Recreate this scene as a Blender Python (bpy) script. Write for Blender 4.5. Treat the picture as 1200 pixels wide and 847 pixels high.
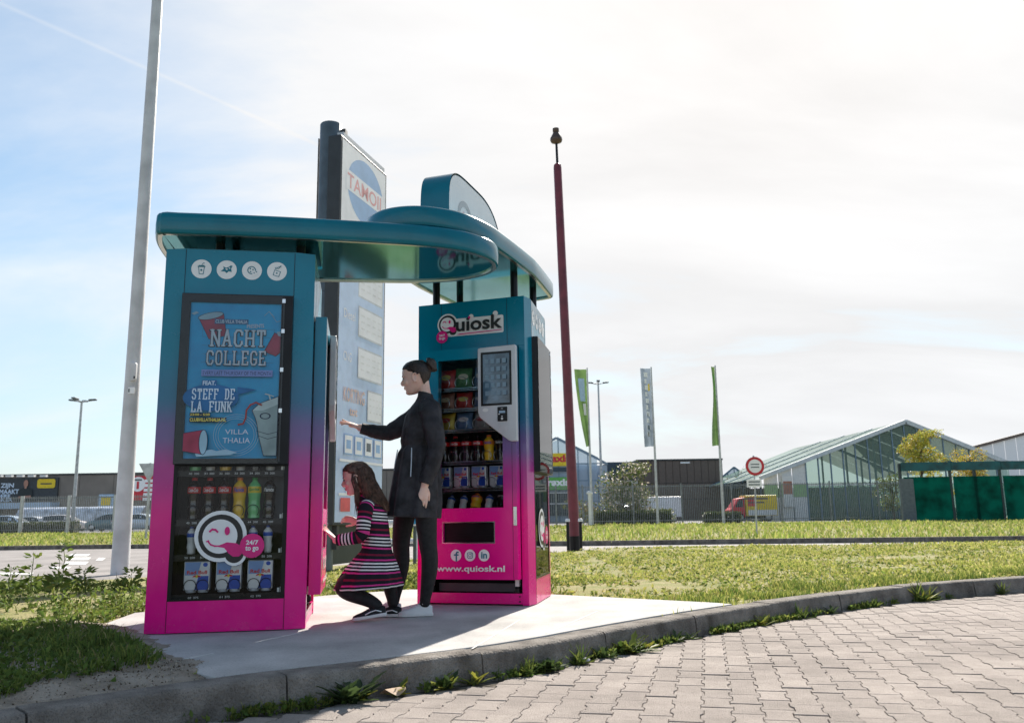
import bpy, bmesh, math, random
import numpy as np
from mathutils import Vector, Matrix, noise as mnoise

random.seed(7); RNG = np.random.default_rng(7)
SC = bpy.context.scene
for o in list(bpy.data.objects): bpy.data.objects.remove(o)
R = math.radians; PI = math.pi

# ------------------------------------------------------------------ camera
CAM_H = 0.627
cam = bpy.data.cameras.new("camera"); camo = bpy.data.objects.new("camera", cam)
SC.collection.objects.link(camo); SC.camera = camo
cam.sensor_width = 36.0; cam.lens = 30.0; cam.clip_start = 0.05; cam.clip_end = 6000
pitch, roll = R(10.35), R(0.866)
camo.matrix_world = (Matrix.Translation((0, 0, CAM_H)) @ Matrix.Rotation(PI/2 + pitch, 4, 'X') @ Matrix.Rotation(-roll, 4, 'Z'))
cam.dof.use_dof = True; cam.dof.focus_distance = 5.0; cam.dof.aperture_fstop = 6.3

# ------------------------------------------------------------------ world and sun
SUN_AZ, SUN_EL = 18.0, 38.0          # azimuth to the right of +Y
world = bpy.data.worlds.new("World"); SC.world = world; world.use_nodes = True
wn = world.node_tree.nodes; wl = world.node_tree.links
for n in list(wn): wn.remove(n)
def wnode(t, **k):
    n = wn.new(t)
    for a, b in k.items(): setattr(n, a, b)
    return n
sky = wnode('ShaderNodeTexSky', sky_type='NISHITA', sun_disc=False)
sky.sun_elevation = R(SUN_EL); sky.sun_rotation = R(SUN_AZ)
sky.air_density = 1.0; sky.dust_density = 0.8; sky.ozone_density = 2.0; sky.altitude = 0
tc = wnode('ShaderNodeTexCoord')
sep = wnode('ShaderNodeSeparateXYZ'); wl.new(tc.outputs['Generated'], sep.inputs[0])
def wmath(op, a, b=None, clamp=False):
    n = wnode('ShaderNodeMath', operation=op, use_clamp=clamp)
    for i, v in enumerate((a, b)):
        if v is None: continue
        if isinstance(v, (int, float)): n.inputs[i].default_value = v
        else: wl.new(v, n.inputs[i])
    return n.outputs[0]
zz = wmath('ADD', wmath('MAXIMUM', sep.outputs['Z'], 0.0), 0.34)
cx = wmath('DIVIDE', sep.outputs['X'], zz); cy = wmath('DIVIDE', sep.outputs['Y'], zz)
comb = wnode('ShaderNodeCombineXYZ'); wl.new(cx, comb.inputs[0]); wl.new(cy, comb.inputs[1])
mp = wnode('ShaderNodeMapping'); wl.new(comb.outputs[0], mp.inputs[0])
mp.inputs['Location'].default_value = (0.35, 0.9, 0); mp.inputs['Rotation'].default_value = (0, 0, R(35)); mp.inputs['Scale'].default_value = (0.62, 1.35, 1)
nz = wnode('ShaderNodeTexNoise'); wl.new(mp.outputs[0], nz.inputs['Vector'])
nz.inputs['Scale'].default_value = 1.5; nz.inputs['Detail'].default_value = 8; nz.inputs['Roughness'].default_value = 0.56
nz.inputs['Distortion'].default_value = 0.35
nz2 = wnode('ShaderNodeTexNoise'); wl.new(mp.outputs[0], nz2.inputs['Vector'])
nz2.inputs['Scale'].default_value = 0.45; nz2.inputs['Detail'].default_value = 3
sm = wmath('ADD', wmath('MULTIPLY', nz.outputs['Fac'], 0.5), wmath('MULTIPLY', nz2.outputs['Fac'], 0.62))
ramp = wnode('ShaderNodeMapRange', interpolation_type='SMOOTHSTEP'); wl.new(sm, ramp.inputs['Value'])
ramp.inputs['From Min'].default_value = 0.46; ramp.inputs['From Max'].default_value = 0.74
ramp.inputs['To Min'].default_value = 0.05; ramp.inputs['To Max'].default_value = 0.60
# a vapour trail high in the air: a thin band round a great circle
tr_n = Vector((-0.62, 0.62, 0.48)); 
def pixdir(px, py):
    v = Vector(((px-600)/1000, -(py-423.5)/1000, -1.0)); return (camo.matrix_world.to_3x3() @ v).normalized()
tr_n = pixdir(0, 4).cross(pixdir(350, 160)).normalized()
dotn = wnode('ShaderNodeVectorMath', operation='DOT_PRODUCT'); wl.new(tc.outputs['Generated'], dotn.inputs[0]); dotn.inputs[1].default_value = tr_n
trail = wmath('SUBTRACT', 1.0, wmath('DIVIDE', wmath('ABSOLUTE', dotn.outputs['Value']), 0.0030), True)
trail = wmath('MULTIPLY', wmath('MULTIPLY', trail, wmath('LESS_THAN', sep.outputs['X'], -0.05)), 0.15)
fac = wmath('ADD', ramp.outputs[0], trail, True)
# haze near the horizon lifts the veil
hz = wmath('MULTIPLY', wmath('POWER', wmath('SUBTRACT', 1.0, wmath('MAXIMUM', sep.outputs['Z'], 0.0)), 6.0), 0.85)
fac = wmath('ADD', fac, hz, True)
# thin cirrus is bright because it scatters the sun forward: phase term round the real sun direction
sdir = Vector((math.sin(R(SUN_AZ))*math.cos(R(SUN_EL)), math.cos(R(SUN_AZ))*math.cos(R(SUN_EL)), math.sin(R(SUN_EL))))
dots = wnode('ShaderNodeVectorMath', operation='DOT_PRODUCT'); wl.new(tc.outputs['Generated'], dots.inputs[0]); dots.inputs[1].default_value = sdir
ph = wmath('POWER', wmath('MAXIMUM', dots.outputs['Value'], 0.0), 7.0)
lum = wmath('ADD', wmath('ADD', wmath('MULTIPLY', ph, 0.55), 2.75), wmath('MULTIPLY', nz.outputs['Fac'], 2.7))
ccol = wnode('ShaderNodeMix', data_type='RGBA', blend_type='MULTIPLY'); ccol.inputs['Factor'].default_value = 1.0
wmx = wnode('ShaderNodeMix', data_type='RGBA'); wmx.inputs['A'].default_value = (0.955, 0.985, 1.02, 1); wmx.inputs['B'].default_value = (1.02, 0.99, 0.965, 1); wl.new(ph, wmx.inputs['Factor']); wl.new(wmx.outputs['Result'], ccol.inputs['A'])
wl.new(lum, ccol.inputs['B'])
veil = wnode('ShaderNodeMapRange', interpolation_type='SMOOTHSTEP'); wl.new(wmath('ADD', dots.outputs['Value'], wmath('MULTIPLY', wmath('SUBTRACT', nz.outputs['Fac'], 0.5), 0.40)), veil.inputs['Value'])
veil.inputs['From Min'].default_value = 0.66; veil.inputs['From Max'].default_value = 0.985
fac = wmath('ADD', fac, veil.outputs[0], True)
mixc = wnode('ShaderNodeMix', data_type='RGBA'); wl.new(fac, mixc.inputs['Factor'])
tint = wnode('ShaderNodeMix', data_type='RGBA', blend_type='MULTIPLY'); tint.inputs['Factor'].default_value = 1.0; tint.inputs['B'].default_value = (0.60, 0.76, 0.77, 1); wl.new(sky.outputs[0], tint.inputs['A']); wl.new(tint.outputs['Result'], mixc.inputs['A']); wl.new(ccol.outputs['Result'], mixc.inputs['B'])
bg = wnode('ShaderNodeBackground'); bg.inputs['Strength'].default_value = 0.05; wl.new(mixc.outputs['Result'], bg.inputs['Color'])
wo = wnode('ShaderNodeOutputWorld'); wl.new(bg.outputs[0], wo.inputs['Surface'])

sun = bpy.data.lights.new("sun", 'SUN'); sun.energy = 2.1; sun.angle = R(0.6); sun.color = (1.0, 0.93, 0.84)
suno = bpy.data.objects.new("sun", sun); SC.collection.objects.link(suno)
suno.rotation_euler = (-sdir).to_track_quat('-Z', 'Y').to_euler(); suno.location = (10, 30, 30)

SC.view_settings.view_transform = 'Standard'; SC.view_settings.look = 'None'
SC.view_settings.gamma = 1; SC.view_settings.use_curve_mapping = False
SC.view_settings.exposure = 2.12
SC.render.engine = 'CYCLES'
SC.cycles.max_bounces = 8; SC.cycles.transparent_max_bounces = 24; SC.cycles.caustics_reflective = False; SC.cycles.caustics_refractive = False

# ------------------------------------------------------------------ materials
MATS = {}
def S(r, g, b):            # srgb 0..255 -> linear
    def f(c):
        c /= 255.0
        return c/12.92 if c <= 0.04045 else ((c+0.055)/1.055)**2.4
    return (f(r), f(g), f(b))
def mat(name, col=(.5, .5, .5), rough=.5, metal=0., var=.08, vscale=6., bump=0., bscale=40., spec=.5, coat=0., trans=None, attr=None, emit=0, coords='Object', col2=None, detail=5):
    if name in MATS: return MATS[name]
    m = bpy.data.materials.new(name); m.use_nodes = True; MATS[name] = m
    nt = m.node_tree; b = nt.nodes['Principled BSDF']; L = nt.links
    b.inputs['Roughness'].default_value = rough; b.inputs['Metallic'].default_value = metal
    b.inputs['Specular IOR Level'].default_value = spec; b.inputs['Coat Weight'].default_value = coat; b.inputs['Coat Roughness'].default_value = .06
    t = nt.nodes.new('ShaderNodeTexCoord') if coords != 'Position' else nt.nodes.new('ShaderNodeNewGeometry')
    n = nt.nodes.new('ShaderNodeTexNoise'); n.inputs['Scale'].default_value = vscale; n.inputs['Detail'].default_value = detail
    L.new(t.outputs[coords], n.inputs['Vector'])
    mx = nt.nodes.new('ShaderNodeMix'); mx.data_type = 'RGBA'
    c2 = col2 if col2 else tuple(max(0, c*(1-var*2.2)) for c in col); c1 = tuple(min(1, c*(1+var)) for c in col) if not col2 else col
    mx.inputs['A'].default_value = (*c2, 1); mx.inputs['B'].default_value = (*c1, 1)
    mr = nt.nodes.new('ShaderNodeMapRange'); mr.inputs['From Min'].default_value = .3; mr.inputs['From Max'].default_value = .62
    L.new(n.outputs['Fac'], mr.inputs['Value']); L.new(mr.outputs[0], mx.inputs['Factor'])
    out = mx.outputs['Result']
    if attr:
        a = nt.nodes.new('ShaderNodeAttribute'); a.attribute_name = attr
        m2 = nt.nodes.new('ShaderNodeMix'); m2.data_type = 'RGBA'; m2.blend_type = 'MULTIPLY'; m2.inputs['Factor'].default_value = 1
        L.new(a.outputs['Color'], m2.inputs['A']); L.new(out, m2.inputs['B']); out = m2.outputs['Result']
    L.new(out, b.inputs['Base Color'])
    if bump:
        n2 = nt.nodes.new('ShaderNodeTexNoise'); n2.inputs['Scale'].default_value = bscale; n2.inputs['Detail'].default_value = 6
        L.new(t.outputs[coords], n2.inputs['Vector'])
        bp = nt.nodes.new('ShaderNodeBump'); bp.inputs['Strength'].default_value = bump; bp.inputs['Distance'].default_value = .02
        L.new(n2.outputs['Fac'], bp.inputs['Height']); L.new(bp.outputs[0], b.inputs['Normal'])
    if trans:
        tr = nt.nodes.new('ShaderNodeBsdfTranslucent'); L.new(out, tr.inputs['Color'])
        ms = nt.nodes.new('ShaderNodeMixShader'); ms.inputs[0].default_value = trans
        o = nt.nodes['Material Output']; L.new(b.outputs[0], ms.inputs[1]); L.new(tr.outputs[0], ms.inputs[2]); L.new(ms.outputs[0], o.inputs['Surface'])
    if emit:
        L.new(out, b.inputs['Emission Color']); b.inputs['Emission Strength'].default_value = emit
    return m
def glass(name, tint=(1, 1, 1), ior=1.45, rough=.02, body=0.0, bodycol=(.6, .7, .75)):
    if name in MATS: return MATS[name]
    m = bpy.data.materials.new(name); m.use_nodes = True; MATS[name] = m; nt = m.node_tree; L = nt.links
    nt.nodes.remove(nt.nodes['Principled BSDF']); o = nt.nodes['Material Output']
    t = nt.nodes.new('ShaderNodeBsdfTransparent'); t.inputs[0].default_value = (*tint, 1)
    g = nt.nodes.new('ShaderNodeBsdfGlossy'); g.inputs['Roughness'].default_value = rough
    fr = nt.nodes.new('ShaderNodeFresnel'); fr.inputs[0].default_value = ior
    ms = nt.nodes.new('ShaderNodeMixShader'); L.new(fr.outputs[0], ms.inputs[0]); L.new(t.outputs[0], ms.inputs[1]); L.new(g.outputs[0], ms.inputs[2])
    out = ms
    if body:
        d = nt.nodes.new('ShaderNodeBsdfDiffuse'); tcn = nt.nodes.new('ShaderNodeTexCoord'); nn = nt.nodes.new('ShaderNodeTexNoise'); nn.inputs['Scale'].default_value = .6
        L.new(tcn.outputs['Object'], nn.inputs['Vector']); mx = nt.nodes.new('ShaderNodeMix'); mx.data_type = 'RGBA'
        mx.inputs['A'].default_value = (*[c*.7 for c in bodycol], 1); mx.inputs['B'].default_value = (*bodycol, 1); L.new(nn.outputs['Fac'], mx.inputs['Factor']); L.new(mx.outputs['Result'], d.inputs[0])
        m2 = nt.nodes.new('ShaderNodeMixShader'); m2.inputs[0].default_value = body; L.new(ms.outputs[0], m2.inputs[1]); L.new(d.outputs[0], m2.inputs[2]); out = m2
    L.new(out.outputs[0], o.inputs['Surface']); return m
def rampmat(name, stops, axis='Z', lo=0., hi=1., rough=.3, attr=None, constant=False, coat=0., bump=0., spec=.5, var=.06):
    """colour ramp along an object axis or a stored attribute"""
    if name in MATS: return MATS[name]
    m = bpy.data.materials.new(name); m.use_nodes = True; MATS[name] = m; nt = m.node_tree; L = nt.links; b = nt.nodes['Principled BSDF']
    b.inputs['Roughness'].default_value = rough; b.inputs['Coat Weight'].default_value = coat; b.inputs['Coat Roughness'].default_value = .05; b.inputs['Specular IOR Level'].default_value = spec
    t = nt.nodes.new('ShaderNodeTexCoord')
    if attr:
        a = nt.nodes.new('ShaderNodeAttribute'); a.attribute_name = attr; v = a.outputs['Fac']
    else:
        s = nt.nodes.new('ShaderNodeSeparateXYZ'); L.new(t.outputs['Object'], s.inputs[0]); v = s.outputs[axis]
    mr = nt.nodes.new('ShaderNodeMapRange'); mr.inputs['From Min'].default_value = lo; mr.inputs['From Max'].default_value = hi; L.new(v, mr.inputs['Value'])
    cr = nt.nodes.new('ShaderNodeValToRGB'); L.new(mr.outputs[0], cr.inputs[0]); e = cr.color_ramp
    e.interpolation = 'CONSTANT' if constant else 'EASE'
    while len(e.elements) < len(stops): e.elements.new(.5)
    for i, (p, c) in enumerate(stops): e.elements[i].position = p; e.elements[i].color = (*c, 1)
    n = nt.nodes.new('ShaderNodeTexNoise'); n.inputs['Scale'].default_value = 9; n.inputs['Detail'].default_value = 6; L.new(t.outputs['Object'], n.inputs['Vector'])
    hs = nt.nodes.new('ShaderNodeHueSaturation'); mv = nt.nodes.new('ShaderNodeMapRange'); mv.inputs['To Min'].default_value = 1-var; mv.inputs['To Max'].default_value = 1+var
    L.new(n.outputs['Fac'], mv.inputs['Value']); L.new(mv.outputs[0], hs.inputs['Value']); L.new(cr.outputs[0], hs.inputs['Color']); L.new(hs.outputs[0], b.inputs['Base Color'])
    if bump:
        n2 = nt.nodes.new('ShaderNodeTexNoise'); n2.inputs['Scale'].default_value = 220; L.new(t.outputs['Object'], n2.inputs['Vector'])
        bp = nt.nodes.new('ShaderNodeBump'); bp.inputs['Strength'].default_value = bump; bp.inputs['Distance'].default_value = .004; L.new(n2.outputs['Fac'], bp.inputs['Height']); L.new(bp.outputs[0], b.inputs['Normal'])
    return m

def wear(m):
    nt = m.node_tree; L = nt.links; b = nt.nodes['Principled BSDF']; src = b.inputs['Base Color'].links[0].from_socket; t = nt.nodes.new('ShaderNodeTexCoord')
    n = nt.nodes.new('ShaderNodeTexNoise'); n.inputs['Scale'].default_value = 5; n.inputs['Detail'].default_value = 9; n.inputs['Roughness'].default_value = .72; L.new(t.outputs['Object'], n.inputs['Vector'])
    mr = nt.nodes.new('ShaderNodeMapRange'); mr.inputs['From Min'].default_value = .35; mr.inputs['From Max'].default_value = .7; mr.inputs['To Min'].default_value = .10; mr.inputs['To Max'].default_value = .34; L.new(n.outputs['Fac'], mr.inputs['Value']); L.new(mr.outputs[0], b.inputs['Roughness'])
    n2 = nt.nodes.new('ShaderNodeTexNoise'); n2.inputs['Scale'].default_value = 38; n2.inputs['Detail'].default_value = 8; n2.inputs['Roughness'].default_value = .75; L.new(t.outputs['Object'], n2.inputs['Vector'])
    sp = nt.nodes.new('ShaderNodeSeparateXYZ'); L.new(t.outputs['Object'], sp.inputs[0]); hz_ = nt.nodes.new('ShaderNodeMapRange'); hz_.inputs['From Min'].default_value = .0; hz_.inputs['From Max'].default_value = .22; hz_.inputs['To Min'].default_value = .16; hz_.inputs['To Max'].default_value = 0; L.new(sp.outputs['Z'], hz_.inputs['Value'])
    ad = nt.nodes.new('ShaderNodeMath'); ad.operation = 'ADD'; L.new(n2.outputs['Fac'], ad.inputs[0]); L.new(hz_.outputs[0], ad.inputs[1])
    m3 = nt.nodes.new('ShaderNodeMapRange'); m3.inputs['From Min'].default_value = .66; m3.inputs['From Max'].default_value = .82; m3.inputs['To Max'].default_value = .16; L.new(ad.outputs[0], m3.inputs['Value'])
    mx = nt.nodes.new('ShaderNodeMix'); mx.data_type = 'RGBA'; mx.inputs['B'].default_value = (.30, .27, .23, 1); L.new(m3.outputs[0], mx.inputs['Factor']); L.new(src, mx.inputs['A']); L.new(mx.outputs['Result'], b.inputs['Base Color'])
TEAL = (0.0, 0.20, 0.305); PINK = (0.72, 0.004, 0.20)
M_wrap = rampmat('printed wrap', [(0, (.84, .005, .25)), (.28, (.86, .008, .27)), (.40, (.48, .04, .27)), (.50, (.18, .12, .30)), (.60, (.03, .17, .29)), (.74, TEAL), (1, TEAL)], 'Z', 0, 2.3, rough=.16, coat=.0, spec=.42, var=.05)
wear(M_wrap)
M_teal = mat('teal lacquer', (0.0, 0.155, 0.215), .17, var=.05, coat=.1, spec=.4)
M_under = mat('glossy teal underside', (0.05, 0.37, 0.42), .08, .85, var=.03)
M_trim = mat('aluminium trim', (.62, .64, .62), .25, 1.0, var=.05)
M_black = mat('black plastic', (.008, .008, .009), .3, var=.2, spec=.25)
M_blackm = mat('black powder coat', (.010, .011, .014), .35, var=.2, spec=.25)
M_dark = mat('dark cabinet interior', (.012, .012, .013), .6, var=.2, spec=.2)
M_cab = mat('grey cabinet interior', (.085, .09, .10), .5, var=.1)
M_silver = mat('silver terminal housing', (.55, .56, .58), .32, .15, var=.04)
M_chrome = mat('chrome wire', (.65, .66, .68), .2, 1.0, var=.05)
M_white = mat('white print', (.86, .86, .86), .35, var=.02)
M_whitem = mat('white plastic', (.74, .74, .73), .4, var=.04)
M_pink = mat('pink print', (.74, .005, .21), .35, var=.03)
M_tealp = mat('teal print', (.0, .17, .24), .35, var=.03)
M_ink = mat('black print', (.012, .012, .014), .35, var=.1)
M_glass = glass('clear glass', (.97, .98, .98), ior=1.25)
M_glass2 = glass('poster glass', (.97, .985, .99), ior=1.3)

# ------------------------------------------------------------------ mesh helpers
def link(o): SC.collection.objects.link(o); return o
def tag(o, label=None, cat=None, group=None, kind=None):
    if label: o['label'] = label
    if cat: o['category'] = cat
    if group: o['group'] = group
    if kind: o['kind'] = kind
    return o
def empty(name, loc=(0, 0, 0), rz=0., **k):
    o = link(bpy.data.objects.new(name, None)); o.location = loc; o.rotation_euler = (0, 0, rz); o.empty_display_size = .1
    return tag(o, **k)
def V3(p): return Vector((p[0], p[1], p[2] if len(p) > 2 else 0))
class MB:
    dxf = None
    def __init__(s): s.v = []; s.f = []; s.m = []; s.a = []; s.mats = []; s.xf = MB.dxf
    def mi(s, m):
        if m is None: return 0
        if m not in s.mats: s.mats.append(m)
        return s.mats.index(m)
    def add(s, vs, fs, m=None, a=None):
        b = len(s.v); k = s.mi(m)
        if s.xf is not None: vs = [s.xf @ Vector(p) for p in vs]
        s.v += [tuple(p) for p in vs]; s.a += list(a) if a is not None else [0.]*len(vs)
        for f in fs: s.f.append(tuple(b+i for i in f)); s.m.append(k)
        return s
    def box(s, x0, x1, y0, y1, z0, z1, m=None):
        vs = [(x, y, z) for z in (z0, z1) for y in (y0, y1) for x in (x0, x1)]
        return s.add(vs, [(0, 2, 3, 1), (4, 5, 7, 6), (0, 1, 5, 4), (2, 6, 7, 3), (0, 4, 6, 2), (1, 3, 7, 5)], m)
    def bar(s, p, q, w, h, m=None, up=(0, 0, 1)):
        p = V3(p); q = V3(q); d = (q-p); 
        if d.length < 1e-9: return s
        d.normalize(); u = Vector(up)
        if abs(d.dot(u)) > .98: u = Vector((0, 1, 0))
        r = d.cross(u).normalized(); u = r.cross(d)
        vs = [c + r*(a*w/2) + u*(b*h/2) for c in (p, q) for a, b in ((-1, -1), (1, -1), (1, 1), (-1, 1))]
        return s.add(vs, [(3, 2, 1, 0), (4, 5, 6, 7), (0, 1, 5, 4), (1, 2, 6, 5), (2, 3, 7, 6), (3, 0, 4, 7)], m)
    def prism(s, poly, z0, z1, m=None):
        n = len(poly); vs = [(x, y, z0) for x, y in poly] + [(x, y, z1) for x, y in poly]
        return s.add(vs, [tuple(range(n-1, -1, -1)), tuple(range(n, 2*n))] + [(i, (i+1) % n, n+(i+1) % n, n+i) for i in range(n)], m)
    def extrude(s, poly, O, u, v, d, m=None):
        """flat polygon in the frame (O,u,v), pushed along its normal by d"""
        O = V3(O); u = V3(u); v = V3(v); n = u.cross(v).normalized()
        A = [O+u*x+v*y for x, y in poly]; k = len(A)
        if d == 0: return s.add(A, [tuple(range(k))], m)
        B = [p+n*d for p in A]
        return s.add(A+B, [tuple(range(k-1, -1, -1)), tuple(range(k, 2*k))] + [(i, (i+1) % k, k+(i+1) % k, k+i) for i in range(k)], m)
    def loft(s, rings, m=None, caps=True, closed=True, a=None):
        n = len(rings[0]); vs = [p for r in rings for p in r]; fs = []
        for i in range(len(rings)-1):
            for j in range(n if closed else n-1):
                k = (j+1) % n; fs.append((i*n+j, i*n+k, (i+1)*n+k, (i+1)*n+j))
        if caps and closed:
            fs.append(tuple(range(n-1, -1, -1))); fs.append(tuple(range((len(rings)-1)*n, len(rings)*n)))
        aa = None
        if a is not None: aa = [x for x in a for _ in range(n)]
        return s.add(vs, fs, m, aa)
    def tube(s, path, rad, n=8, m=None, ref=None, caps=True, a=None, roundcap=False):
        P = [V3(p) for p in path]; N = len(P)
        if not isinstance(rad, (list, tuple)): rad = [rad]*N
        rad = [r if isinstance(r, (list, tuple)) else (r, r) for r in rad]
        if roundcap:
            d0 = (P[0]-P[1]).normalized(); d1 = (P[-1]-P[-2]).normalized()
            P0, R0, P1, R1 = [], [], [], []
            for t in (.97, .75, .4):
                c = math.sqrt(1-t*t); rr = rad[0]; P0.append(P[0]+d0*(min(rr)*t)); R0.append((rr[0]*c, rr[1]*c))
            for t in (.4, .75, .97):
                c = math.sqrt(1-t*t); rr = rad[-1]; P1.append(P[-1]+d1*(min(rr)*t)); R1.append((rr[0]*c, rr[1]*c))
            P = P0+P+P1; rad = R0+rad+R1; N = len(P)
            if a is not None: a = [a[0]]*3+list(a)+[a[-1]]*3
        T = [(P[min(i+1, N-1)]-P[max(i-1, 0)]).normalized() for i in range(N)]
        u = Vector(ref) if ref else (Vector((0, 0, 1)) if abs(T[0].z) < .9 else Vector((0, 1, 0)))
        rings = []
        for i in range(N):
            u = (u - T[i]*u.dot(T[i]))
            if u.length < 1e-6: u = T[i].orthogonal()
            u.normalize(); w = T[i].cross(u)
            rings.append([P[i]+u*(math.cos(2*PI*k/n)*rad[i][0])+w*(math.sin(2*PI*k/n)*rad[i][1]) for k in range(n)])
        return s.loft(rings, m, caps, True, a)
    def lathe(s, prof, n=16, O=(0, 0, 0), m=None, axis='Z', a=None):
        O = V3(O); rings = []
        for r, z in prof:
            ring = []
            for k in range(n):
                c, d = r*math.cos(2*PI*k/n), r*math.sin(2*PI*k/n)
                ring.append(O+(Vector((c, d, z)) if axis == 'Z' else Vector((z, c, d)) if axis == 'X' else Vector((d, z, c))))
            rings.append(ring)
        return s.loft(rings, m, True, True, a)
    def ball(s, c, r, n=12, m=None):
        r = r if isinstance(r, (tuple, list)) else (r, r, r); c = V3(c); rings = []
        for i in range(1, n//2):
            t = -PI/2+PI*i/(n//2)
            rings.append([c+Vector((r[0]*math.cos(t)*math.cos(2*PI*k/n), r[1]*math.cos(t)*math.sin(2*PI*k/n), r[2]*math.sin(t))) for k in range(n)])
        b = len(s.v); s.loft(rings, m, False); k = s.mi(m); q = len(s.v)
        ends = [c-Vector((0, 0, r[2])), c+Vector((0, 0, r[2]))]
        if s.xf is not None: ends = [s.xf @ e for e in ends]
        s.v += [tuple(e) for e in ends]; s.a += [0., 0.]; L = len(rings)
        for j in range(n):
            s.f.append((b+(j+1) % n, b+j, q)); s.m.append(k); s.f.append((b+(L-1)*n+j, b+(L-1)*n+(j+1) % n, q+1)); s.m.append(k)
        return s
    def mesh(s, name):
        me = bpy.data.meshes.new(name); me.from_pydata(s.v, [], s.f); me.update(); return me
    def build(s, name, m=None, parent=None, smooth=0, bevel=0, seg=2, attr=False, off=None):
        me = s.mesh(name)
        for q in (s.mats or []): me.materials.append(q)
        if not s.mats and m: me.materials.append(m)
        if s.mats: me.polygons.foreach_set('material_index', s.m)
        if attr:
            at = me.attributes.new('s', 'FLOAT', 'POINT'); at.data.foreach_set('value', s.a)
        return finish(me, name, parent, smooth, bevel, seg)
def finish(me, name, parent=None, smooth=0, bevel=0, seg=2):
    if smooth:
        me.polygons.foreach_set('use_smooth', [True]*len(me.polygons))
        if smooth < 180: me.set_sharp_from_angle(angle=R(smooth))
    o = link(bpy.data.objects.new(name, me))
    if parent: o.parent = parent
    if bevel:
        b = o.modifiers.new('bevel', 'BEVEL'); b.width = bevel; b.segments = seg; b.limit_method = 'ANGLE'; b.angle_limit = R(40); b.harden_normals = False
    return o
def copy_tree(o, parent=None):
    c = link(o.copy()); c.parent = parent
    for ch in list(o.children): copy_tree(ch, c)
    return c
def plate(mb, O, u, v, W, H, th, holes=(), m=None, inner=None):
    """rectangular plate (0..W,0..H) in frame O,u,v with rectangular holes; thickness th goes back along -(u x v)"""
    O = V3(O); u = V3(u); v = V3(v); n = u.cross(v)
    xs = sorted({0, W, *[h[0] for h in holes], *[h[1] for h in holes]}); ys = sorted({0, H, *[h[2] for h in holes], *[h[3] for h in holes]})
    def solid(i, j):
        if i < 0 or j < 0 or i >= len(xs)-1 or j >= len(ys)-1: return False
        a = (xs[i]+xs[i+1])/2; b = (ys[j]+ys[j+1])/2
        return not any(h[0] < a < h[1] and h[2] < b < h[3] for h in holes)
    P = lambda x, y, d: O+u*x+v*y-n*d
    for i in range(len(xs)-1):
        for j in range(len(ys)-1):
            if not solid(i, j): continue
            x0, x1, y0, y1 = xs[i], xs[i+1], ys[j], ys[j+1]
            mb.add([P(x0, y0, 0), P(x1, y0, 0), P(x1, y1, 0), P(x0, y1, 0)], [(0, 1, 2, 3)], m)
            mb.add([P(x0, y0, th), P(x1, y0, th), P(x1, y1, th), P(x0, y1, th)], [(3, 2, 1, 0)], m)
            for (di, dj, a, b) in ((-1, 0, (x0, y1), (x0, y0)), (1, 0, (x1, y0), (x1, y1)), (0, -1, (x0, y0), (x1, y0)), (0, 1, (x1, y1), (x0, y1))):
                if not solid(i+di, j+dj):
                    mb.add([P(*a, 0), P(*a, th), P(*b, th), P(*b, 0)], [(0, 1, 2, 3)], m)
    return mb
def circ(cx, cy, rx, ry=None, n=32, a0=0, a1=2*PI):
    ry = rx if ry is None else ry; full = abs(a1-a0-2*PI) < 1e-6
    k = n if full else n+1
    return [(cx+rx*math.cos(a0+(a1-a0)*i/n), cy+ry*math.sin(a0+(a1-a0)*i/n)) for i in range(k)]
def rrect(x0, x1, y0, y1, r, n=5):
    out = []
    for (cx_, cy_, a) in ((x1-r, y0+r, -PI/2), (x1-r, y1-r, 0), (x0+r, y1-r, PI/2), (x0+r, y0+r, PI)):
        out += [(cx_+r*math.cos(a+PI/2*i/n), cy_+r*math.sin(a+PI/2*i/n)) for i in range(n+1)]
    return out
TXT = {}
def text_data(s, bold=0.):
    key = (s, bold)
    if key in TXT: return TXT[key]
    cu = bpy.data.curves.new('t', 'FONT'); cu.body = s; cu.size = 1; cu.offset = bold; cu.resolution_u = 3; cu.align_x = 'LEFT'
    ob = bpy.data.objects.new('t', cu); link(ob); dg = bpy.context.evaluated_depsgraph_get(); dg.update()
    me = bpy.data.meshes.new_from_object(ob.evaluated_get(dg))
    vs = [tuple(v.co) for v in me.vertices]; fs = [tuple(p.vertices) for p in me.polygons]
    bpy.data.objects.remove(ob); bpy.data.curves.remove(cu); bpy.data.meshes.remove(me)
    xs = [v[0] for v in vs] or [0]; ys = [v[1] for v in vs] or [0]
    TXT[key] = (vs, fs, min(xs), max(xs), min(ys), max(ys)); return TXT[key]
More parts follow.
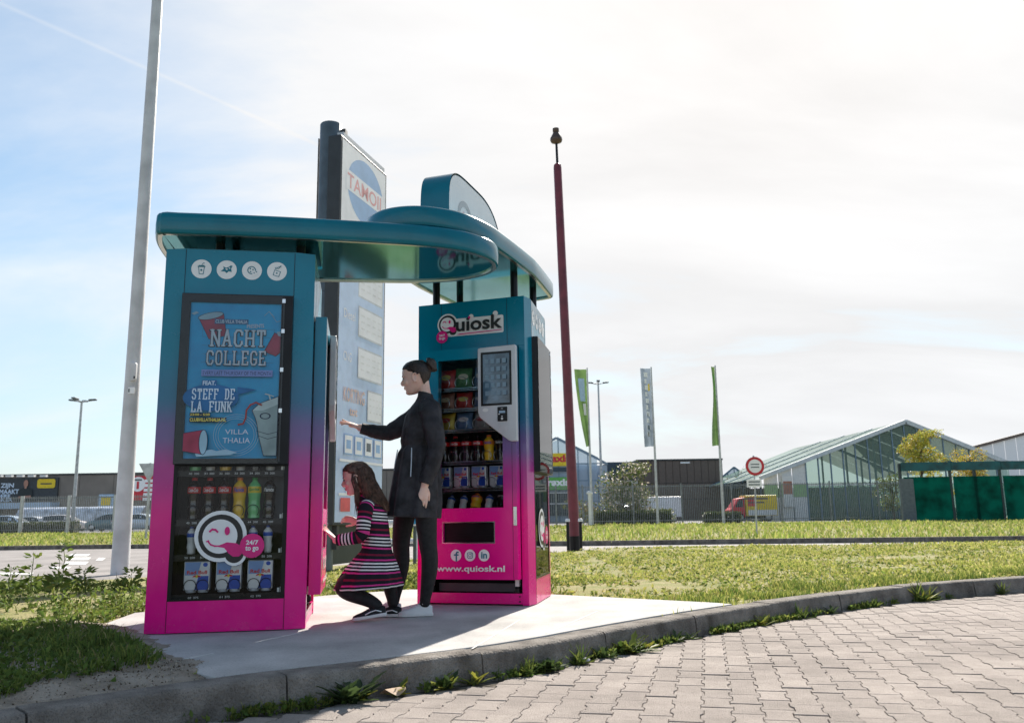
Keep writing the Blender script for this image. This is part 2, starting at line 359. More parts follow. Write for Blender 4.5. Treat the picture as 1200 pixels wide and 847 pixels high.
class Pr:
    """flat print on a plane: layers of coloured shapes a fraction of a millimetre apart"""
    def __init__(s, O, u, v, step=.0006, start=.001): s.O = V3(O); s.u = V3(u).normalized(); s.v = V3(v).normalized(); s.n = s.u.cross(s.v); s.d = start; s.step = step; s.mb = MB()
    def up(s, k=1): s.d += s.step*k
    def poly(s, pts, m): s.mb.extrude(pts, s.O+s.n*s.d, s.u, s.v, 0, m); s.up(); return s
    def rect(s, x0, x1, y0, y1, m): return s.poly([(x0, y0), (x1, y0), (x1, y1), (x0, y1)], m)
    def ring(s, cx, cy, r0, r1, m, a0=0, a1=2*PI, n=36, sy=1.):
        A = [(cx+r0*math.cos(a0+(a1-a0)*i/n), cy+sy*r0*math.sin(a0+(a1-a0)*i/n)) for i in range(n+1)]; B = [(cx+r1*math.cos(a0+(a1-a0)*i/n), cy+sy*r1*math.sin(a0+(a1-a0)*i/n)) for i in range(n+1)]
        O = s.O+s.n*s.d
        s.mb.add([O+s.u*x+s.v*y for x, y in A+B], [(i, n+1+i, n+2+i, i+1) for i in range(n)], m); s.up(); return s
    def line(s, pts, w, m):
        for (a, b) in zip(pts[:-1], pts[1:]):
            d = Vector((b[0]-a[0], b[1]-a[1]))
            if d.length < 1e-9: continue
            d.normalize(); k = Vector((-d.y, d.x))*(w/2); e = d*(w*.4); A = Vector(a)-e; B = Vector(b)+e
            s.poly([A-k, B-k, B+k, A+k], m); s.d -= s.step*.7
        s.up(); return s
    def text(s, t, x0, x1, y0, y1, m, bold=.0, rot=0., shear=0.):
        """text fitted into the box x0..x1, y0..y1"""
        vs, fs, a, b, c, d = text_data(t, bold); O = s.O+s.n*s.d; out = []
        cx_, cy_ = (x0+x1)/2, (y0+y1)/2; cr, sr = math.cos(rot), math.sin(rot)
        for p in vs:
            x = x0+(p[0]-a)/(b-a)*(x1-x0); y = y0+(p[1]-c)/max(d-c, 1e-6)*(y1-y0); x += shear*(y-cy_)
            X, Y = x-cx_, y-cy_; out.append(O+s.u*(cx_+X*cr-Y*sr)+s.v*(cy_+X*sr+Y*cr))
        s.mb.add(out, fs, m); s.up(); return s
    def build(s, name, parent): return s.mb.build(name, None, parent)
# block letters with slab serifs for the college poster
GL = {'N': [[(0, 0), (0, 1)], [(0, 1), (1, 0)], [(1, 0), (1, 1)]], 'A': [[(0, 0), (.5, 1), (1, 0)], [(.2, .33), (.8, .33)]], 'C': [[(1, .72), (1, .85), (.75, 1), (.25, 1), (0, .8), (0, .2), (.25, 0), (.75, 0), (1, .15), (1, .28)]],
      'H': [[(0, 0), (0, 1)], [(1, 0), (1, 1)], [(0, .5), (1, .5)]], 'T': [[(.5, 0), (.5, 1)], [(0, .78), (0, 1), (1, 1), (1, .78)]], 'O': [[(.25, 0), (.75, 0), (1, .2), (1, .8), (.75, 1), (.25, 1), (0, .8), (0, .2), (.25, 0)]],
      'L': [[(.1, 1), (.1, 0), (1, 0), (1, .25)]], 'E': [[(1, .8), (1, 1), (.1, 1), (.1, 0), (1, 0), (1, .2)], [(.1, .5), (.7, .5)]], 'G': [[(1, .75), (1, .85), (.75, 1), (.25, 1), (0, .8), (0, .2), (.25, 0), (.75, 0), (1, .15), (1, .42), (.55, .42)]],
      'S': [[(1, .78), (.75, 1), (.25, 1), (0, .8), (.05, .6), (.95, .4), (1, .2), (.75, 0), (.25, 0), (0, .22)]], 'F': [[(1, .8), (1, 1), (.1, 1), (.1, 0)], [(.1, .5), (.7, .5)]], 'D': [[(.1, 0), (.1, 1), (.7, 1), (1, .78), (1, .22), (.7, 0), (.1, 0)]],
      'U': [[(0, 1), (0, .2), (.25, 0), (.75, 0), (1, .2), (1, 1)]], 'K': [[(.05, 0), (.05, 1)], [(1, 1), (.1, .42)], [(.4, .6), (1, 0)]], ' ': []}
SERIF = {'N': [(0, 0), (0, 1), (1, 1)], 'A': [(0, 0), (1, 0)], 'H': [(0, 0), (0, 1), (1, 0), (1, 1)], 'T': [(.5, 0)], 'L': [(.1, 1), (.1, 0)], 'E': [(.1, 1), (.1, 0)], 'F': [(.1, 1), (.1, 0)], 'D': [(.1, 0), (.1, 1)], 'U': [(0, 1), (1, 1)], 'K': [(.05, 0), (.05, 1), (1, 0), (1, 1)]}
def slab_text(pr, s, x0, x1, y0, y1, m, t=.2):
    n = len(s); w = (x1-x0)/(n+.25*(n-1)); h = y1-y0; th = t*w*1.15
    for i, ch in enumerate(s):
        ox = x0+i*w*1.25+th/2; ww = w-th; hh = h-th; oy = y0+th/2
        for st in GL[ch]: pr.line([(ox+a*ww, oy+b*hh) for a, b in st], th, m)
        for a, b in SERIF.get(ch, []): pr.line([(ox+a*ww-th*.75, oy+b*hh), (ox+a*ww+th*.75, oy+b*hh)], th*.62, m)

# ------------------------------------------------------------------ ground, kerb, paving, road
CM = camo.matrix_world.copy()
def on_ground(px, py, z=0.):
    d = pixdir(px, py); t = (z-CAM_H)/d.z; return Vector((d.x*t, d.y*t, z))
def at_y(px, py, Y):
    d = pixdir(px, py); t = Y/d.y; return Vector((d.x*t, Y, CAM_H+d.z*t))
def resample(pts, step):
    """Catmull-Rom through pts, then points every `step` metres"""
    P = [Vector(p).to_2d() if len(p) > 2 else Vector(p) for p in pts]; P = [P[0]*2-P[1]]+P+[P[-1]*2-P[-2]]; fine = []
    for i in range(1, len(P)-2):
        for k in range(40):
            t = k/40; a, b, c, d = P[i-1], P[i], P[i+1], P[i+2]
            fine.append(.5*((2*b)+(c-a)*t+(2*a-5*b+4*c-d)*t*t+(3*b-a-3*c+d)*t**3))
    fine.append(P[-2]); out = [fine[0]]; acc = 0
    for a, b in zip(fine[:-1], fine[1:]):
        L = (b-a).length; s = step-acc
        while s <= L:
            out.append(a+(b-a)*(s/L)); s += step
        acc = (acc+L) % step
    return out
def offs(path, d):
    out = []
    for i, p in enumerate(path):
        t = (path[min(i+1, len(path)-1)]-path[max(i-1, 0)]).normalized(); out.append(p+Vector((-t.y, t.x))*d)
    return out
KERB = resample([(-2.9, 1.7), (-2.3, 2.42), (-1.73, 3.0), (-1.15, 3.55), (-.62, 3.92), (-.14, 4.27), (.2, 4.6), (.56, 5.02), (1.05, 5.56), (1.55, 6.06), (2.25, 6.70), (3.28, 7.5), (4.7, 8.25), (6.5, 8.95), (9, 9.6), (13, 10.1)], .08)
KERB_IN = offs(KERB, .16)
ROADN = resample([(-16, 1.5), (-9.5, 5.6), (-6.6, 7.9), (-5.2, 9.1), (-3.38, 11.4), (-2.29, 13.4), (.75, 16.2), (4.9, 16.9), (9.8, 16.8), (22, 16), (40, 14)], .25)
ROADF = [(-90, 20), (-40, 23), (-14.4, 24.2), (-9.8, 23.7), (-4, 22.8), (.75, 20.8), (5.84, 20.2), (11.2, 19.4), (24, 18), (60, 13)]
def inpoly(P, poly):
    x, y = P[:, 0], P[:, 1]; r = np.zeros(len(P), bool); n = len(poly); j = n-1
    for i in range(n):
        xi, yi = poly[i][0], poly[i][1]; xj, yj = poly[j][0], poly[j][1]
        c = ((yi > y) != (yj > y)) & (x < (xj-xi)*(y-yi)/(yj-yi+1e-12)+xi); r ^= c; j = i
    return r

M_soil = mat('sandy soil', (.36, .31, .25), .95, var=.25, vscale=7, bump=.9, bscale=60, coords='Object', col2=(.20, .165, .125), spec=.15, detail=10)
M_lawn = mat('lawn soil and thatch', (.33, .29, .15), .95, vscale=2.3, bump=.9, bscale=55, col2=(.19, .22, .065), spec=.12, detail=9)
M_far = mat('far grassland', (.09, .115, .04), .95, vscale=.2, col2=(.12, .12, .05), spec=.1)
M_conc = mat('cast concrete', (.46, .445, .42), .85, var=.07, vscale=1.6, bump=.22, bscale=150, spec=.25, detail=9)
def speckle(m, scale, lo, hi, thr=.62, coords='Object'):
    nt = m.node_tree; L = nt.links; b = nt.nodes['Principled BSDF']; src = b.inputs['Base Color'].links[0].from_socket
    t = nt.nodes.new('ShaderNodeNewGeometry'); n = nt.nodes.new('ShaderNodeTexNoise'); n.inputs['Scale'].default_value = scale; n.inputs['Detail'].default_value = 3; L.new(t.outputs['Position'], n.inputs['Vector'])
    n3 = nt.nodes.new('ShaderNodeTexNoise'); n3.inputs['Scale'].default_value = scale*.035; n3.inputs['Detail'].default_value = 7; n3.inputs['Roughness'].default_value = .7; L.new(t.outputs['Position'], n3.inputs['Vector'])
    m1 = nt.nodes.new('ShaderNodeMapRange'); m1.inputs['From Min'].default_value = thr-.06; m1.inputs['From Max'].default_value = thr+.06; m1.inputs['To Min'].default_value = hi; m1.inputs['To Max'].default_value = lo; L.new(n.outputs['Fac'], m1.inputs['Value'])
    m2 = nt.nodes.new('ShaderNodeMapRange'); m2.inputs['From Min'].default_value = .35; m2.inputs['From Max'].default_value = .65; m2.inputs['To Min'].default_value = .82; m2.inputs['To Max'].default_value = 1.06; L.new(n3.outputs['Fac'], m2.inputs['Value'])
    ml = nt.nodes.new('ShaderNodeMath'); ml.operation = 'MULTIPLY'; L.new(m1.outputs[0], ml.inputs[0]); L.new(m2.outputs[0], ml.inputs[1])
    hs = nt.nodes.new('ShaderNodeHueSaturation'); L.new(ml.outputs[0], hs.inputs['Value']); L.new(src, hs.inputs['Color']); L.new(hs.outputs[0], b.inputs['Base Color'])
M_kerb = mat('weathered kerb concrete', (.27, .245, .215), .9, vscale=7, bump=.9, bscale=70, col2=(.12, .105, .09), spec=.2, detail=9)
speckle(M_conc, 90, .72, 1.02); speckle(M_kerb, 170, .72, 1.04, .58)
M_joint = mat('joint sand', (.16, .14, .115), .95, vscale=30, bump=.4, bscale=120, col2=(.05, .043, .035), spec=.1)
M_asph = mat('road asphalt', (.27, .25, .238), .85, var=.12, vscale=1.2, bump=.25, bscale=160, spec=.3, detail=9)
M_lot = mat('parking asphalt', (.20, .195, .19), .85, var=.12, vscale=.6, spec=.3)
M_mark = mat('worn road paint', (.70, .70, .68), .7, var=.12, vscale=14)

g = MB(); g.add([(-3000, -60, -.30), (3000, -60, -.30), (3000, 4000, -.30), (-3000, 4000, -.30)], [(0, 1, 2, 3)])
tag(g.build('ground', M_far), kind='structure')
def sheet(name, poly, z, m, th=.0):
    mb = MB(); mb.prism([(p[0], p[1]) for p in poly], z-.08, z, m); return tag(mb.build(name, m), kind='structure')

def lz(x, y):          # gentle relief of the lawn
    n = mnoise.noise(Vector((x*.9, y*.9, 0)))*.018+mnoise.noise(Vector((x*3, y*3, 4)))*.008
    b = .0
    if x > 1.2: b = .045*max(0, min(1, (y-7.5-.35*(x-3))/3.5))
    if x < -2.6: b = .05*max(0, min(1, (-2.6-x)/1.2))
    return -.028+n+b
def samplepath(path, n):
    k = np.linspace(0, len(path)-1, n); return [path[int(round(i))] for i in k]
NA = 110; NV = 44
A_ = samplepath(KERB_IN, NA); B_ = samplepath(ROADN, NA)
vs = []; fs = []
for i in range(NA):
    for j in range(NV):
        t = (j/(NV-1))**1.4; p = A_[i].lerp(B_[i], t); vs.append((p.x, p.y, lz(p.x, p.y) if 0 < j < NV-1 else -.03))
for i in range(NA-1):
    for j in range(NV-1): fs.append((i*NV+j, (i+1)*NV+j, (i+1)*NV+j+1, i*NV+j+1))
mb = MB(); mb.add(vs, fs); lawn = tag(mb.build('lawn', M_lawn, smooth=180), kind='structure')

# slab under the two kiosks
ka = min(range(len(KERB_IN)), key=lambda i: (KERB_IN[i]-Vector((-1.20, 3.68))).length); kb = min(range(len(KERB_IN)), key=lambda i: (KERB_IN[i]-Vector((1.60, 6.22))).length)
front = [p.copy() for p in offs(KERB_IN, .006)[ka:kb+1]]
SLAB = [(p.x, p.y) for p in front]+[(1.42, 6.42), (1.0, 6.74), (.32, 7.26), (-.3, 7.72), (-.96, 8.0), (-1.6, 7.5), (-2.2, 6.85), (-2.72, 6.3), (-2.62, 5.6), (-2.42, 5.1), (-2.18, 4.72), (-1.76, 4.24), (-1.42, 3.86)]
mb = MB(); mb.prism(SLAB, -.12, .0); slab_o = tag(mb.build('concrete_slab', M_conc, bevel=.006), kind='structure')
M_trow = mat('lighter trowel line', (.58, .565, .54), .85, var=.08, vscale=30)
for (a_, b_) in (((553, 760), (609, 726)), ((210, 773), (250, 765)), ((300, 752), (352, 741)), ((640, 742), (700, 716))):
    p_ = on_ground(*a_); q_ = on_ground(*b_); mb = MB(); mb.bar((p_.x, p_.y, .0008), (q_.x, q_.y, .0008), .010, .0016); mb.build('trowel_line', M_trow, slab_o)
# soil patch at the kerb corner
SOIL = [(-1.16, 3.66), (-1.38, 3.84), (-1.74, 4.2), (-2.2, 4.75), (-2.6, 5.2), (-3.4, 4.8), (-3.4, 3.0), (-2.6, 2.3)]
vs = []; 
soil = MB(); nS = 40
GXN, GYN = 170, 220
gx = np.linspace(-3.6, -1.0, GXN); gy = np.linspace(1.9, 5.4, GYN)
SN = Vector((1.25, -1.47)).normalized(); SN = Vector((-SN.y, SN.x))      # towards the slab
KI = np.array([tuple(p) for p in KERB_IN]); KT = np.gradient(KI, axis=0); KT /= np.linalg.norm(KT, axis=1, keepdims=True)
def kerb_dist(P):
    i = np.concatenate([np.argmin(((P[k:k+4000, None, :]-KI[None, :90])**2).sum(2), 1) for k in range(0, len(P), 4000)]); d = P-KI[i]; return -d[:, 0]*KT[i, 1]+d[:, 1]*KT[i, 0]
def nzp(P, f, o): return np.array([mnoise.noise(Vector((x*f, y*f, o))) for x, y in P])
def slab_dist(P): return (P[:, 0]+1.30)*SN.x+(P[:, 1]-3.80)*SN.y
def sz_arr(P):
    s = np.clip((-P[:, 0]-1.35)*.5+(P[:, 1]-3.6)*.25, 0, 1); e = np.maximum(-.3, kerb_dist(P)); k = np.clip(e/.22, 0, 1); k = k*k*(3-2*k)
    d = slab_dist(P)+.05*nzp(P, 5, 8)+.03*nzp(P, 17, 1)+.012*nzp(P, 60, 3)
    z = -.006+k*(.012+.055*s**.8+nzp(P, 4, 2)*.014+nzp(P, 14, 5)*.006+nzp(P, 45, 7)*.003)
    z = np.where(e < 0, z+e*3.0, z); q = np.maximum(0, d+.12); return z-.16*q*np.minimum(1, q/.12)
GP = np.array([(x, y) for x in gx for y in gy]); GZ = sz_arr(GP)
soil.v = [(p[0], p[1], z) for p, z in zip(GP, GZ)]; soil.a = [0.]*len(GP)
for i in range(GXN-1):
    for j in range(GYN-1): soil.f.append((i*GYN+j, (i+1)*GYN+j, (i+1)*GYN+j+1, i*GYN+j+1)); soil.m.append(0)
tag(soil.build('soil_patch', M_soil, smooth=180), kind='structure')

# kerb stones
kerb = empty('kerb', (0, 0, 0), kind='structure')
i0 = min(range(len(KERB)), key=lambda i: (KERB[i]-Vector((-.92, 3.72))).length); STEP = 12
st = i0 % STEP
for a in range(st, len(KERB)-STEP, STEP):
    seg = KERB[a:a+STEP+1]; n = len(seg); rings = []
    jz = random.uniform(-.006, .004); jo = random.uniform(-.006, .006)
    for k in range(n):
        i = a+k; t = (KERB[min(i+1, len(KERB)-1)]-KERB[max(i-1, 0)]).normalized(); nn = Vector((-t.y, t.x)); p = KERB[i]
        if k == 0: p = p+t*.004
        if k == n-1: p = p-t*.004
        prof = [(-.02, -.32), (-.012, -.02-.11), (0.0, -.024), (.005, -.009), (.016, -.001), (.04, 0.0), (.15, 0.0), (.155, -.32)]
        w = [mnoise.noise(Vector((i*.7, q*1.7, 1)))*.003 for q in range(len(prof))]
        rings.append([(p.x+nn.x*(d+jo+w[q]), p.y+nn.y*(d+jo+w[q]), z+jz+w[q]*.7) for q, (d, z) in enumerate(prof)])
    mb = MB(); mb.loft([r[::-1] for r in rings], M_kerb); o = mb.build('kerb_stone', M_kerb, kerb, smooth=50)

# interlocking paving blocks
pav = MB(); far = offs(KERB, -.0)
pav.prism([(p.x, p.y) for p in KERB[::4]]+[(16, 9), (16, -4), (-6, -4), (-4, .5)], -.25, -.137)
paving = tag(pav.build('block_paving', M_joint), kind='structure')
def blockmat():
    m = mat('paving block concrete', (.37, .322, .286), .9, vscale=1.1, bump=.55, bscale=190, coords='Position', col2=(.29, .25, .222), spec=.2, detail=9)
    nt = m.node_tree; L = nt.links; b = nt.nodes['Principled BSDF']; oi = nt.nodes.new('ShaderNodeObjectInfo'); hs = nt.nodes.new('ShaderNodeHueSaturation')
    src = b.inputs['Base Color'].links[0].from_socket; mr = nt.nodes.new('ShaderNodeMapRange'); mr.inputs['To Min'].default_value = .86; mr.inputs['To Max'].default_value = 1.10
    L.new(oi.outputs['Random'], mr.inputs['Value']); L.new(mr.outputs[0], hs.inputs['Value']); L.new(src, hs.inputs['Color']); L.new(hs.outputs[0], b.inputs['Base Color']); return m
M_block = blockmat(); speckle(M_block, 160, .75, 1.03, .6)
BL, BP = .180, .116; w1, w2 = BP/2+.0065, BP/2-.0065; G = .0013; hl = BL/2
bone = [(w1, -hl), (w1, -.31*BL), (w2, -.19*BL), (w2, .19*BL), (w1, .31*BL), (w1, hl)]; bone = bone+[(-x, -y) for x, y in bone]
def inset(poly, d): return [(x-math.copysign(d, x), y-math.copysign(d, y) if abs(abs(y)-hl) < 1e-6 else y) for x, y in poly]
def block_geo(mb, M):
    lo = inset(bone, G); hi = inset(bone, G+.0018); n = 12
    vs = [M @ Vector((x, y, -.03)) for x, y in lo]+[M @ Vector((x, y, -.0022)) for x, y in lo]+[M @ Vector((x, y, 0)) for x, y in hi]
    mb.add(vs, [(i, (i+1) % n, n+(i+1) % n, n+i) for i in range(n)]+[(n+i, n+(i+1) % n, 2*n+(i+1) % n, 2*n+i) for i in range(n)]+[tuple(range(2*n, 3*n))])
mb = MB(); block_geo(mb, Matrix()); blk = mb.mesh('paving_block'); blk.materials.append(M_block)
az = R(-12.5); cu, su = math.cos(az), math.sin(az)
kp = [(p.x, p.y) for p in offs(KERB, -.075)]; region = kp+[(16, 9), (16, 1.0), (-6, 1.0), (-4, 1.4)]
cells = []
for i in range(-70, 105):
    for j in range(-5, 80):
        lx = i*BP; ly = (j+.5*(i % 2))*BL; x = lx*cu-ly*su; y = lx*su+ly*cu
        if y < 1.6 or y > 12 or abs(x) > 9.5 or x > .70*y+.6 or x < -.66*y-.4: continue
        cells.append((x, y))
cells = np.array(cells); cells = cells[inpoly(cells, region)]
# those that show largest in the picture: in view first, then nearest
pj = []
cm_inv = CM.inverted()
for x, y in cells:
    q = cm_inv @ Vector((x, y, -.13)); u_ = q.x/-q.z; v_ = q.y/-q.z; inv = abs(u_) < .62 and -.435 < v_ < .43; pj.append((0 if inv else 1, -q.z))
order = sorted(range(len(cells)), key=lambda k: pj[k]); rest = MB()
for r_, k in enumerate(order):
    x, y = cells[k]; M = Matrix.Translation((x, y, -.13+random.uniform(-.0025, .0025))) @ Matrix.Rotation(az+R(random.uniform(-.5, .5)), 4, 'Z') @ Matrix.Rotation(R(random.uniform(-.28, .28)), 4, 'X') @ Matrix.Rotation(R(random.uniform(-.35, .35)), 4, 'Y')
    if r_ < 300:
        o = link(bpy.data.objects.new('paving_block', blk)); o.matrix_world = M; o.parent = paving
    else: block_geo(rest, M)
tag(rest.build('paving_blocks', M_block, paving), kind='stuff')

# road behind, its markings and kerbs
rp = [(p.x, p.y) for p in ROADN]+[(60, 13), (24, 18), (11.2, 19.4), (5.84, 20.2), (.75, 20.8), (-4, 22.8), (-9.8, 23.7), (-14.4, 24.2), (-40, 23), (-90, 20), (-90, -2), (-16, 1.0)]
ROADZ = -.055
mb = MB(); mb.prism(rp, -.2, ROADZ); road = tag(mb.build('road', M_asph), kind='structure')
def marking(pts, name='road_marking'):
    m_ = MB(); m_.add([(x, y, ROADZ+.004) for x, y in pts], [tuple(range(len(pts)))]); return m_.build(name, M_mark, road)
for px0, px1, py0, py1 in ((84, 106, 649, 651.5), (80, 107, 653, 656), (78, 104, 658, 661.5), (62, 84, 664, 666), (116, 124, 653.5, 656.5), (0, 40, 671, 673)):
    q = [on_ground(a, b, ROADZ) for a, b in ((px0-4, py1), (px1-4, py1), (px1, py0), (px0, py0))]; marking([(p.x, p.y) for p in q])
fk = resample(ROADF, 1.0); kf = empty('far_kerb', (0, 0, 0), kind='structure')
for a in range(0, len(fk)-1):
    p, q = fk[a], fk[a+1]
    if abs(p.x) > 30 or p.x > 16: continue
    t = (q-p).normalized(); mb = MB(); mb.bar((p.x+t.x*.005, p.y+t.y*.005, -.04), (q.x-t.x*.005, q.y-t.y*.005, -.04), .14, .2); mb.build('kerb_stone', M_kerb, kf)
# verge and the yard behind the fence
FENCE_Y = 60.
sheet('verge', [(p.x, p.y+.06) for p in fk]+[(90, 61), (-120, 61)], .0, M_lawn)
sheet('yard', [(-160, 61.02), (160, 61.02), (160, 260), (-160, 260)], -.005, M_lot)

# ------------------------------------------------------------------ kiosks
def smile_logo(pr, cx, cy, r, outline=True):
    if outline:
        pr.poly(circ(cx, cy, r), M_white); pr.poly(circ(cx+.56*r, cy-.70*r, .46*r), M_white)
    pr.poly(circ(cx, cy, .85*r), M_ink); pr.poly(circ(cx+.55*r, cy-.69*r, .36*r), M_ink)
    pr.poly([(cx+.2*r, cy-.3*r), (cx+.95*r, cy-.62*r), (cx+.75*r, cy-.95*r), (cx+.2*r, cy-.8*r)], M_ink)
    pr.poly(circ(cx-.02*r, cy-.01*r, .665*r), M_white)
    tongue = [(cx-.30*r, cy-.33*r), (cx-.05*r, cy-.36*r), (cx+.25*r, cy-.24*r), (cx+.6*r, cy-.28*r), (cx+.86*r, cy-.42*r), (cx+.90*r, cy-.62*r), (cx+.74*r, cy-.80*r), (cx+.50*r, cy-.80*r), (cx+.32*r, cy-.66*r), (cx+.16*r, cy-.46*r), (cx-.05*r, cy-.42*r)]
    pr.poly(tongue, M_pink)
    pr.line([(cx-.52*r, cy-.20*r), (cx-.44*r, cy-.17*r)], .05*r, M_pink)
    pr.line([(cx-.47*r, cy-.19*r), (cx-.36*r, cy-.32*r), (cx-.2*r, cy-.38*r), (cx+.0*r, cy-.38*r)], .06*r, M_pink)
    pr.line([(cx-.41*r, cy+.19*r), (cx-.32*r, cy+.27*r), (cx-.20*r, cy+.25*r), (cx-.12*r, cy+.17*r)], .075*r, M_pink)
    pr.poly(circ(cx+.25*r, cy+.20*r, .10*r, .165*r, 20), M_pink)
def badge(pr, cx, cy, r):
    pr.poly(circ(cx, cy, r), M_pink); pr.text('24/7', cx-.50*r, cx+.50*r, cy+.08*r, cy+.46*r, M_white, .03); pr.text('to go', cx-.54*r, cx+.54*r, cy-.52*r, cy-.02*r, M_white, .03)
def quiosk_logo(pr, x0, x1, yb, yt, underline=True):
    """Q with the winking face, then the letters"""
    h = yt-yb; r = h*.74; qx = x0+r; qy = (yb+yt)/2+.08*h
    back = rrect(qx, x1+.02*h, yb-.28*h, yt-.08*h, .12*h); pr.poly(back, M_white)
    kx = x0+(x1-x0)*.885; pr.poly(circ(kx, yt+.05*h, .18*h), M_white); ix = x0+(x1-x0)*.52; pr.poly(circ(ix, yt-.02*h, .17*h), M_white)
    smile_logo(pr, qx, qy, r)
    tx0 = qx+r*.86
    pr.text('uiosk', tx0, x1-.04*h, yb, yt-.02*h, M_ink, .025)
    pr.poly(circ(tx0+(x1-.04*h-tx0)*.293, yt-.085*h, .085*h, n=16), M_pink)
    if underline: pr.poly([(qx+r*.95, yb-.22*h), (x1-.06*h, yb-.13*h), (x1-.06*h, yb-.09*h), (qx+1.2*r, yb-.15*h)], M_pink)

M_slateh = mat('dark hinge', (.05, .055, .06), .4, .3)
P_bg = mat('poster blue', S(20, 178, 236), .5, vscale=7, col2=S(14, 152, 218)); P_bg2 = mat('poster deep blue', S(40, 105, 160), .5, var=.12); P_red = mat('poster cup red', S(176, 64, 92), .5, var=.15); P_line = mat('poster outline', S(30, 44, 70), .5)
P_pale = mat('poster pale lettering', S(205, 222, 238), .5, var=.05); P_keg = mat('poster keg grey', S(140, 160, 162), .5, var=.15); P_keg2 = mat('poster keg light', S(172, 190, 192), .5); P_yel = mat('poster yellow', S(228, 212, 96), .5); P_box = mat('poster lavender band', S(120, 140, 196), .5); P_hose = mat('poster hose', S(150, 66, 60), .5); P_cupin = mat('poster cup inside', S(160, 196, 216), .5)
def poster_art(pr, W, H):
    a = lambda v: v*W; b = lambda v: (1-v)*H
    pr.rect(0, W, 0, H, P_bg)
    # brick outline
    for k in range(5): pr.line([(a(.14), b(.17+.055*k)), (a(.93), b(.17+.055*k))], .0016, P_bg2)
    for k, (x, y) in enumerate([(.14, .17), (.93, .17), (.3, .225), (.7, .335), (.5, .39), (.85, .28)]): pr.line([(a(x), b(y)), (a(x), b(y+.055))], .0016, P_bg2)
    def cup(p, flip=None):
        pr.poly([(a(x), b(y)) for x, y in p], P_red); pr.line([(a(x), b(y)) for x, y in p+[p[0]]], .003, P_line)
    cup([(.10, .115), (.36, .075), (.40, .215), (.21, .24)]); pr.poly([(a(.22)+a(.135)*math.cos(t)*.98-0*math.sin(t), b(.088)+H*.022*math.sin(t)+H*.016*math.cos(t)) for t in np.linspace(0, 2*PI, 24)[:-1]], P_cupin)
    pr.line([(a(.22)+a(.135)*math.cos(t), b(.088)+H*.022*math.sin(t)+H*.016*math.cos(t)) for t in np.linspace(0, 2*PI, 25)], .003, P_line)
    cup([(.93, .19), (1, .21), (1, .32), (.95, .345), (.82, .315)]); pr.poly([(a(.95), b(.185)), (a(1), b(.18)), (a(1), b(.215)), (a(.97), b(.21))], P_cupin)
    pr.line([(a(.81), b(.08)), (a(.86), b(.05)), (a(.92), b(.085))], .003, P_cupin); pr.line([(a(.86), b(.05)), (a(.95), b(.12)), (a(.99), b(.11))], .003, P_cupin)
    pr.poly([(a(.01), b(.075)), (a(.06), b(.06)), (a(.09), b(.07)), (a(.04), b(.085))], P_cupin)
    pr.rect(a(.265), a(.635), b(.14), b(.107), P_bg2); pr.text('CLUB VILLA THALIA', a(.275), a(.625), b(.135), b(.112), P_pale, .02)
    pr.text('PRESENTS', a(.62), a(.81), b(.162), b(.137), P_pale, .02, rot=.06)
    for s_, x0, x1, y0, y1 in (('NACHT', .235, .835, .29, .175), ('COLLEGE', .20, .845, .41, .315)):
        slab_text(pr, s_, a(x0)-.004, a(x1)+.002, b(y0)-.004, b(y1)+.002, P_line, .31); slab_text(pr, s_, a(x0), a(x1), b(y0), b(y1), P_pale, .2)
    pr.rect(a(.155), a(.925), b(.482), b(.440), P_box); pr.text('EVERY LAST THURSDAY OF THE MONTH', a(.17), a(.91), b(.474), b(.450), P_line, .0)
    pr.poly([(a(.27)+a(.30)*math.cos(t), b(.62)+H*.085*math.sin(t)) for t in np.linspace(0, 2*PI, 30)[:-1]], P_bg2); pr.poly([(a(.55), b(.55)), (a(.76), b(.565)), (a(.62), b(.59)), (a(.55), b(.60))], P_bg2)
    pr.rect(a(.165), a(.325), b(.545), b(.508), P_bg2); pr.text('FEAT.', a(.175), a(.315), b(.54), b(.513), P_pale, .03)
    slab_text(pr, 'STEFF DE', a(.065), a(.525), b(.632), b(.562), P_pale, .24); slab_text(pr, 'LA FUNK', a(.065), a(.50), b(.712), b(.642), P_pale, .24)
    pr.rect(a(.055), a(.275), b(.738), b(.717), P_line); pr.text('23:00 - 5:00', a(.06), a(.27), b(.735), b(.72), P_yel, .02); pr.rect(a(.055), a(.45), b(.775), b(.745), P_line); pr.text('CLUBVILLATHALIA.NL', a(.06), a(.445), b(.771), b(.749), P_yel, .03)
    for rr in (.19, .215, .24): pr.ring(a(.56), b(.855), a(rr), a(rr)+.0022, P_cupin, sy=.95)
    pr.text('VILLA', a(.44), a(.69), b(.85), b(.82), P_pale, 0); pr.text('THALIA', a(.42), a(.71), b(.905), b(.873), P_pale, 0)
    keg = [(.72, .70), (.80, .655), (1, .61), (1, .985), (.86, .985), (.80, .86), (.78, .79), (.76, .75)]
    pr.poly([(a(x), b(y)) for x, y in keg], P_keg); pr.poly([(a(x), b(y)) for x, y in [(.72, .70), (.80, .655), (1, .61), (1, .66), (.84, .70)]], P_keg2); pr.line([(a(x), b(y)) for x, y in keg+[keg[0]]], .0035, P_line)
    pr.line([(a(.78), b(.83)), (a(.9), b(.85)), (a(1), b(.835))], .003, P_line); pr.line([(a(.80), b(.86)), (a(.9), b(.88)), (a(1), b(.865))], .003, P_line)
    pr.ring(a(.865), b(.735), a(.045), a(.06), P_line, sy=.6); pr.line([(a(.93), b(.66)), (a(.90), b(.60)), (a(.86), b(.595))], .008, P_keg2); pr.line([(a(.90), b(.60)), (a(.95), b(.61))], .006, P_keg2)
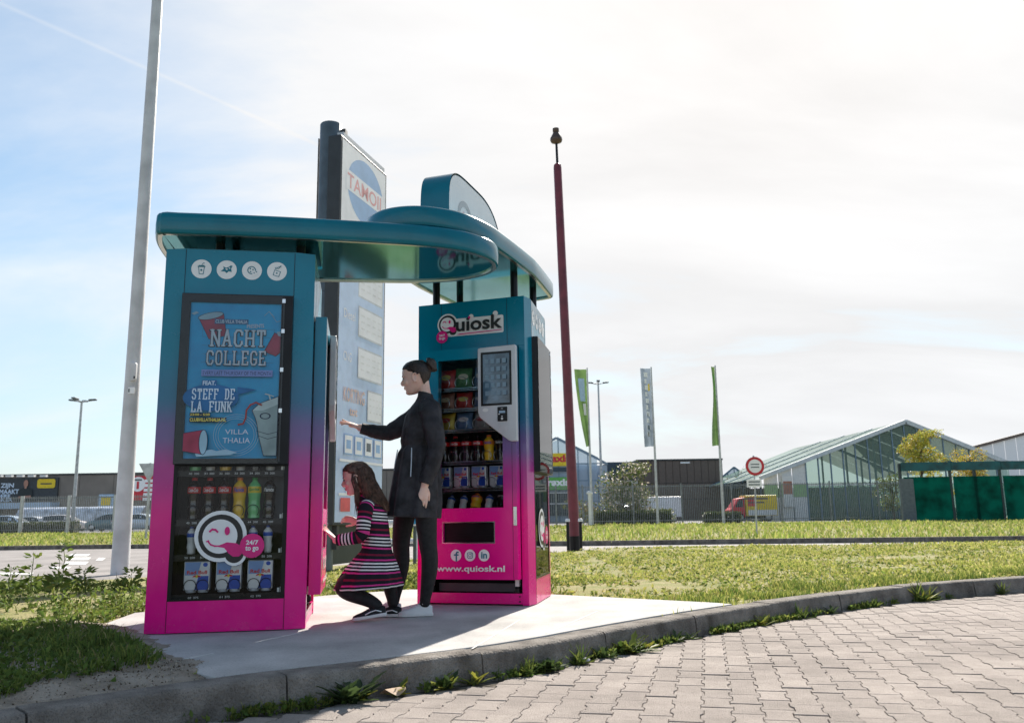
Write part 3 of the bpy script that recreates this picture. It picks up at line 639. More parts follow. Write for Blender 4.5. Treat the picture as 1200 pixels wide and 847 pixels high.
    pr.line([(a(x), b(y)) for x, y in [(.82, .665), (.76, .65), (.70, .665), (.66, .70), (.655, .75), (.63, .785), (.58, .79)]], .010, P_hose)
    pr.poly([(a(x), b(y)) for x, y in [(.13, .965), (.30, .945), (.36, .955), (.45, .945), (.58, .965), (.50, .98), (.15, .99)]], P_cupin)
    cup([(0, .845), (.20, .825), (.20, .975), (0, .955)]); pr.poly([(a(.215)+a(.045)*math.cos(t), b(.90)+H*.077*math.sin(t)) for t in np.linspace(0, 2*PI, 24)[:-1]], P_cupin); pr.line([(a(.215)+a(.045)*math.cos(t), b(.90)+H*.077*math.sin(t)) for t in np.linspace(0, 2*PI, 25)], .0035, P_line)

CAN_CTRL = [(0, 1.0), (.25, .99), (.44, .955), (.482, .925), (.497, .86), (.507, .4), (.50, 0), (.48, -.42), (.455, -.70), (.385, -.95), (.27, -1.11), (.14, -1.205), (0, -1.235)]
def canopy_outline():
    P = [Vector(p) for p in CAN_CTRL]+[Vector((-x, y)) for x, y in CAN_CTRL[-2:0:-1]]; n = len(P); out = []
    for i in range(n):
        a, b, c, d = P[i-1], P[i], P[(i+1) % n], P[(i+2) % n]
        for k in range(6):
            t = k/6; out.append(.5*((2*b)+(c-a)*t+(2*a-5*b+4*c-d)*t*t+(3*b-a-3*c+d)*t**3))
    return out[::-1]      # counter-clockwise
OUTL = canopy_outline()
def out_off(d):
    n = len(OUTL); r = []
    for i in range(n):
        t = (OUTL[(i+1) % n]-OUTL[i-1]).normalized(); r.append(OUTL[i]+Vector((-t.y, t.x))*d)
    return r
CSH = [0., 0.]
def ringz(d, z): return [(p.x*(1-CSH[1]*max(0, p.y-.2))+CSH[0], p.y, z) for p in out_off(d)]
if sum(OUTL[i].x*OUTL[(i+1) % len(OUTL)].y-OUTL[(i+1) % len(OUTL)].x*OUTL[i].y for i in range(len(OUTL))) < 0: OUTL = OUTL[::-1]

KH = 2.295
def side_xf(s, slant):
    """turns the middle of a side inward towards the rear"""
    p = Vector((s*.4705, .1205, 0)); return Matrix.Translation(p+Vector((-s*.012, 0, 0))) @ Matrix.Rotation(s*slant, 4, 'Z') @ Matrix.Translation(-p)
def kiosk(loc, rz, cz, vis, label, topper, art, slant=0.):
    """vis: -1 / +1 the side that carries the poster and the bottle window"""
    k = empty('vending_kiosk', loc, rz, label=label, cat='kiosk', group='vending kiosks on the slab')
    # --- carcass
    mb = MB()
    for s in (-1, 1):                                     # flanks of the bowed sides
        X_ = side_xf(s, slant) if slant else Matrix(); T_ = lambda x, y: tuple((X_ @ Vector((s*x, y, 0)))[:2]); f = [(s*.44, 0), T_(.47, .12), T_(.455, .12), (s*.425, .004)]; b = [T_(.47, .78), (T_(.47, .78)[0]-s*.03, .90), (T_(.47, .78)[0]-s*.045, .896), T_(.455, .78)]
        for q in (f, b): 
            if s < 0: q = q[::-1]
            m_ = MB(); m_.prism(q, .004, KH-.003); m_.build('side_flank', M_wrap, k)
    rb_ = .425-(.659*math.sin(slant)+.012 if slant else 0); mb.box(-rb_, rb_, .885, .897, .004, KH-.004); mb.build('back_panel', M_wrap, k)
    rx = .465-.659*math.sin(slant)-(.012 if slant else 0); mb = MB(); mb.prism([(-.436, .004), (.436, .004), (.455 if slant else .465, .12), (rx, .774), (rx-.029, .896), (.029-rx, .896), (-rx, .774), (-.455 if slant else -.465, .12)], KH-.02, KH); mb.build('top_plate', M_teal, k)
    mb = MB(); mb.prism([(-.42, .02), (.42, .02), (.43, .12), (rx-.03, .77), (rx-.05, .88), (.05-rx, .88), (.03-rx, .77), (-.43, .12)], .01, .07); mb.build('floor_plate', M_dark, k)
    # --- sides
    for s in (-1, 1):
        MB.dxf = side_xf(s, slant) if slant else None
        O, u = ((s*.4705, .7795, .006), (0, -1, 0)) if s < 0 else ((s*.4705, .1205, .006), (0, 1, 0))
        W = .659; mb = MB()
        holes = [(.012, W-.012, .184, 1.15)] if s == vis else []
        plate(mb, O, u, (0, 0, 1), W, KH-.012, .014, holes); mb.build('side_panel', M_wrap, k)
        if s != vis: continue
        X = s*.4705; yy = lambda U: O[1]+u[1]*U           # U -> local y
        rec = MB()                                         # recess behind the glass
        ya, yb = sorted((yy(.004), yy(W-.004))); xi = s*.30; xo = s*.4555
        x0, x1 = sorted((xi, xo))
        rec.box(*sorted((xi-s*.01, xi)), ya, yb, .17, 1.17); rec.box(x0, x1, ya, ya+.008, .17, 1.17); rec.box(x0, x1, yb-.008, yb, .17, 1.17); rec.box(x0, x1, ya+.009, yb-.009, .165, .175); rec.box(x0, x1, ya+.009, yb-.009, 1.165, 1.175)
        rec.build('window_recess', M_dark, k)
        for z in (.905, .618, .418, .192):                 # shelves with price rails
            sh = MB(); sh.box(*sorted((s*.31, s*.452)), ya+.01, yb-.01, z-.006, z); shelf = sh.build('shelf', M_blackm, k)
            r_ = MB(); r_.box(*sorted((s*.4525, s*.4575)), ya+.01, yb-.01, z-.012, z+.024); r_.build('price_rail', M_black, shelf)
            pr = Pr((s*.4578, O[1], 0), u, (0, 0, 1))
            cols = 3 if z < .3 else 6
            for c in range(cols):
                U0 = .11+(c*.087 if cols == 6 else .03+c*.175); num = {.905: 30, .618: 40, .418: 50, .192: 60}[z]+c
                pr.text(str(num), U0-.026, U0-.008, z, z+.012, M_whitem, .01); pr.text('200' if cols == 6 else '375', U0+.004, U0+.032, z, z+.012, M_whitem, .01)
            tag(pr.build('price_print', shelf), kind='stuff')
            for U0 in (W-.03,):
                c_ = MB(); c_.box(*sorted((s*.4535, s*.462)), *sorted((yy(U0), yy(U0+.012))), z+.026, z+.056); c_.box(*sorted((s*.4535, s*.46)), *sorted((yy(U0-.016), yy(U0-.004))), z+.026, z+.05); c_.build('shelf_clip', M_whitem, shelf)
        gp = MB(); gp.box(*sorted((s*.4645, s*.4685)), ya+.008, yb-.008, .186, .952); gp.build('window_glass', M_glass, k)
        pr = Pr((s*.4735, O[1], 0), u, (0, 0, 1)); smile_logo(pr, .283, .545, .148); badge(pr, .464, .487, .070); pr.build('logo_sticker', k)
        # black border round the window
        bd = MB(); plate(bd, (s*.4725, O[1]+u[1]*.002, .181), u, (0, 0, 1), W-.004, .79, .0018, [(.022, W-.028, .012, .77)]); bd.build('window_border', M_black, k)
        # poster case standing proud
        pc = MB(); PW, PH = W-.004, 1.036
        plate(pc, (s*.517, O[1]+u[1]*.002, .962), u, (0, 0, 1), PW, PH, .0455, [(.052, PW-.068, .034, PH-.052)]); frame = pc.build('poster_case', M_blackm, k, bevel=.004)
        iw, ih = PW-.12, PH-.086
        if art:
            pr = Pr((s*.500, O[1]+u[1]*.054, .962+.034), u, (0, 0, 1), step=.00012, start=.0); poster_art(pr, iw, ih); pr.build('poster', frame)
        else:
            pr = Pr((s*.500, O[1]+u[1]*.054, .962+.034), u, (0, 0, 1), step=.003); pr.rect(0, iw, 0, ih, M_white); pr.rect(.03, iw-.03, .25, ih-.08, P_cupin); pr.build('poster', frame)
        gp = MB(); gp.box(*sorted((s*.5180, s*.5195)), *sorted((yy(.004), yy(PW-.060))), .966, .962+PH-.004); gp.build('poster_glass', M_glass2, frame)
        ed = MB(); ed.box(*sorted((s*.5175, s*.5205)), *sorted((yy(PW-.056), yy(PW-.047))), .975, 1.985); ed.build('hinge_strip', M_slateh, frame)
        for z in (1.27, 1.52, 1.76, 1.95):
            c_ = MB(); c_.box(*sorted((s*.5195, s*.523)), *sorted((yy(PW-.062), yy(PW-.043))), z, z+.025); c_.build('hinge_clip', M_chrome, frame)
        for U0 in (.0015, W-.0045):
            sm_ = MB(); sm_.box(*sorted((s*.4706, s*.4716)), *sorted((yy(U0), yy(U0+.003))), .01, KH-.008); sm_.build('panel_seam', M_black, k)
        for U0 in (.05, .2, .45, .6):
            sc_ = MB(); sc_.lathe([(.004, s*.4708), (.004, s*.4722)], 8, (0, yy(U0), .05), axis='X'); sc_.build('screw', M_pink, k)
        # the four round icons
        for i, U0 in enumerate((.097, .247, .398, .549)):
            pr = Pr((s*.4712, O[1], 0), u, (0, 0, 1), start=.0008); z = 2.165; pr.poly(circ(U0, z, .060), M_white); T = M_tealp; c = lambda x, y: (U0+x, z+y)
            if i == 0:
                pr.line([c(-.017, .014), c(-.012, -.032), c(.012, -.032), c(.017, .014)], .004, T); pr.line([c(-.02, .015), c(.02, .015)], .006, T); pr.line([c(-.015, .021), c(.015, .021)], .005, T); pr.line([c(.002, .022), c(.006, .034), c(.016, .039)], .003, T); pr.poly(circ(U0, z-.008, .006, n=12), T)
            elif i == 1:
                pr.poly([c(-.036, -.012), c(-.018, .006), c(-.022, .022), c(-.004, .012), c(.014, .02), c(.022, .028), c(.034, .026), c(.026, .008), c(.03, -.014), c(.012, -.010), c(.0, -.022), c(-.012, -.012)], T); pr.poly([c(-.010, .006), c(.002, -.004), c(.006, .006)], M_white); pr.poly([c(.010, .012), c(.020, .004), c(.020, .014)], M_white)
            elif i == 2:
                pr.ring(U0-.002, z+.002, .020, .026, T); pr.poly(circ(U0-.01, z+.012, .005, n=10), T); pr.poly(circ(U0+.006, z+.006, .0045, n=10), T); pr.poly(circ(U0-.008, z-.008, .0045, n=10), T); pr.poly(circ(U0+.018, z-.018, .016, n=14), M_white); pr.poly(circ(U0+.014, z-.016, .004, n=10), T); pr.poly(circ(U0+.028, z-.008, .004, n=10), T)
            else:
                pr.line([c(-.022, -.024), c(-.014, .008), c(.022, -.002), c(.012, -.034), c(-.022, -.024)], .004, T); pr.poly([c(-.006, -.016), c(.004, -.016), c(.004, -.008), c(-.006, -.008)], T); pr.ring(U0-.006, z+.02, .004, .007, T, n=12); pr.ring(U0+.008, z+.022, .004, .007, T, n=12); pr.line([c(.014, .026), c(.024, .034)], .006, T)
            pr.build('icon_sticker', k)
    # --- front
    MB.dxf = None
    mb = MB(); plate(mb, (-.439, -.0005, 1.912), (1, 0, 0), (0, 0, 1), .878, KH-1.914, .02); mb.build('header_panel', M_wrap, k)
    for x in (-.245, .30):
        g_ = MB(); g_.box(x, x+.003, -.0012, .0, 1.915, KH-.003); g_.build('panel_seam', M_black, k)
    for x0, x1 in ((-.439, -.372), (.392, .439)):
        mb = MB(); mb.box(x0, x1, -.0005, .02, .005, 1.910); mb.build('front_post', M_wrap, k)
    mb = MB(); mb.box(-.371, .391, .003, .018, .012, .086); bp = mb.build('base_plate', M_wrap, k)
    for z in (.03, .065):
        d_ = MB(); d_.lathe([(.006, -.001), (.006, .0025)], 10, (.37, .0, z), axis='Y'); d_.build('screw', M_black, bp)
    mb = MB(); mb.box(-.37, .39, .14, .15, .08, .62); mb.box(-.37, .39, .02, .14, .078, .084); mb.build('underside_recess', M_dark, k)
    for x, w_ in ((.345, .03), (-.335, .03)):
        mb = MB(); mb.box(x-w_/2, x+w_/2, .02, .05, .135, .186); lg = mb.build('machine_leg', M_whitem, k); m2 = MB(); m2.lathe([(.022, .085), (.024, .09), (.024, .12), (.012, .136)], 14, (x, .035, 0)); m2.build('foot', M_black, lg)
    mb = MB(); mb.box(-.30, .32, .09, .10, .09, .15); mb.build('kick_rail', M_cab, k)
    # door
    DX0, DX1, DZ0, DZ1 = -.368, .388, .188, 1.904
    wx0, wx1, wz0, wz1 = -.240, .282, .700, 1.820; fx0, fx1, fz0, fz1 = -.196, .206, .452, .594
    mb = MB(); plate(mb, (DX0, -.080, DZ0), (1, 0, 0), (0, 0, 1), DX1-DX0, DZ1-DZ0, .072, [(wx0-DX0, wx1-DX0, wz0-DZ0, wz1-DZ0), (fx0-DX0, fx1-DX0, fz0-DZ0, fz1-DZ0)])
    door = mb.build('door', M_wrap, k, bevel=.004)
    g_ = MB(); g_.box(wx0-.004, wx1+.004, -.060, -.054, wz0-.004, wz1+.004); g_.build('door_glass', M_glass, door)
    e_ = MB(); e_.box(.352, .3545, -.0808, -.0795, DZ0+.004, 1.16); e_.build('stile_seam', M_black, door)
    fl = MB(); fl.box(fx0+.003, fx1-.003, -.058, -.050, fz0+.003, fz1-.003); fl.box(fx0+.01, fx1-.01, -.062, -.0575, fz0+.045, fz0+.05); fl.build('delivery_flap', M_black, door)
    fm = MB(); plate(fm, (fx0-.008, -.0805, fz0-.008), (1, 0, 0), (0, 0, 1), fx1-fx0+.016, fz1-fz0+.016, .004, [(.008, fx1-fx0+.008, .008, fz1-fz0+.008)]); fm.build('flap_frame', M_trim, door)
    lk = MB(); lk.box(.358, .384, -.084, -.0795, .57, .705); lk.lathe([(.008, -.0845), (.008, -.088)], 12, (.371, 0, .60), axis='Y'); lk.build('lock', M_chrome, door, bevel=.002)
    pr = Pr((0, -.0815, 0), (1, 0, 0), (0, 0, 1))
    for i, x in enumerate((-.092, .020, .130)):
        z = .360; pr.poly(circ(x, z, .042), M_white)
        if i == 0: pr.line([(x+.003, z-.040), (x+.003, z+.012), (x+.008, z+.022), (x+.018, z+.022)], .011, M_tealp); pr.line([(x-.012, z+.003), (x+.017, z+.003)], .010, M_tealp)
        elif i == 1:
            o_ = rrect(x-.022, x+.022, z-.022, z+.022, .011); pr.poly(o_, M_tealp); pr.poly(rrect(x-.0175, x+.0175, z-.0175, z+.0175, .008), M_white); pr.ring(x, z, .0085, .0125, M_tealp, n=20); pr.poly(circ(x+.0125, z+.0125, .003, n=10), M_tealp)
        else: pr.text('in', x-.022, x+.024, z-.022, z+.024, M_tealp, .03)
    pr.text('www.quiosk.nl', -.245, .290, .232, .288, M_white, .025); pr.build('door_print', door)
    # terminal on the door
    tp = [(.106, 1.40), (.118, 1.365), (.15, 1.335), (.34, 1.186), (.362, 1.176), (.408, 1.176), (.408, 1.888), (.400, 1.896), (.116, 1.888), (.106, 1.878)]
    mb = MB(); mb.extrude(tp, (0, -.083, 0), (1, 0, 0), (0, 0, 1), .042); term = mb.build('payment_terminal', M_silver, door, bevel=.008, seg=3)
    mb = MB(); plate(mb, (.132, -.1275, 1.445), (1, 0, 0), (0, 0, 1), .242, .405, .003, [(.016, .226, .016, .389)]); mb.build('screen_bezel', M_black, term)
    mb = MB(); mb.box(.147, .359, -.1255, -.1252, 1.46, 1.835); mb.build('screen', mat('screen glass', (.10, .19, .27), .08, var=.35, vscale=5, spec=.8), term)
    pr = Pr((0, -.1255, 0), (1, 0, 0), (0, 0, 1)); Mi = mat('faint menu tile', (.16, .26, .34), .2)
    for i in range(4):
        for j in range(5): pr.rect(.165+i*.047, .195+i*.047, 1.52+j*.06, 1.555+j*.06, Mi)
    tag(pr.build('screen_menu', term), kind='stuff')
    mb = MB(); mb.box(.262, .338, -.134, -.1255, 1.325, 1.432); rd = mb.build('card_reader', M_black, term, bevel=.004)
    pr = Pr((0, -.1345, 0), (1, 0, 0), (0, 0, 1)); pr.rect(.276, .324, 1.385, 1.402, mat('reader display', (.30, .45, .60), .2)); pr.text('pay', .292, .308, 1.412, 1.422, M_whitem); pr.rect(.272, .282, 1.375, 1.381, M_white); pr.poly(circ(.30, 1.36, .006, n=12), M_silver); pr.rect(.292, .308, 1.336, 1.350, M_whitem); pr.build('reader_print', rd)
    pr = Pr((0, -.1255, 0), (1, 0, 0), (0, 0, 1)); pr.ring(.166, 1.415, .0, .024, M_whitem, n=24, sy=.6); pr.rect(.27, .335, 1.245, 1.30, mat('pale sticker', (.60, .60, .62), .5)); tag(pr.build('terminal_sticker', term), kind='stuff')
    # cabinet and shelves behind the door glass
    mb = MB(); mb.box(-.33, .35, .44, .45, .62, 1.88); mb.box(-.338, -.330, -.005, .44, .62, 1.88); mb.box(.350, .358, -.005, .44, .62, 1.88); mb.box(-.33, .35, -.005, .44, 1.872, 1.88); mb.box(-.33, .35, -.005, .44, .62, .63); mb.build('cabinet', M_cab, k)
    for z in (1.612, 1.452, 1.290, 1.048, .846, .690):
        mb = MB(); mb.box(-.325, .345, .02, .43, z-.006, z-.002, M_chrome); sh = mb.build('tray', M_chrome, k)
        r2 = MB(); r2.tube([(-.325, .014, z+.004), (.345, .014, z+.004)], .0035, 6); r2.tube([(-.325, .012, z-.018), (.345, .012, z-.018)], .0035, 6)
        for x in np.linspace(-.32, .34, 12): r2.tube([(x, .013, z+.004), (x, .013, z-.018)], .002, 5)
        r2.build('tray_rail', M_chrome, sh)
    # header logo
    if topper:
        pr = Pr((0, -.0022, 0), (1, 0, 0), (0, 0, 1)); quiosk_logo(pr, -.275, .272, 2.055, 2.170); badge(pr, -.232, 2.022, .049); pr.build('header_logo', k)
    # --- posts and canopy
    CSH[0], CSH[1] = (-.035, .13) if slant else (-.045, .0)
    for x in (-.33, .33):
        for y in (.10, .60):
            mb = MB(); mb.tube([(x, y, KH-.01), (x, y, cz+.015)], .029, 16); mb.lathe([(.05, KH+.0), (.05, KH+.012)], 16, (x, y, 0)); mb.build('canopy_post', M_blackm, k, smooth=40)
    T = .14
    ct = MB(); ct.loft([ringz(.012, cz), ringz(-.001, cz+.004), ringz(-.006, cz+.016), ringz(-.008, cz+.07), ringz(-.005, cz+.120), ringz(.004, cz+.134), ringz(.03, cz+T), ringz(.2, cz+T+.012)], caps=False)
    n_ = len(OUTL); ct.f.append(tuple(len(ct.v)-n_+i for i in range(n_))); ct.m.append(0)
    can = ct.build('canopy', M_teal, k, smooth=50)
    tm = MB(); tm.loft([ringz(.036, cz+.012), ringz(.034, cz-.004), ringz(.010, cz-.004), ringz(.0115, cz+.002)], caps=False); tm.build('canopy_trim', M_trim, can, smooth=40)
    un = MB(); p_ = ringz(.035, cz+.010); un.add(p_, [tuple(range(len(p_)-1, -1, -1))]); un.build('canopy_underside', M_under, can)
    bt = MB(); bt.lathe([(.0, -.02), (.014, -.018), (.018, 0), (.018, .012), (.010, .016)], 12, (-.38, .97, cz+.05), axis='Y'); bt.build('end_cap', M_teal, can, smooth=40)
    if topper:
        zt = cz+T+.008; y0, y1 = -.56, .62; hw = .115; xc = -.055; prof = []
        for i in range(41):
            t = PI*i/40; c, s_ = math.cos(t), math.sin(t); e = .34 if i < 20 else .80
            prof.append(((y0+y1)/2-(y1-y0)/2*math.copysign(abs(c)**e, c), zt+.545*s_**e))
        prof[0] = (prof[0][0], zt-.012); prof[-1] = (prof[-1][0], zt-.012)
        bd = MB(); n = len(prof); vs = [(xc+sx*hw, y, z) for sx in (-1, 1) for y, z in prof]
        bd.add(vs, [(i, n+i, n+i+1, i+1) for i in range(n-1)]); tpn = bd.build('roof_sign', M_teal, can, smooth=40)
        for sx in (-1, 1):
            pts = [(y, z) for y, z in prof]; 
            fc = MB(); cen = ((y0+y1)/2, zt+.1)
            q = [((y-cen[0])*.985+cen[0], (z-zt)*.975+zt) for y, z in pts]
            fc.add([(xc+sx*(hw-.004), y, z) for y, z in q], [tuple(range(n)) if sx < 0 else tuple(range(n-1, -1, -1))]); fc.build('sign_face', M_white, tpn)
        pr = Pr((xc+hw-.003, 0, 0), (0, 1, 0), (0, 0, 1)); zc = zt+.21
        Mg = mat('silver grey lettering', (.50, .51, .52), .4)
        pr.ring(-.24, zc, .105, .15, Mg); pr.poly(circ(-.20, zc+.04, .016, .026, 16), mat('pale pink print', (.75, .35, .45), .4)); pr.line([(-.30, zc+.04), (-.27, zc+.055), (-.25, zc+.04)], .012, MATS['pale pink print'])
        pr.line([(-.31, zc-.03), (-.27, zc-.055), (-.2, zc-.05), (-.14, zc-.1)], .014, MATS['pale pink print'])
        pr.text('uiosk', -.08, .46, zc-.11, zc+.11, Mg, .02); pr.build('sign_lettering', tpn)
    return k
K1L, K1R = (-1.32, 5.663), R(100); K2L, K2R = (-.32, 6.475), R(-18.6)
k1 = kiosk((*K1L, .0), K1R, 2.365, -1, 'teal to pink vending kiosk seen from its side, with party poster and bottle window', False, True)
k2 = kiosk((*K2L, .0), K2R, 2.505, 1, 'teal to pink vending kiosk seen from the front, with glass door and silver payment terminal', True, False, R(7.5))

# ------------------------------------------------------------------ goods in the kiosks
L_cola = mat('cola', (.016, .007, .005), .08, var=.2, coat=.6); L_red = mat('red bottle label', (.62, .012, .012), .3, var=.06); L_blk = mat('black bottle label', (.02, .018, .018), .3)
L_org = mat('orange soda', (.86, .52, .03), .1, var=.06, coat=.5); L_grn = mat('lime soda', (.16, .58, .22), .1, var=.06, coat=.5); L_capg = mat('green cap', (.03, .35, .08), .4); L_capr = mat('red cap', (.55, .02, .02), .4); L_capo = mat('orange cap', (.80, .20, .04), .4); L_bluel = mat('blue label', (.02, .10, .50), .3); L_yel = mat('yellow label', (.80, .62, .04), .3); L_wht = mat('white label', (.75, .75, .75), .35); L_silver = mat('can silver', (.62, .64, .68), .3, .3, var=.08); L_rbblue = mat('can blue', (.015, .07, .42), .28, .2, var=.08); L_orl = mat('orange label', (.75, .22, .03), .3)
def wraptext(mb, t, r, z0, z1, half, m, bold=.02, cy0=0., shear=0.):
    vs, fs, a, b, c, d = text_data(t, bold); out = []
    for p in vs:
        zz_ = (p[1]-c)/(d-c); ang = ((p[0]-a)/(b-a)-.5)*2*half+shear*(zz_-.5); out.append((r*math.sin(ang), -r*math.cos(ang), z0+zz_*(z1-z0)))
    mb.add(out, fs, m)
def bottle(h, r, liquid, label, cap, txt=None, txtm=None, zl=(.62, .80), band=None):
    e = empty('bottle'); b = MB()
    b.lathe([(r*.75, 0), (r*.92, .004), (r*.85, .03*h/.24), (r, .06*h/.24), (r*.96, .28*h), (r*.86, .40*h), (r*.90, .50*h), (r, .60*h), (r, .74*h), (r*.86, .82*h), (r*.45, .90*h), (r*.38, .92*h), (r*.38, .94*h)], 18); b.build('bottle_body', liquid, e, smooth=60)
    l = MB(); l.lathe([(r*1.012, zl[0]*h), (r*1.02, zl[0]*h+.001), (r*1.02, (zl[1]-.06)*h), (r*1.0, zl[1]*h-.006)], 18); lo = l.build('bottle_label', label, e, smooth=40)
    if band:
        q = MB(); q.lathe([(r*1.021, (zl[0]+.04)*h), (r*1.022, (zl[0]+.10)*h)], 18); q.build('label_band', band, lo)
    if txt:
        w = MB(); wraptext(w, txt, r*1.03, (zl[0]+.03)*h, (zl[1]-.055)*h, .80, txtm or L_wht, .03, shear=.15); w.build('label_lettering', txtm or L_wht, lo)
    c = MB(); c.lathe([(r*.43, .93*h), (r*.45, .935*h), (r*.45, .99*h), (r*.40, h)], 14); c.build('cap', cap, e, smooth=40); return e
def can_pack(w=.132, d=.06, h=.178):
    e = empty('can_pack'); b = MB(); b.box(-w/2, w/2, 0, d, .014, h); body = b.build('carton', L_silver, e, bevel=.006)
    pr = Pr((0, -.0005, 0), (1, 0, 0), (0, 0, 1), step=.0003)
    pr.poly([(-.010, .018), (.060, .018), (.060, .095), (.010, .095)], L_rbblue); pr.poly([(-w/2+.006, h*.57), (.004, h*.57), (.018, h-.006), (-w/2+.006, h-.006)], L_rbblue) if False else None
    pr.poly([(.012, .100), (.060, .100), (.060, h-.006), (.030, h-.006)], L_silver)
    pr.poly([(-.060, .100), (.004, .100), (.020, h-.006), (-.060, h-.006)], mat('can pale blue', (.18, .30, .58), .3, .2))
    pr.text('Red Bull', -.050, .052, .105, .126, L_red, .03); pr.poly(circ(0, .094, .009, n=14), L_yel)
    pr.poly([(-.022, .088), (-.004, .092), (-.004, .100), (-.016, .098)], L_red); pr.poly([(.022, .088), (.004, .092), (.004, .100), (.016, .098)], L_red)
    pr.poly(circ(.042, h-.020, .012, n=16), L_rbblue); pr.build('carton_print', body)
    for x in (-.031, .031):
        c = MB(); c.lathe([(.020, 0), (.026, .003), (.029, .012), (.029, .016)], 16, (x, d/2, 0)); c.build('can', L_silver, e, smooth=40)
    return e
def snack_bag(w, h, m1, m2, txt):
    e = empty('snack_bag'); n = 14; m_ = 10; vs = []; fs = []; b = MB()
    for side in (-1, 1):
        base = len(vs)
        for i in range(n):
            for j in range(m_):
                u_, v_ = i/(n-1), j/(m_-1); puff = (math.sin(PI*u_)**.6)*(math.sin(PI*v_)**.6)*.028; cr = .004*math.sin(v_*40)*(abs(u_-.5) > .44)
                vs.append((w*(v_-.5)*(1-.06*math.sin(PI*u_)), side*puff+cr+.003*mnoise.noise(Vector((u_*6, v_*6, side))), h*u_))
        for i in range(n-1):
            for j in range(m_-1):
                q = (base+i*m_+j, base+i*m_+j+1, base+(i+1)*m_+j+1, base+(i+1)*m_+j); fs.append(q if side < 0 else q[::-1])
    b.add(vs, fs); body = b.build('bag_body', m1, e, smooth=180)
    pr = Pr((0, -.0300, 0), (1, 0, 0), (0, 0, 1), step=.0004); pr.poly(circ(0, h*.55, w*.30, h*.14, 20), m2); pr.text(txt, -w*.22, w*.22, h*.50, h*.60, L_wht, .03) if txt else None; pr.build('bag_print', body); return e
def put(e, kl, kr, x, y, z, rot, label, cat, group, tilt=0.):
    M = Matrix.Translation((*kl, 0)) @ Matrix.Rotation(kr, 4, 'Z') @ (side_xf(1, R(7.5)) if kl is K2L and abs(rot-R(90)) < .01 else Matrix()) @ Matrix.Translation((x, y, z)) @ Matrix.Rotation(rot, 4, 'Z') @ Matrix.Rotation(tilt, 4, 'X')
    e.matrix_world = M; tag(e, label, cat, group); return e
protos = {
 'cola': bottle(.245, .038, L_cola, L_red, L_capr, 'Coca-Cola'), 'zero': bottle(.245, .038, L_cola, L_red, M_black, 'Coca-Cola'), 'fanta': bottle(.245, .039, L_org, L_orl, L_capo, 'Fanta', L_bluel, band=None), 'sprite': bottle(.245, .039, L_grn, L_yel, L_capg, 'Sprite', L_capg),
 'cassis': bottle(.245, .038, L_cola, L_blk, M_black, 'Fanta', L_wht), 'water': bottle(.16, .027, L_wht, L_bluel, L_rbblue, None), 'pack': can_pack()}
used = set()
def inst(key):
    p = protos[key]
    if key in used: return copy_tree(p)
    used.add(key); return p
desc = {'cola': 'cola bottle with red label and red cap', 'zero': 'cola bottle with red label and black cap', 'fanta': 'orange soda bottle with orange cap', 'sprite': 'green lemon soda bottle with green cap', 'cassis': 'dark soda bottle with black label', 'water': 'small white bottle with blue label', 'pack': 'silver and blue energy drink can pack'}
sdesc = {'cola': 'red capped cola bottle', 'zero': 'black capped cola bottle', 'fanta': 'orange soda bottle', 'sprite': 'green soda bottle', 'cassis': 'dark soda bottle', 'water': 'small white bottle'}
cat_ = {'cola': 'bottle', 'zero': 'bottle', 'fanta': 'bottle', 'sprite': 'bottle', 'cassis': 'bottle', 'water': 'bottle', 'pack': 'can pack'}
ordn = ['first', 'second', 'third', 'fourth', 'fifth', 'sixth']
for kl, kr, s, kn in ((K1L, K1R, -1, "left kiosk window"), (K2L, K2R, 1, "right kiosk side window")):
    rot = R(-90) if s < 0 else R(90); Y = lambda U: .7795-U if s < 0 else .1205+U; grp = 'drinks in the '+kn
    for i, kname in enumerate(['sprite', 'water', 'fanta', 'water', 'cola', 'water']):
        put(inst(kname), kl, kr, s*.405, Y(.11+i*.087), .907, rot, f'{sdesc[kname]} mostly behind the poster case, {ordn[i]} from left, {kn}', cat_[kname], grp)
    for i, kname in enumerate(['cola', 'cola', 'zero', 'fanta', 'sprite', 'cassis']):
        put(inst(kname), kl, kr, s*.405, Y(.11+i*.087), .644, rot, f'{sdesc[kname]}, {ordn[i]} from left in upper row, {kn}', cat_[kname], grp)
    for i in range(6):
        put(inst('water'), kl, kr, s*.405, Y(.11+i*.087), .444, rot, f'small white bottle, {ordn[i]} from left in middle row, {kn}', 'bottle', grp, tilt=R(4))
    for i in range(3):
        put(inst('pack'), kl, kr, s*.445, Y(.155+i*.178), .222, rot, f'silver blue can pack, {ordn[i]} from left in bottom row, {kn}', 'can pack', grp).scale = (1.1, 1.0, 1.02)
    kk = k1 if s < 0 else k2; MB.dxf = None if s < 0 else side_xf(1, R(7.5))
    for zc, Us in ((.69, [.11+i*.087 for i in range(6)]), (.262, [.155+i*.178+q for i in range(3) for q in (-.035, .035)])):
        for U in Us:
            c_ = MB(); c_.tube([(s*.452, Y(U)+.034*math.cos(t), zc+.036*math.sin(t)) for t in np.linspace(-.25*PI, 1.25*PI, 16)], .0022, 5); c_.build('spiral_coil', M_black, kk, smooth=180)
MB.dxf = None
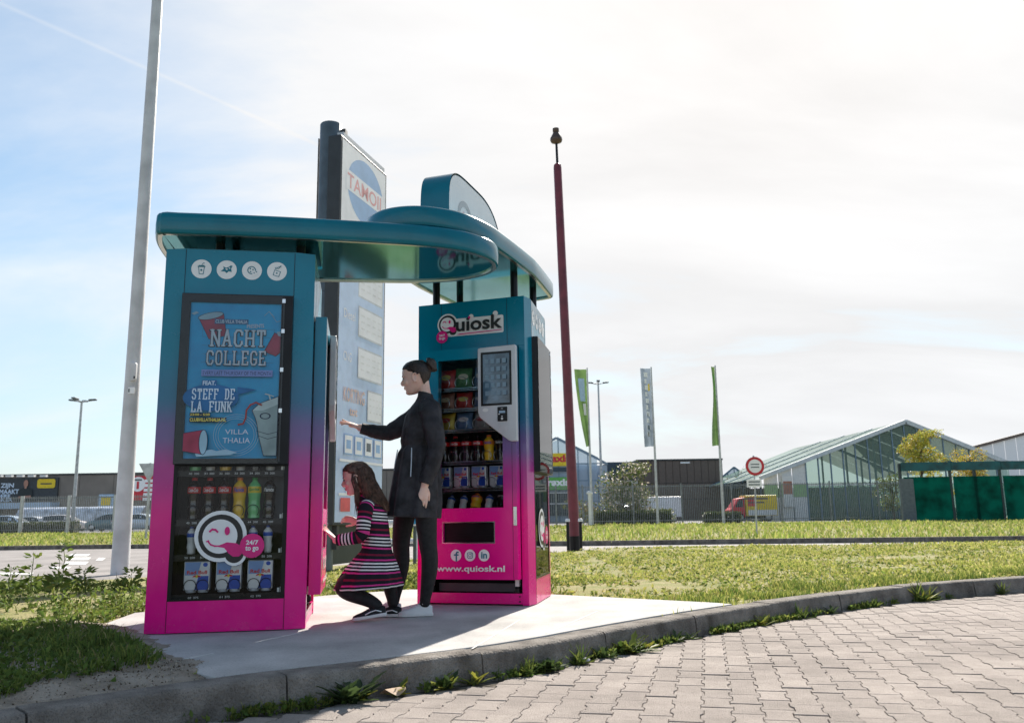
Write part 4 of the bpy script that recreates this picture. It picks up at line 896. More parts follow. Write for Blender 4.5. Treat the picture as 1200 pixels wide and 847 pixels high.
# right kiosk, front: snacks, bottles, packs, cans
bags = [((.62, .04, .03), (.75, .55, .1)), ((.16, .28, .50), (.7, .7, .72)), ((.70, .50, .05), (.55, .05, .04)), ((.12, .32, .12), (.75, .7, .5)), ((.55, .50, .48), (.5, .05, .05)), ((.30, .12, .07), (.7, .6, .4))]
bm = [(mat('foil bag %d' % i, tuple(c*.6 for c in a), .3, .25, var=.2, vscale=18, bump=.3, bscale=50), mat('bag print %d' % i, tuple(c*.6 for c in b), .4)) for i, (a, b) in enumerate(bags)]
cname = ['red', 'blue', 'yellow', 'green', 'pale', 'brown']
for r_, (z, hh, txt, seq) in enumerate([(1.614, .165, None, [0, 3, 1, 4]), (1.454, .135, None, [5, 0, 1, 5]), (1.292, .140, None, [2, 1, 4, 4])]):
    for i, c in enumerate(seq):
        b = snack_bag(.135, hh, *bm[c], txt); put(b, K2L, K2R, -.235+i*.145, .085, z+.004, R(random.uniform(-8, 8)), f'{cname[c]} snack bag, {ordn[i]} from left on {["top", "second", "third"][r_]} tray, right kiosk door', 'snack bag', 'snack bags in the right kiosk', tilt=R(random.uniform(-12, -4)))
for i, kname in enumerate(['cola', 'cola', 'zero', 'zero', 'fanta', 'cassis']):
    e_ = put(inst(kname), K2L, K2R, -.25+i*.092, .075, 1.052, 0, f'{sdesc[kname]}, {ordn[i]} from left on bottle tray, right kiosk door', 'bottle', 'bottles in the right kiosk'); e_.scale = (1.05, 1.05, .80)
for i in range(4):
    put(inst('pack'), K2L, K2R, -.25+i*.145, .05, .85, 0, f'silver blue can pack, {ordn[i]} from left behind right kiosk door', 'can pack', 'can packs in the right kiosk').scale = (.88, .9, .92)
for i, kname in enumerate(['water', 'water', 'fanta', 'water', 'cassis']):
    e_ = put(inst(kname), K2L, K2R, -.22+i*.105, .10, .694, 0, f'{sdesc[kname]} leaning back, {ordn[i]} from left on lowest tray, right kiosk door', 'bottle', 'drinks on the lowest tray', tilt=R(-28)); e_.scale = (1.1, 1.1, .75 if kname == 'water' else .52)
for z, xs in ((1.09, [-.25+i*.092 for i in range(6)]), (.89, [-.28+i*.0725 for i in range(8)])):
    for x in xs:
        c_ = MB(); c_.tube([(x+.036*math.cos(t), .020, z+.036*math.sin(t)) for t in np.linspace(-.25*PI, 1.25*PI, 16)], .0025, 5); c_.build('spiral_coil', M_chrome, k2, smooth=180)
for z in (1.66, 1.50, 1.335):
    for x in (-.235, -.09, .055):
        c_ = MB(); c_.tube([(x+.05*math.cos(t), .022, z+.045*math.sin(t)) for t in np.linspace(-.25*PI, 1.25*PI, 16)], .0025, 5); c_.build('spiral_coil', M_chrome, k2, smooth=180)

# ------------------------------------------------------------------ vegetation helpers
def np_mesh(name, co, faces, col, m, parent=None):
    """faces: (N,k) index array"""
    me = bpy.data.meshes.new(name); n = len(co); F, k = faces.shape
    me.vertices.add(n); me.vertices.foreach_set('co', co.astype(np.float32).ravel()); me.loops.add(F*k); me.loops.foreach_set('vertex_index', faces.astype(np.int32).ravel())
    me.polygons.add(F); me.polygons.foreach_set('loop_start', np.arange(0, F*k, k, dtype=np.int32)); me.update(calc_edges=True)
    ca = me.color_attributes.new('col', 'FLOAT_COLOR', 'POINT'); ca.data.foreach_set('color', np.c_[col, np.ones(len(col))].astype(np.float32).ravel())
    me.materials.append(m); o = link(bpy.data.objects.new(name, me)); o.parent = parent; return o
M_grass = mat('grass blades', (1, 1, 1), .6, var=.02, attr='col', trans=.45, spec=.2)
M_leaf = mat('leaves', (1, 1, 1), .5, var=.04, attr='col', trans=.35, spec=.35)
def blades(pos, h, w, col, lean=.35, bend=True):
    n = len(pos); a = RNG.uniform(0, 2*PI, n); la = RNG.uniform(0, 2*PI, n); L = RNG.uniform(.1, 1, n)*lean*h
    sx, sy = np.cos(a)*w/2, np.sin(a)*w/2; lx, ly = np.cos(la)*L, np.sin(la)*L; z = np.zeros(n)
    b0 = pos+np.c_[-sx, -sy, z-.004]; b1 = pos+np.c_[sx, sy, z-.004]
    m0 = pos+np.c_[-sx*.7+lx*.35, -sy*.7+ly*.35, h*.55]; m1 = pos+np.c_[sx*.7+lx*.35, sy*.7+ly*.35, h*.55]; t = pos+np.c_[lx, ly, h*RNG.uniform(.85, 1, n)]
    co = np.stack([b0, b1, m0, m1, t], 1).reshape(-1, 3); i = np.arange(n)*5
    f = np.concatenate([np.c_[i, i+1, i+3], np.c_[i, i+3, i+2], np.c_[i+2, i+3, i+4]]); return co, f, np.repeat(col, 5, 0)
def leafset(pos, d, size, col, wid=.5, fold=.15):
    """diamond leaves at pos pointing along d"""
    n = len(pos); d = d/np.linalg.norm(d, axis=1, keepdims=True); r = RNG.normal(size=(n, 3)); s = np.cross(d, r); s /= np.linalg.norm(s, axis=1, keepdims=True)+1e-9; nn = np.cross(d, s); size = np.asarray(size).reshape(-1, 1)*np.ones((n, 1))
    co = np.stack([pos, pos+d*size*.5+s*size*wid*.5+nn*size*fold, pos+d*size, pos+d*size*.5-s*size*wid*.5+nn*size*fold], 1).reshape(-1, 3); i = np.arange(n)*4
    return co, np.concatenate([np.c_[i, i+1, i+2], np.c_[i, i+2, i+3]]), np.repeat(col, 4, 0)
def merge(parts):
    co, f, c, b = [], [], [], 0
    for a, q, k in parts: co.append(a); f.append(q+b); c.append(k); b += len(a)
    return np.concatenate(co), np.concatenate(f), np.concatenate(c)
def pal(cols, n, jit=.18):
    c = np.array(cols)[RNG.integers(0, len(cols), n)]; return np.clip(c*RNG.uniform(1-jit, 1+jit, (n, 1)), 0, 1)
GREENS = [(.11, .17, .035), (.145, .205, .045), (.085, .14, .03), (.18, .22, .05)]
LAWN = [(.33, .36, .08), (.42, .41, .12), (.48, .43, .18), (.27, .32, .07), (.39, .39, .11)]
M_bark = mat('bark', (.10, .075, .055), .9, var=.2, vscale=12, bump=.5)
def tree(name, base, h, cr, cols, nleaf, lsize, label, group=None, trunk=.45, spread=1., seed=0, cat='tree', gaps=5):
    e = empty(name, base, label=label, cat=cat, group=group); rnd = random.Random(seed); tb = MB(); top = h*.8
    pts = [Vector((rnd.uniform(-.1, .1)*i*.2, rnd.uniform(-.1, .1)*i*.2, top*i/5)) for i in range(6)]; r0 = h*.018+.02
    tb.tube(pts, [r0*(1-.16*i) for i in range(6)], 8); tips = []
    for k in range(9):
        z = h*rnd.uniform(trunk, .85); a = rnd.uniform(0, 2*PI); L = cr*rnd.uniform(.5, .95)*spread; q = Vector((math.cos(a)*L, math.sin(a)*L, z+L*.45))
        p0 = Vector((0, 0, z-.1)); tb.tube([p0, p0.lerp(q, .5)+Vector((0, 0, -.06*L)), q], [r0*.45, r0*.3, r0*.1], 6); tips.append(q)
    tb.build('trunk', M_bark, e, smooth=60)
    cl = tips+[Vector((rnd.gauss(0, cr*.5), rnd.gauss(0, cr*.5), h*rnd.uniform(trunk, 1.0))) for _ in range(gaps*2)]
    n = nleaf; ci = RNG.integers(0, len(cl), n); c = np.array([tuple(v) for v in cl])[ci]; rr = cr*.62; g = RNG.normal(size=(n, 3)); g /= np.linalg.norm(g, axis=1, keepdims=True)
    pos = c+g*rr*RNG.uniform(.3, 1, (n, 1))**.5*np.array([1, 1, .8]); pos = pos[(pos[:, 2] < h*1.02) & (pos[:, 2] > h*trunk*.5)]; n = len(pos)
    d = g[:n]*.4+RNG.normal(size=(n, 3))*.6+np.array([0, 0, -.25]); tone = np.array([rnd.uniform(.7, 1.2) for _ in cl])[ci[:n]]
    co, f, k = leafset(pos, d, RNG.uniform(.6, 1.2, n)*lsize, pal(cols, n)*tone[:, None], .6); np_mesh('crown', co, f, k, M_leaf, e); return e
def hedge(p, q, w, h, cols, n, lsize, label):
    e = empty('hedge', p, label=label, cat='hedge', group='clipped hedges behind the fence'); q = Vector(q)-Vector(p); mb = MB(); mb.bar((0, 0, h*.45), (q.x, q.y, h*.45), w*.7, h*.85); mb.build('stems', mat('hedge inside', (.03, .035, .015), .9, var=.3), e)
    t = RNG.uniform(0, 1, n); side = RNG.integers(0, 3, n); s = np.where(side == 0, -w/2, np.where(side == 1, w/2, RNG.uniform(-w/2, w/2, n))); z = np.where(side == 2, h, RNG.uniform(0, h, n))+RNG.normal(0, .04, n)
    pos = np.c_[t*q.x, t*q.y+s+RNG.normal(0, .04, n), z]; d = RNG.normal(size=(n, 3))+np.array([0, -.6, .3]); co, f, k = leafset(pos, d, RNG.uniform(.6, 1.2, n)*lsize, pal(cols, n), .6); np_mesh('foliage', co, f, k, M_leaf, e); return e

# ------------------------------------------------------------------ price sign, poles, small street furniture
M_slate = mat('slate grey steel', (.10, .125, .14), .45, .2, var=.1); M_slate2 = mat('dark frame', (.03, .035, .04), .5, var=.1); M_sblue = mat('sign blue', (.54, .67, .88), .45, var=.04); M_swhite = mat('sign white', (.86, .86, .88), .45, var=.03); M_soval = mat('sign oval blue', (.28, .46, .72), .45, var=.04); M_sred = mat('sign red lettering', (.78, .36, .36), .45, var=.04); M_sor = mat('sign pale orange', (.72, .52, .46), .5); M_segm = mat('blank price digits', (.76, .76, .76), .5); M_pfr = mat('price frame', (.58, .60, .63), .5)
M_gredp = mat('sign bright red', (.70, .10, .10), .5)
sg = empty('price_sign', (-2.555, 11.5, 0), label='tall petrol station price sign on a dark grey post behind the kiosks', cat='sign')
mb = MB(); mb.lathe([(.158, -.02), (.158, 6.22), (.15, 6.23)], 28, (0, 0, 0)); mb.build('post', M_slate, sg, smooth=40); mb = MB(); mb.box(-.18, -.165, -.02, .05, .02, 6.02); mb.build('flange', M_slate2, sg); mb = MB(); mb.bar((.06, .02, 3.2), (.22, .0, 3.2), .10, 5.9); mb.build('web_plate', M_slate2, sg)
mb = MB(); mb.lathe([(.1595, 3.72), (.1595, 3.728)], 28, (0, 0, 0)); mb.build('post_joint', M_slate2, sg)
dU = Vector((.2756, .9613, 0)); nU = Vector((.9613, -.2756, 0)); O = Vector((-2.28+2.555, 11.55-11.5, 0))
def pl(U, z, d=0.): return O+dU*U+Vector((0, 0, z))+nU*d
mb = MB()
mb.add([pl(a, b, c) for c in (-.20, 0) for a, b in ((-.30, .56), (1.24, .56), (1.24, 5.98), (-.30, 5.98))], [(3, 2, 1, 0), (4, 5, 6, 7), (0, 1, 5, 4), (1, 2, 6, 5), (2, 3, 7, 6), (3, 0, 4, 7)]); pan = mb.build('sign_box', M_slate2, sg, bevel=.01)
mb = MB(); mb.add([pl(a, b, c) for c in (-.19, -.01) for a, b in ((-.20, 5.985), (1.18, 5.985), (1.18, 6.06), (-.20, 6.06))], [(3, 2, 1, 0), (4, 5, 6, 7), (0, 1, 5, 4), (1, 2, 6, 5), (2, 3, 7, 6), (3, 0, 4, 7)]); mb.build('cap_rail', M_silver, sg)
mb = MB(); mb.add([pl(a, b, c) for c in (-.24, -.12) for a, b in ((-.25, .05), (1.6, .05), (1.6, .56), (-.25, .56))], [(3, 2, 1, 0), (4, 5, 6, 7), (0, 1, 5, 4), (1, 2, 6, 5), (2, 3, 7, 6), (3, 0, 4, 7)]); mb.build('plinth', mat('dark green plinth', (.03, .045, .04), .5), sg)
pr = Pr(O, dU, (0, 0, 1), step=.0004, start=.002)
pr.rect(-.25, 1.20, 4.62, 5.94, M_swhite); pr.poly(circ(.52, 5.38, .60, .49, 48), M_soval); pr.poly([(-.12, 5.25), (1.17, 5.25), (1.17, 5.55), (-.12, 5.55)], M_swhite); pr.text('TAMOIL', -.08, 1.14, 5.29, 5.51, M_sred, .012); pr.build('brand_face', pan)
pr = Pr(O, dU, (0, 0, 1), step=.0002, start=.002); pr.rect(-.25, 1.20, .60, 4.59, M_sblue)
for z, x0, wd, t in ((3.80, .35, .77, None), (3.22, .36, .76, 'Diesel'), (2.62, .36, .76, 'CNG'), (2.04, .68, .45, None)):
    pr.rect(x0-.025, x0+wd+.025, z-.025, z+.425, M_pfr); pr.rect(x0, x0+wd, z, z+.40, M_swhite); w = wd/4.6
    for q in range(4):
        xx = x0+wd*.06+q*w*1.12
        for zz_ in (.10, .195, .29): pr.rect(xx+.02, xx+w*.8, z+zz_, z+zz_+.02, M_segm)
    if t: pr.text(t, -.11, -.11+(.34 if t == 'Diesel' else .24), z+.16, z+.29, M_white, .01)
pr.text('KORTING', -.09, .56, 2.22, 2.42, M_sor, .02); pr.text('tot', .10, .34, 2.04, 2.15, M_sor, .03)
for q in range(4): x0 = -.02+q*.31; pr.rect(x0-.02, x0+.24, 1.50, 1.78, M_soval); pr.rect(x0, x0+.22, 1.52, 1.76, M_swhite); pr.rect(x0+.04, x0+.18, 1.58, 1.70, M_soval if q != 2 else M_slate)
for z in (1.40, .95): pr.rect(-.17, 1.20, z, z+.035, M_swhite)
pr.line([(-.04, 1.30), (.03, 1.06), (.10, 1.22), (.17, 1.06), (.24, 1.30)], .055, M_white); pr.text('24h', .02, .22, .99, 1.05, M_white); pr.rect(-.12, .16, .74, .92, M_gredp); pr.build('price_face', pan)
b_ = MB(); b_.box(-.06, .06, -.1645, -.1575, 1.60, 1.64, M_white); b_.build('post_label', M_white, sg)
# blue and white round sign beside the plinth
q = at_y(486, 603, 12.6); rs = empty('round_sign', (q.x, q.y, 0), label='small blue round sign low beside the price sign plinth', cat='sign'); mb = MB(); mb.lathe([(.16, -.01), (.16, .01)], 24, (0, 0, q.z), axis='Y'); mb.build('disc', mat('cyan sign', (.02, .32, .60), .4), rs); pr = Pr((0, -.012, q.z), (1, 0, 0), (0, 0, 1)); pr.ring(0, 0, .135, .158, M_white); pr.build('rim', rs); mb = MB(); mb.tube([(0, .03, -.06), (0, .03, q.z)], .025, 8); mb.build('post', M_slate, rs)
# guard rail beyond
gr = empty('guard_rail', (-2.2, 15.1, -.05), label='low white tubular guard rail beside the road behind the woman', cat='guard rail')
for z in (.30, .62): mb = MB(); mb.tube([(-.6, 0, z), (1.6, .25, z)], .045, 10); mb.build('rail', M_whitem, gr, smooth=60)
for x in (-.5, .5, 1.5): mb = MB(); mb.tube([(x, .05+.11*x, 0), (x, .05+.11*x, .68)], .04, 8); mb.build('post', M_whitem, gr)
# white mast on the left
M_mast = mat('weathered white mast', (.60, .60, .61), .5, var=.1, vscale=3, bump=.15, bscale=30); M_mred = mat('dark red mast paint', (.16, .022, .035), .4, var=.12)
q = on_ground(140.5, 668); wm = empty('white_mast', (q.x, q.y, 0), label='tall tapered white mast behind the left kiosk', cat='mast')
mb = MB(); mb.lathe([(.118, -.1), (.116, .5), (.098, 3.0), (.080, 8.0), (.06, 13.0)], 24); mb.build('shaft', M_mast, wm, smooth=40)
z0 = at_y(155, 437, q.y).z; mb = MB(); mb.extrude(rrect(-.045, .045, z0-.13, z0+.13, .035), (.055, -.085, 0), (1, 0, 0), (0, 0, 1), .05); hb = mb.build('junction_box', M_mast, wm, bevel=.006); mb = MB(); mb.box(.075, .095, -.142, -.134, z0-.10, z0-.07); mb.build('lock', M_black, hb)
mb = MB(); mb.box(-.005, .085, -.108, -.104, z0-.31, z0-.22, M_white); mb.box(.0, .02, -.110, -.108, z0-.29, z0-.24, M_slate); mb.build('number_plate', M_white, wm)
# dark red lantern mast
q = on_ground(674, 642); rm = empty('lantern_mast', (q.x, q.y, -.02), label='tall dark red mast with a small lantern on top', cat='lamp post')
rm.rotation_euler = (0, R(-1.1), 0); zt = at_y(655, 190, q.y).z; zl_ = at_y(651, 166, q.y).z; zc_ = at_y(651, 153, q.y).z
mb = MB(); mb.lathe([(.115, -.1), (.112, .26)], 12); mb.build('foot', M_black, rm, smooth=30)
mb = MB(); mb.lathe([(.108, .26), (.098, 3), (.088, zt-.12), (.08, zt-.05), (.03, zt)], 12); mb.build('shaft', M_mred, rm, smooth=30)
mb = MB(); mb.lathe([(.028, zt-.02), (.026, zl_)], 10); mb.build('spigot', M_blackm, rm, smooth=60)
mb = MB(); mb.lathe([(.03, zl_-.03), (.12, zl_+.01), (.135, zl_+.05), (.13, zl_+.10), (.06, zc_-.03), (.07, zc_-.02), (.07, zc_+.06), (.03, zc_+.08)], 16); mb.build('lantern', mat('bronze lantern', (.09, .06, .045), .4, .3), rm, smooth=50)
for px in (666, 681):
    b = on_ground(px, 643.5); b_ = empty('bollard', (b.x, b.y, -.03), label=('thin black bollard with white cap just left of the red mast' if px < 670 else 'thin black bollard half hidden behind the red mast'), cat='bollard', group='bollards at the red mast'); mb = MB(); mb.lathe([(.03, -.05), (.03, .56)], 10); mb.build('post', M_blackm, b_, smooth=60); mb = MB(); mb.lathe([(.045, .56), (.045, .60), (.03, .62)], 10); mb.build('cap', M_whitem, b_, smooth=60)
# signs
M_zinc = mat('galvanised steel', (.42, .44, .46), .45, .6, var=.12)
q = Vector((-14.2, 33.5, 0)); gs = empty('give_way_sign', q, label='triangular road sign seen from the back between mast and left kiosk', cat='road sign')
zz_ = at_y(171, 553, 33.5).z; mb = MB(); mb.tube([(0, 0, -.1), (0, 0, zz_+.35)], .045, 8); mb.build('post', M_zinc, gs, smooth=60)
mb = MB(); mb.extrude([(-.42, zz_+.33), (0, zz_-.40), (.42, zz_+.33)], (0, -.05, 0), (1, 0, 0), (0, 0, 1), .02); mb.build('triangle', M_zinc, gs, bevel=.02)
q = on_ground(887, 628.5); ns = empty('no_entry_sign', (q.x, q.y, 0), label='round red rimmed traffic sign with white plate below, in front of the yellow van', cat='road sign')
zz_ = at_y(890, 546, q.y).z; mb = MB(); mb.tube([(0, 0, -.1), (.05, 0, zz_+.30)], .024, 8); mb.build('post', M_zinc, ns, smooth=60)
mb = MB(); mb.lathe([(.265, -.012), (.265, .012)], 28, (.06, -.04, zz_), axis='Y'); d_ = mb.build('disc', M_zinc, ns)
pr = Pr((.06, -.054, zz_), (1, 0, 0), (0, 0, 1)); pr.poly(circ(0, 0, .262), mat('sign red', (.55, .02, .03), .4)); pr.poly(circ(0, 0, .19, n=28), M_white); [pr.rect(-.12, .12, z-.015, z+.015, M_slate) for z in (.05, -.03)]; pr.build('sign_face', d_)
zp = at_y(888, 566, q.y).z; mb = MB(); mb.box(-.20, .22, -.05, -.035, zp-.11, zp+.11); p_ = mb.build('sub_plate', M_white, ns); pr = Pr((0, -.051, zp), (1, 0, 0), (0, 0, 1)); [pr.rect(-.15, .17, z-.018, z+.018, M_slate) for z in (.04, -.04)]; pr.build('plate_lines', p_)

# ------------------------------------------------------------------ fences
M_fence = mat('fence steel', (.22, .24, .26), .5, .3, var=.15); M_fpost = mat('pale fence post', (.50, .51, .53), .5, .2, var=.1)
def bar_fence(x0, x1, y, h, posts, label, pitch=.125):
    e = empty('bar_fence', (x0, y, 0), label=label, cat='fence', group='steel bar fences along the verge'); bars = MB(); n = int((x1-x0)/pitch)
    for i in range(n): x = i*pitch; bars.box(x-.016, x+.016, -.014, .014, .08, h)
    tag(bars.build('fence_bars', M_fence, e), kind='stuff')
    for z in (.25, h-.14): mb = MB(); mb.box(0, x1-x0, .012, .052, z, z+.05); mb.build('rail', M_fence, e)
    for px, dark, hh in posts:
        X = at_y(px, 600, y).x-x0; mb = MB(); r_ = .055 if dark else .12; mb.lathe([(r_, 0), (r_, hh)], 10, (X, -.08, 0)); mb.build('post', M_fence if dark else M_fpost, e, smooth=60)
bar_fence(at_y(-45, 600, 60).x, at_y(215, 600, 60).x, 60, 2.55, [(-30, 0, 2.6), (26, 0, 2.6), (81, 0, 2.6), (135, 0, 2.6), (195, 0, 2.6)], 'grey steel bar fence in front of the parked cars on the left')
bar_fence(at_y(600, 600, 60).x, at_y(1064, 600, 60).x, 60, 2.72, [(612, 1, 2.8), (652, 1, 2.8), (683, 1, 2.8), (742, 1, 2.8), (799, 1, 2.8), (858, 1, 2.8), (916, 1, 2.8), (974, 1, 2.8), (1030, 1, 2.8)], 'grey steel bar fence in front of the brown building and glasshouse')
q = at_y(692, 612, 58); wb = empty('white_bollard', (q.x, q.y, 0), label='white post with round cap by the fence right of the red mast', cat='bollard'); mb = MB(); mb.lathe([(.12, -.1), (.11, 2.1)], 10); mb.build('post', M_whitem, wb, smooth=60); mb = MB(); mb.lathe([(.20, 2.1), (.22, 2.18), (.1, 2.3)], 12); mb.build('cap', M_whitem, wb, smooth=60)
# green screened fence on the right
M_net = mat('green windbreak net', (.0, .06, .043), .85, var=.3, vscale=1.2, trans=.15, spec=.15); M_tboard = mat('teal fascia board', (.0, .085, .10), .5, var=.25, vscale=2); M_fp2 = mat('dark fence post', (.035, .05, .055), .6)
gx0, gx1 = at_y(1060, 600, 52).x, at_y(1260, 600, 52).x; gf = empty('net_fence', (gx0, 52, 0), label='green net fence with teal fascia board at the right edge', cat='fence')
zt0, zt1, zn = at_y(1120, 541, 52).z, at_y(1120, 551, 52).z, at_y(1120, 558, 52).z
xs = [0, at_y(1119, 600, 52).x-gx0, at_y(1178, 600, 52).x-gx0, gx1-gx0]
for a, b in zip(xs[:-1], xs[1:]):
    mb = MB(); n = 14; vs = []
    for i in range(n+1):
        for j in range(7): vs.append((a+.1+(b-a-.2)*i/n, .06*mnoise.noise(Vector((i*.7+a, j*.6, 3))), .06+(zn-.06)*j/6))
    mb.add(vs, [(i*7+j, (i+1)*7+j, (i+1)*7+j+1, i*7+j+1) for i in range(n) for j in range(6)]); mb.build('net_panel', M_net, gf, smooth=180)
    mb = MB(); mb.box(a+.01, b-.01, -.12, -.06, zt1, zt0); mb.build('fascia_board', M_tboard, gf)
for x in xs+[at_y(1148, 600, 52).x-gx0]: mb = MB(); mb.box(x-.07, x+.07, .06, .2, -.1, zt0+.02 if x != xs[0] else zt0-.05); mb.build('post', M_fp2, gf)
mb = MB(); mb.box(-.25, .55, -.35, -.14, 0, zn-.1); mb.build('grey_cabinet', M_slate, gf)

# ------------------------------------------------------------------ buildings
M_taupe = mat('taupe cladding', (.215, .19, .165), .75, var=.07, vscale=.6); M_brown = mat('brown cladding', (.15, .115, .095), .7, var=.06); M_navy = mat('dark blue cladding', (.035, .06, .085), .6, var=.08); M_banner = mat('dark banner', (.045, .055, .062), .6, var=.1); M_lblue = mat('pale blue panel', (.40, .55, .72), .5); M_gyel = mat('yellow sign', (.80, .58, .02), .5); M_gred = mat('shop red', (.60, .02, .04), .5); M_ggreen = mat('shop green', (.12, .42, .08), .5); M_ghw = mat('white glazing bar', (.55, .60, .64), .5); M_gblue = mat('blue glazing bar', (.16, .24, .32), .5, .3)
M_pane = glass('pale blue panes', (.75, .86, .95), body=.62, bodycol=(.52, .64, .78)); M_pane2 = glass('greenish panes', (.62, .80, .72), body=.36, bodycol=(.26, .40, .32))
M_skin = None
Yb = 100.; x0 = at_y(-70, 600, Yb).x; x1 = at_y(493, 600, Yb).x; ztop = at_y(100, 556.5, Yb).z
lb = empty('store_building', (x0, Yb, 0), label='long low taupe store building with billboards behind the parked cars', cat='building')
n = 14; W = (x1-x0)/n
for i in range(n): mb = MB(); mb.box(i*W+.02, (i+1)*W-.02, 0, .3, 0, ztop); mb.build('wall_panel', M_taupe, lb)
mb = MB(); mb.box(0, x1-x0, .32, 30, 0, ztop-.1); mb.build('wall', M_brown, lb)
mb = MB(); mb.box(-.1, x1-x0+.1, -.1, .35, ztop+.005, ztop+.22); mb.build('roof_edge', M_slate2, lb)
def rel(px0, px1, py0, py1, Y, ox): a = at_y(px0, py1, Y); b = at_y(px1, py0, Y); return a.x-ox, b.x-ox, a.z, b.z
a, b, c, d = rel(-40, 70, 557.5, 588, Yb, x0); mb = MB(); mb.box(a, b, -.25, -.02, c, d-.15); bn = mb.build('billboard', M_banner, lb)
pr = Pr((0, -.26, 0), (1, 0, 0), (0, 0, 1), step=.02); 
for t, p0, p1, y0, y1 in (('ZIJN', 2, 18, 566, 573), ('GEMAAKT', -8, 24, 573, 579), ('IEDERE', -8, 14, 579, 583.5), ('MAKER', -8, 17, 583, 588)):
    A = rel(p0, p1, y0, y1, Yb, x0); pr.text(t, A[0], A[1], A[2], A[3], P_pale, .03)
A = rel(45, 67, 561, 572, Yb, x0); pr.poly(rrect(A[0], A[1], A[2], A[3], .25), M_gyel); pr.rect(A[0]+.4, A[1]-.4, (A[2]+A[3])/2-.1, (A[2]+A[3])/2+.05, M_banner)
A = rel(24, 40, 561, 588, Yb, x0); cx_ = (A[0]+A[1])/2; h_ = A[3]-A[2]; Ms = mat('printed face tone', (.42, .22, .16), .6); Md = mat('printed dark shirt', (.02, .03, .032), .6)
pr.poly([(cx_-.85, A[2]+.05), (cx_+.85, A[2]+.05), (cx_+.8, A[2]+h_*.5), (cx_+.3, A[2]+h_*.62), (cx_-.3, A[2]+h_*.62), (cx_-.8, A[2]+h_*.5)], Md); pr.poly(circ(cx_, A[2]+h_*.8, .27, .42, 18), Ms); pr.rect(cx_-.12, cx_+.12, A[2]+h_*.58, A[2]+h_*.7, Ms); pr.poly([(cx_-.75, A[2]+h_*.12), (cx_+.7, A[2]+h_*.16), (cx_+.7, A[2]+h_*.28), (cx_-.75, A[2]+h_*.24)], Ms)
pr.build('billboard_print', bn)
for px in (3, 15, 28, 41, 55): A = at_y(px, 558, Yb); mb = MB(); mb.box(A.x-x0-.35, A.x-x0+.35, -.9, -.4, A.z-.1, A.z+.12); mb.box(A.x-x0-.04, A.x-x0+.04, -.4, .0, A.z, A.z+.06); mb.build('billboard_lamp', M_whitem, lb)
a, b, c, d = rel(-40, 70, 588.5, 597, Yb, x0); mb = MB(); mb.box(a, b, -2.0, -.02, c, d); mb.build('entrance_canopy', M_lblue, lb)
a, b, c, d = rel(119, 131, 582, 592, Yb, x0); mb = MB(); mb.box(a-.3, b+.3, -.2, -.02, c-.3, d+.3, M_lblue); mb.box(a, b, -.26, -.2, c, d, M_gyel); mb.build('yellow_sign', M_gyel, lb)
a, b, c, d = rel(153, 184, 557.5, 586, Yb, x0); mb = MB(); mb.box(a, b, -.3, -.02, c, d); rs_ = mb.build('red_sign', M_gred, lb)
pr = Pr((0, -.31, 0), (1, 0, 0), (0, 0, 1), step=.02); A = rel(157, 169, 558.5, 576, Yb, x0); pr.poly(circ((A[0]+A[1])/2, (A[2]+A[3])/2, .85), M_white); xm = (A[0]+A[1])/2; zm = (A[2]+A[3])/2; pr.rect(xm-.14, xm+.14, zm-.55, zm+.3, M_gred); pr.rect(xm-.45, xm+.45, zm+.4, zm+.58, M_slate)
for k in range(5): pr.rect(b-1.25, b-.75, d-.75-k*.52, d-.4-k*.52, M_white); pr.rect(b-.6, b-.2, d-.75-k*.52, d-.4-k*.52, M_white)
pr.build('sign_print', rs_)
# blue glass garden store (behind red mast)
Yb = 92.; x0 = at_y(598, 600, Yb).x; gs_ = empty('glass_store', (x0, Yb, 0), label='pale blue glass fronted store with yellow and green signs behind the red mast', cat='building')
zr = at_y(652, 513, Yb).z; ze = at_y(700, 537, Yb).z; xr = at_y(652, 513, Yb).x-x0; xe = at_y(700, 537, Yb).x-x0; xw = at_y(712, 545, Yb).x-x0
def gz(x): return ze+(zr-ze)*(1-abs(x-xr)/(xe-xr))
xs = list(np.arange(0, xe, 1.05))+[xe]
for i, (a, b) in enumerate(zip(xs[:-1], xs[1:])):
    zs = [0, 2.2, 4.4, 6.2]
    for za, zb in zip(zs[:-1], zs[1:]): mb = MB(); mb.box(a+.05, b-.05, 0, .05, za+.05, min(zb, gz(a))-.05); mb.build('pane', M_pane, gs_)
    mb = MB(); mb.add([(a+.05, 0, 6.22), (b-.05, 0, 6.22), (b-.05, 0, max(6.3, gz(b)-.1)), (a+.05, 0, max(6.3, gz(a)-.1))], [(0, 1, 2, 3)]); mb.build('pane', M_pane, gs_)
    mb = MB(); mb.box(a-.05, a+.05, -.05, .08, 0, gz(a)); mb.build('mullion', M_gblue, gs_)
for z in (2.2, 4.4, 6.2): mb = MB(); mb.box(0, xw, -.04, .07, z-.05, z+.05); mb.build('transom', M_gblue, gs_)
mb = MB(); mb.bar((xr, 0, zr), (xe, 0, ze), .3, .25); mb.bar((xr, 0, zr), (0, 0, gz(0)), .3, .25); mb.bar((xe, 0, ze-.02), (xw, 0, ze-.62), .3, .2); mb.build('roof_edge', M_gblue, gs_)
mb = MB(); mb.box(xe+.06, xw, .0, .05, 0, 5.2); mb.build('pane', M_pane, gs_); mb = MB(); mb.box(0, xw, .5, 18, 0, 6.0); mb.build('interior', mat('store interior', (.34, .40, .48), .8, var=.2, vscale=.5), gs_)
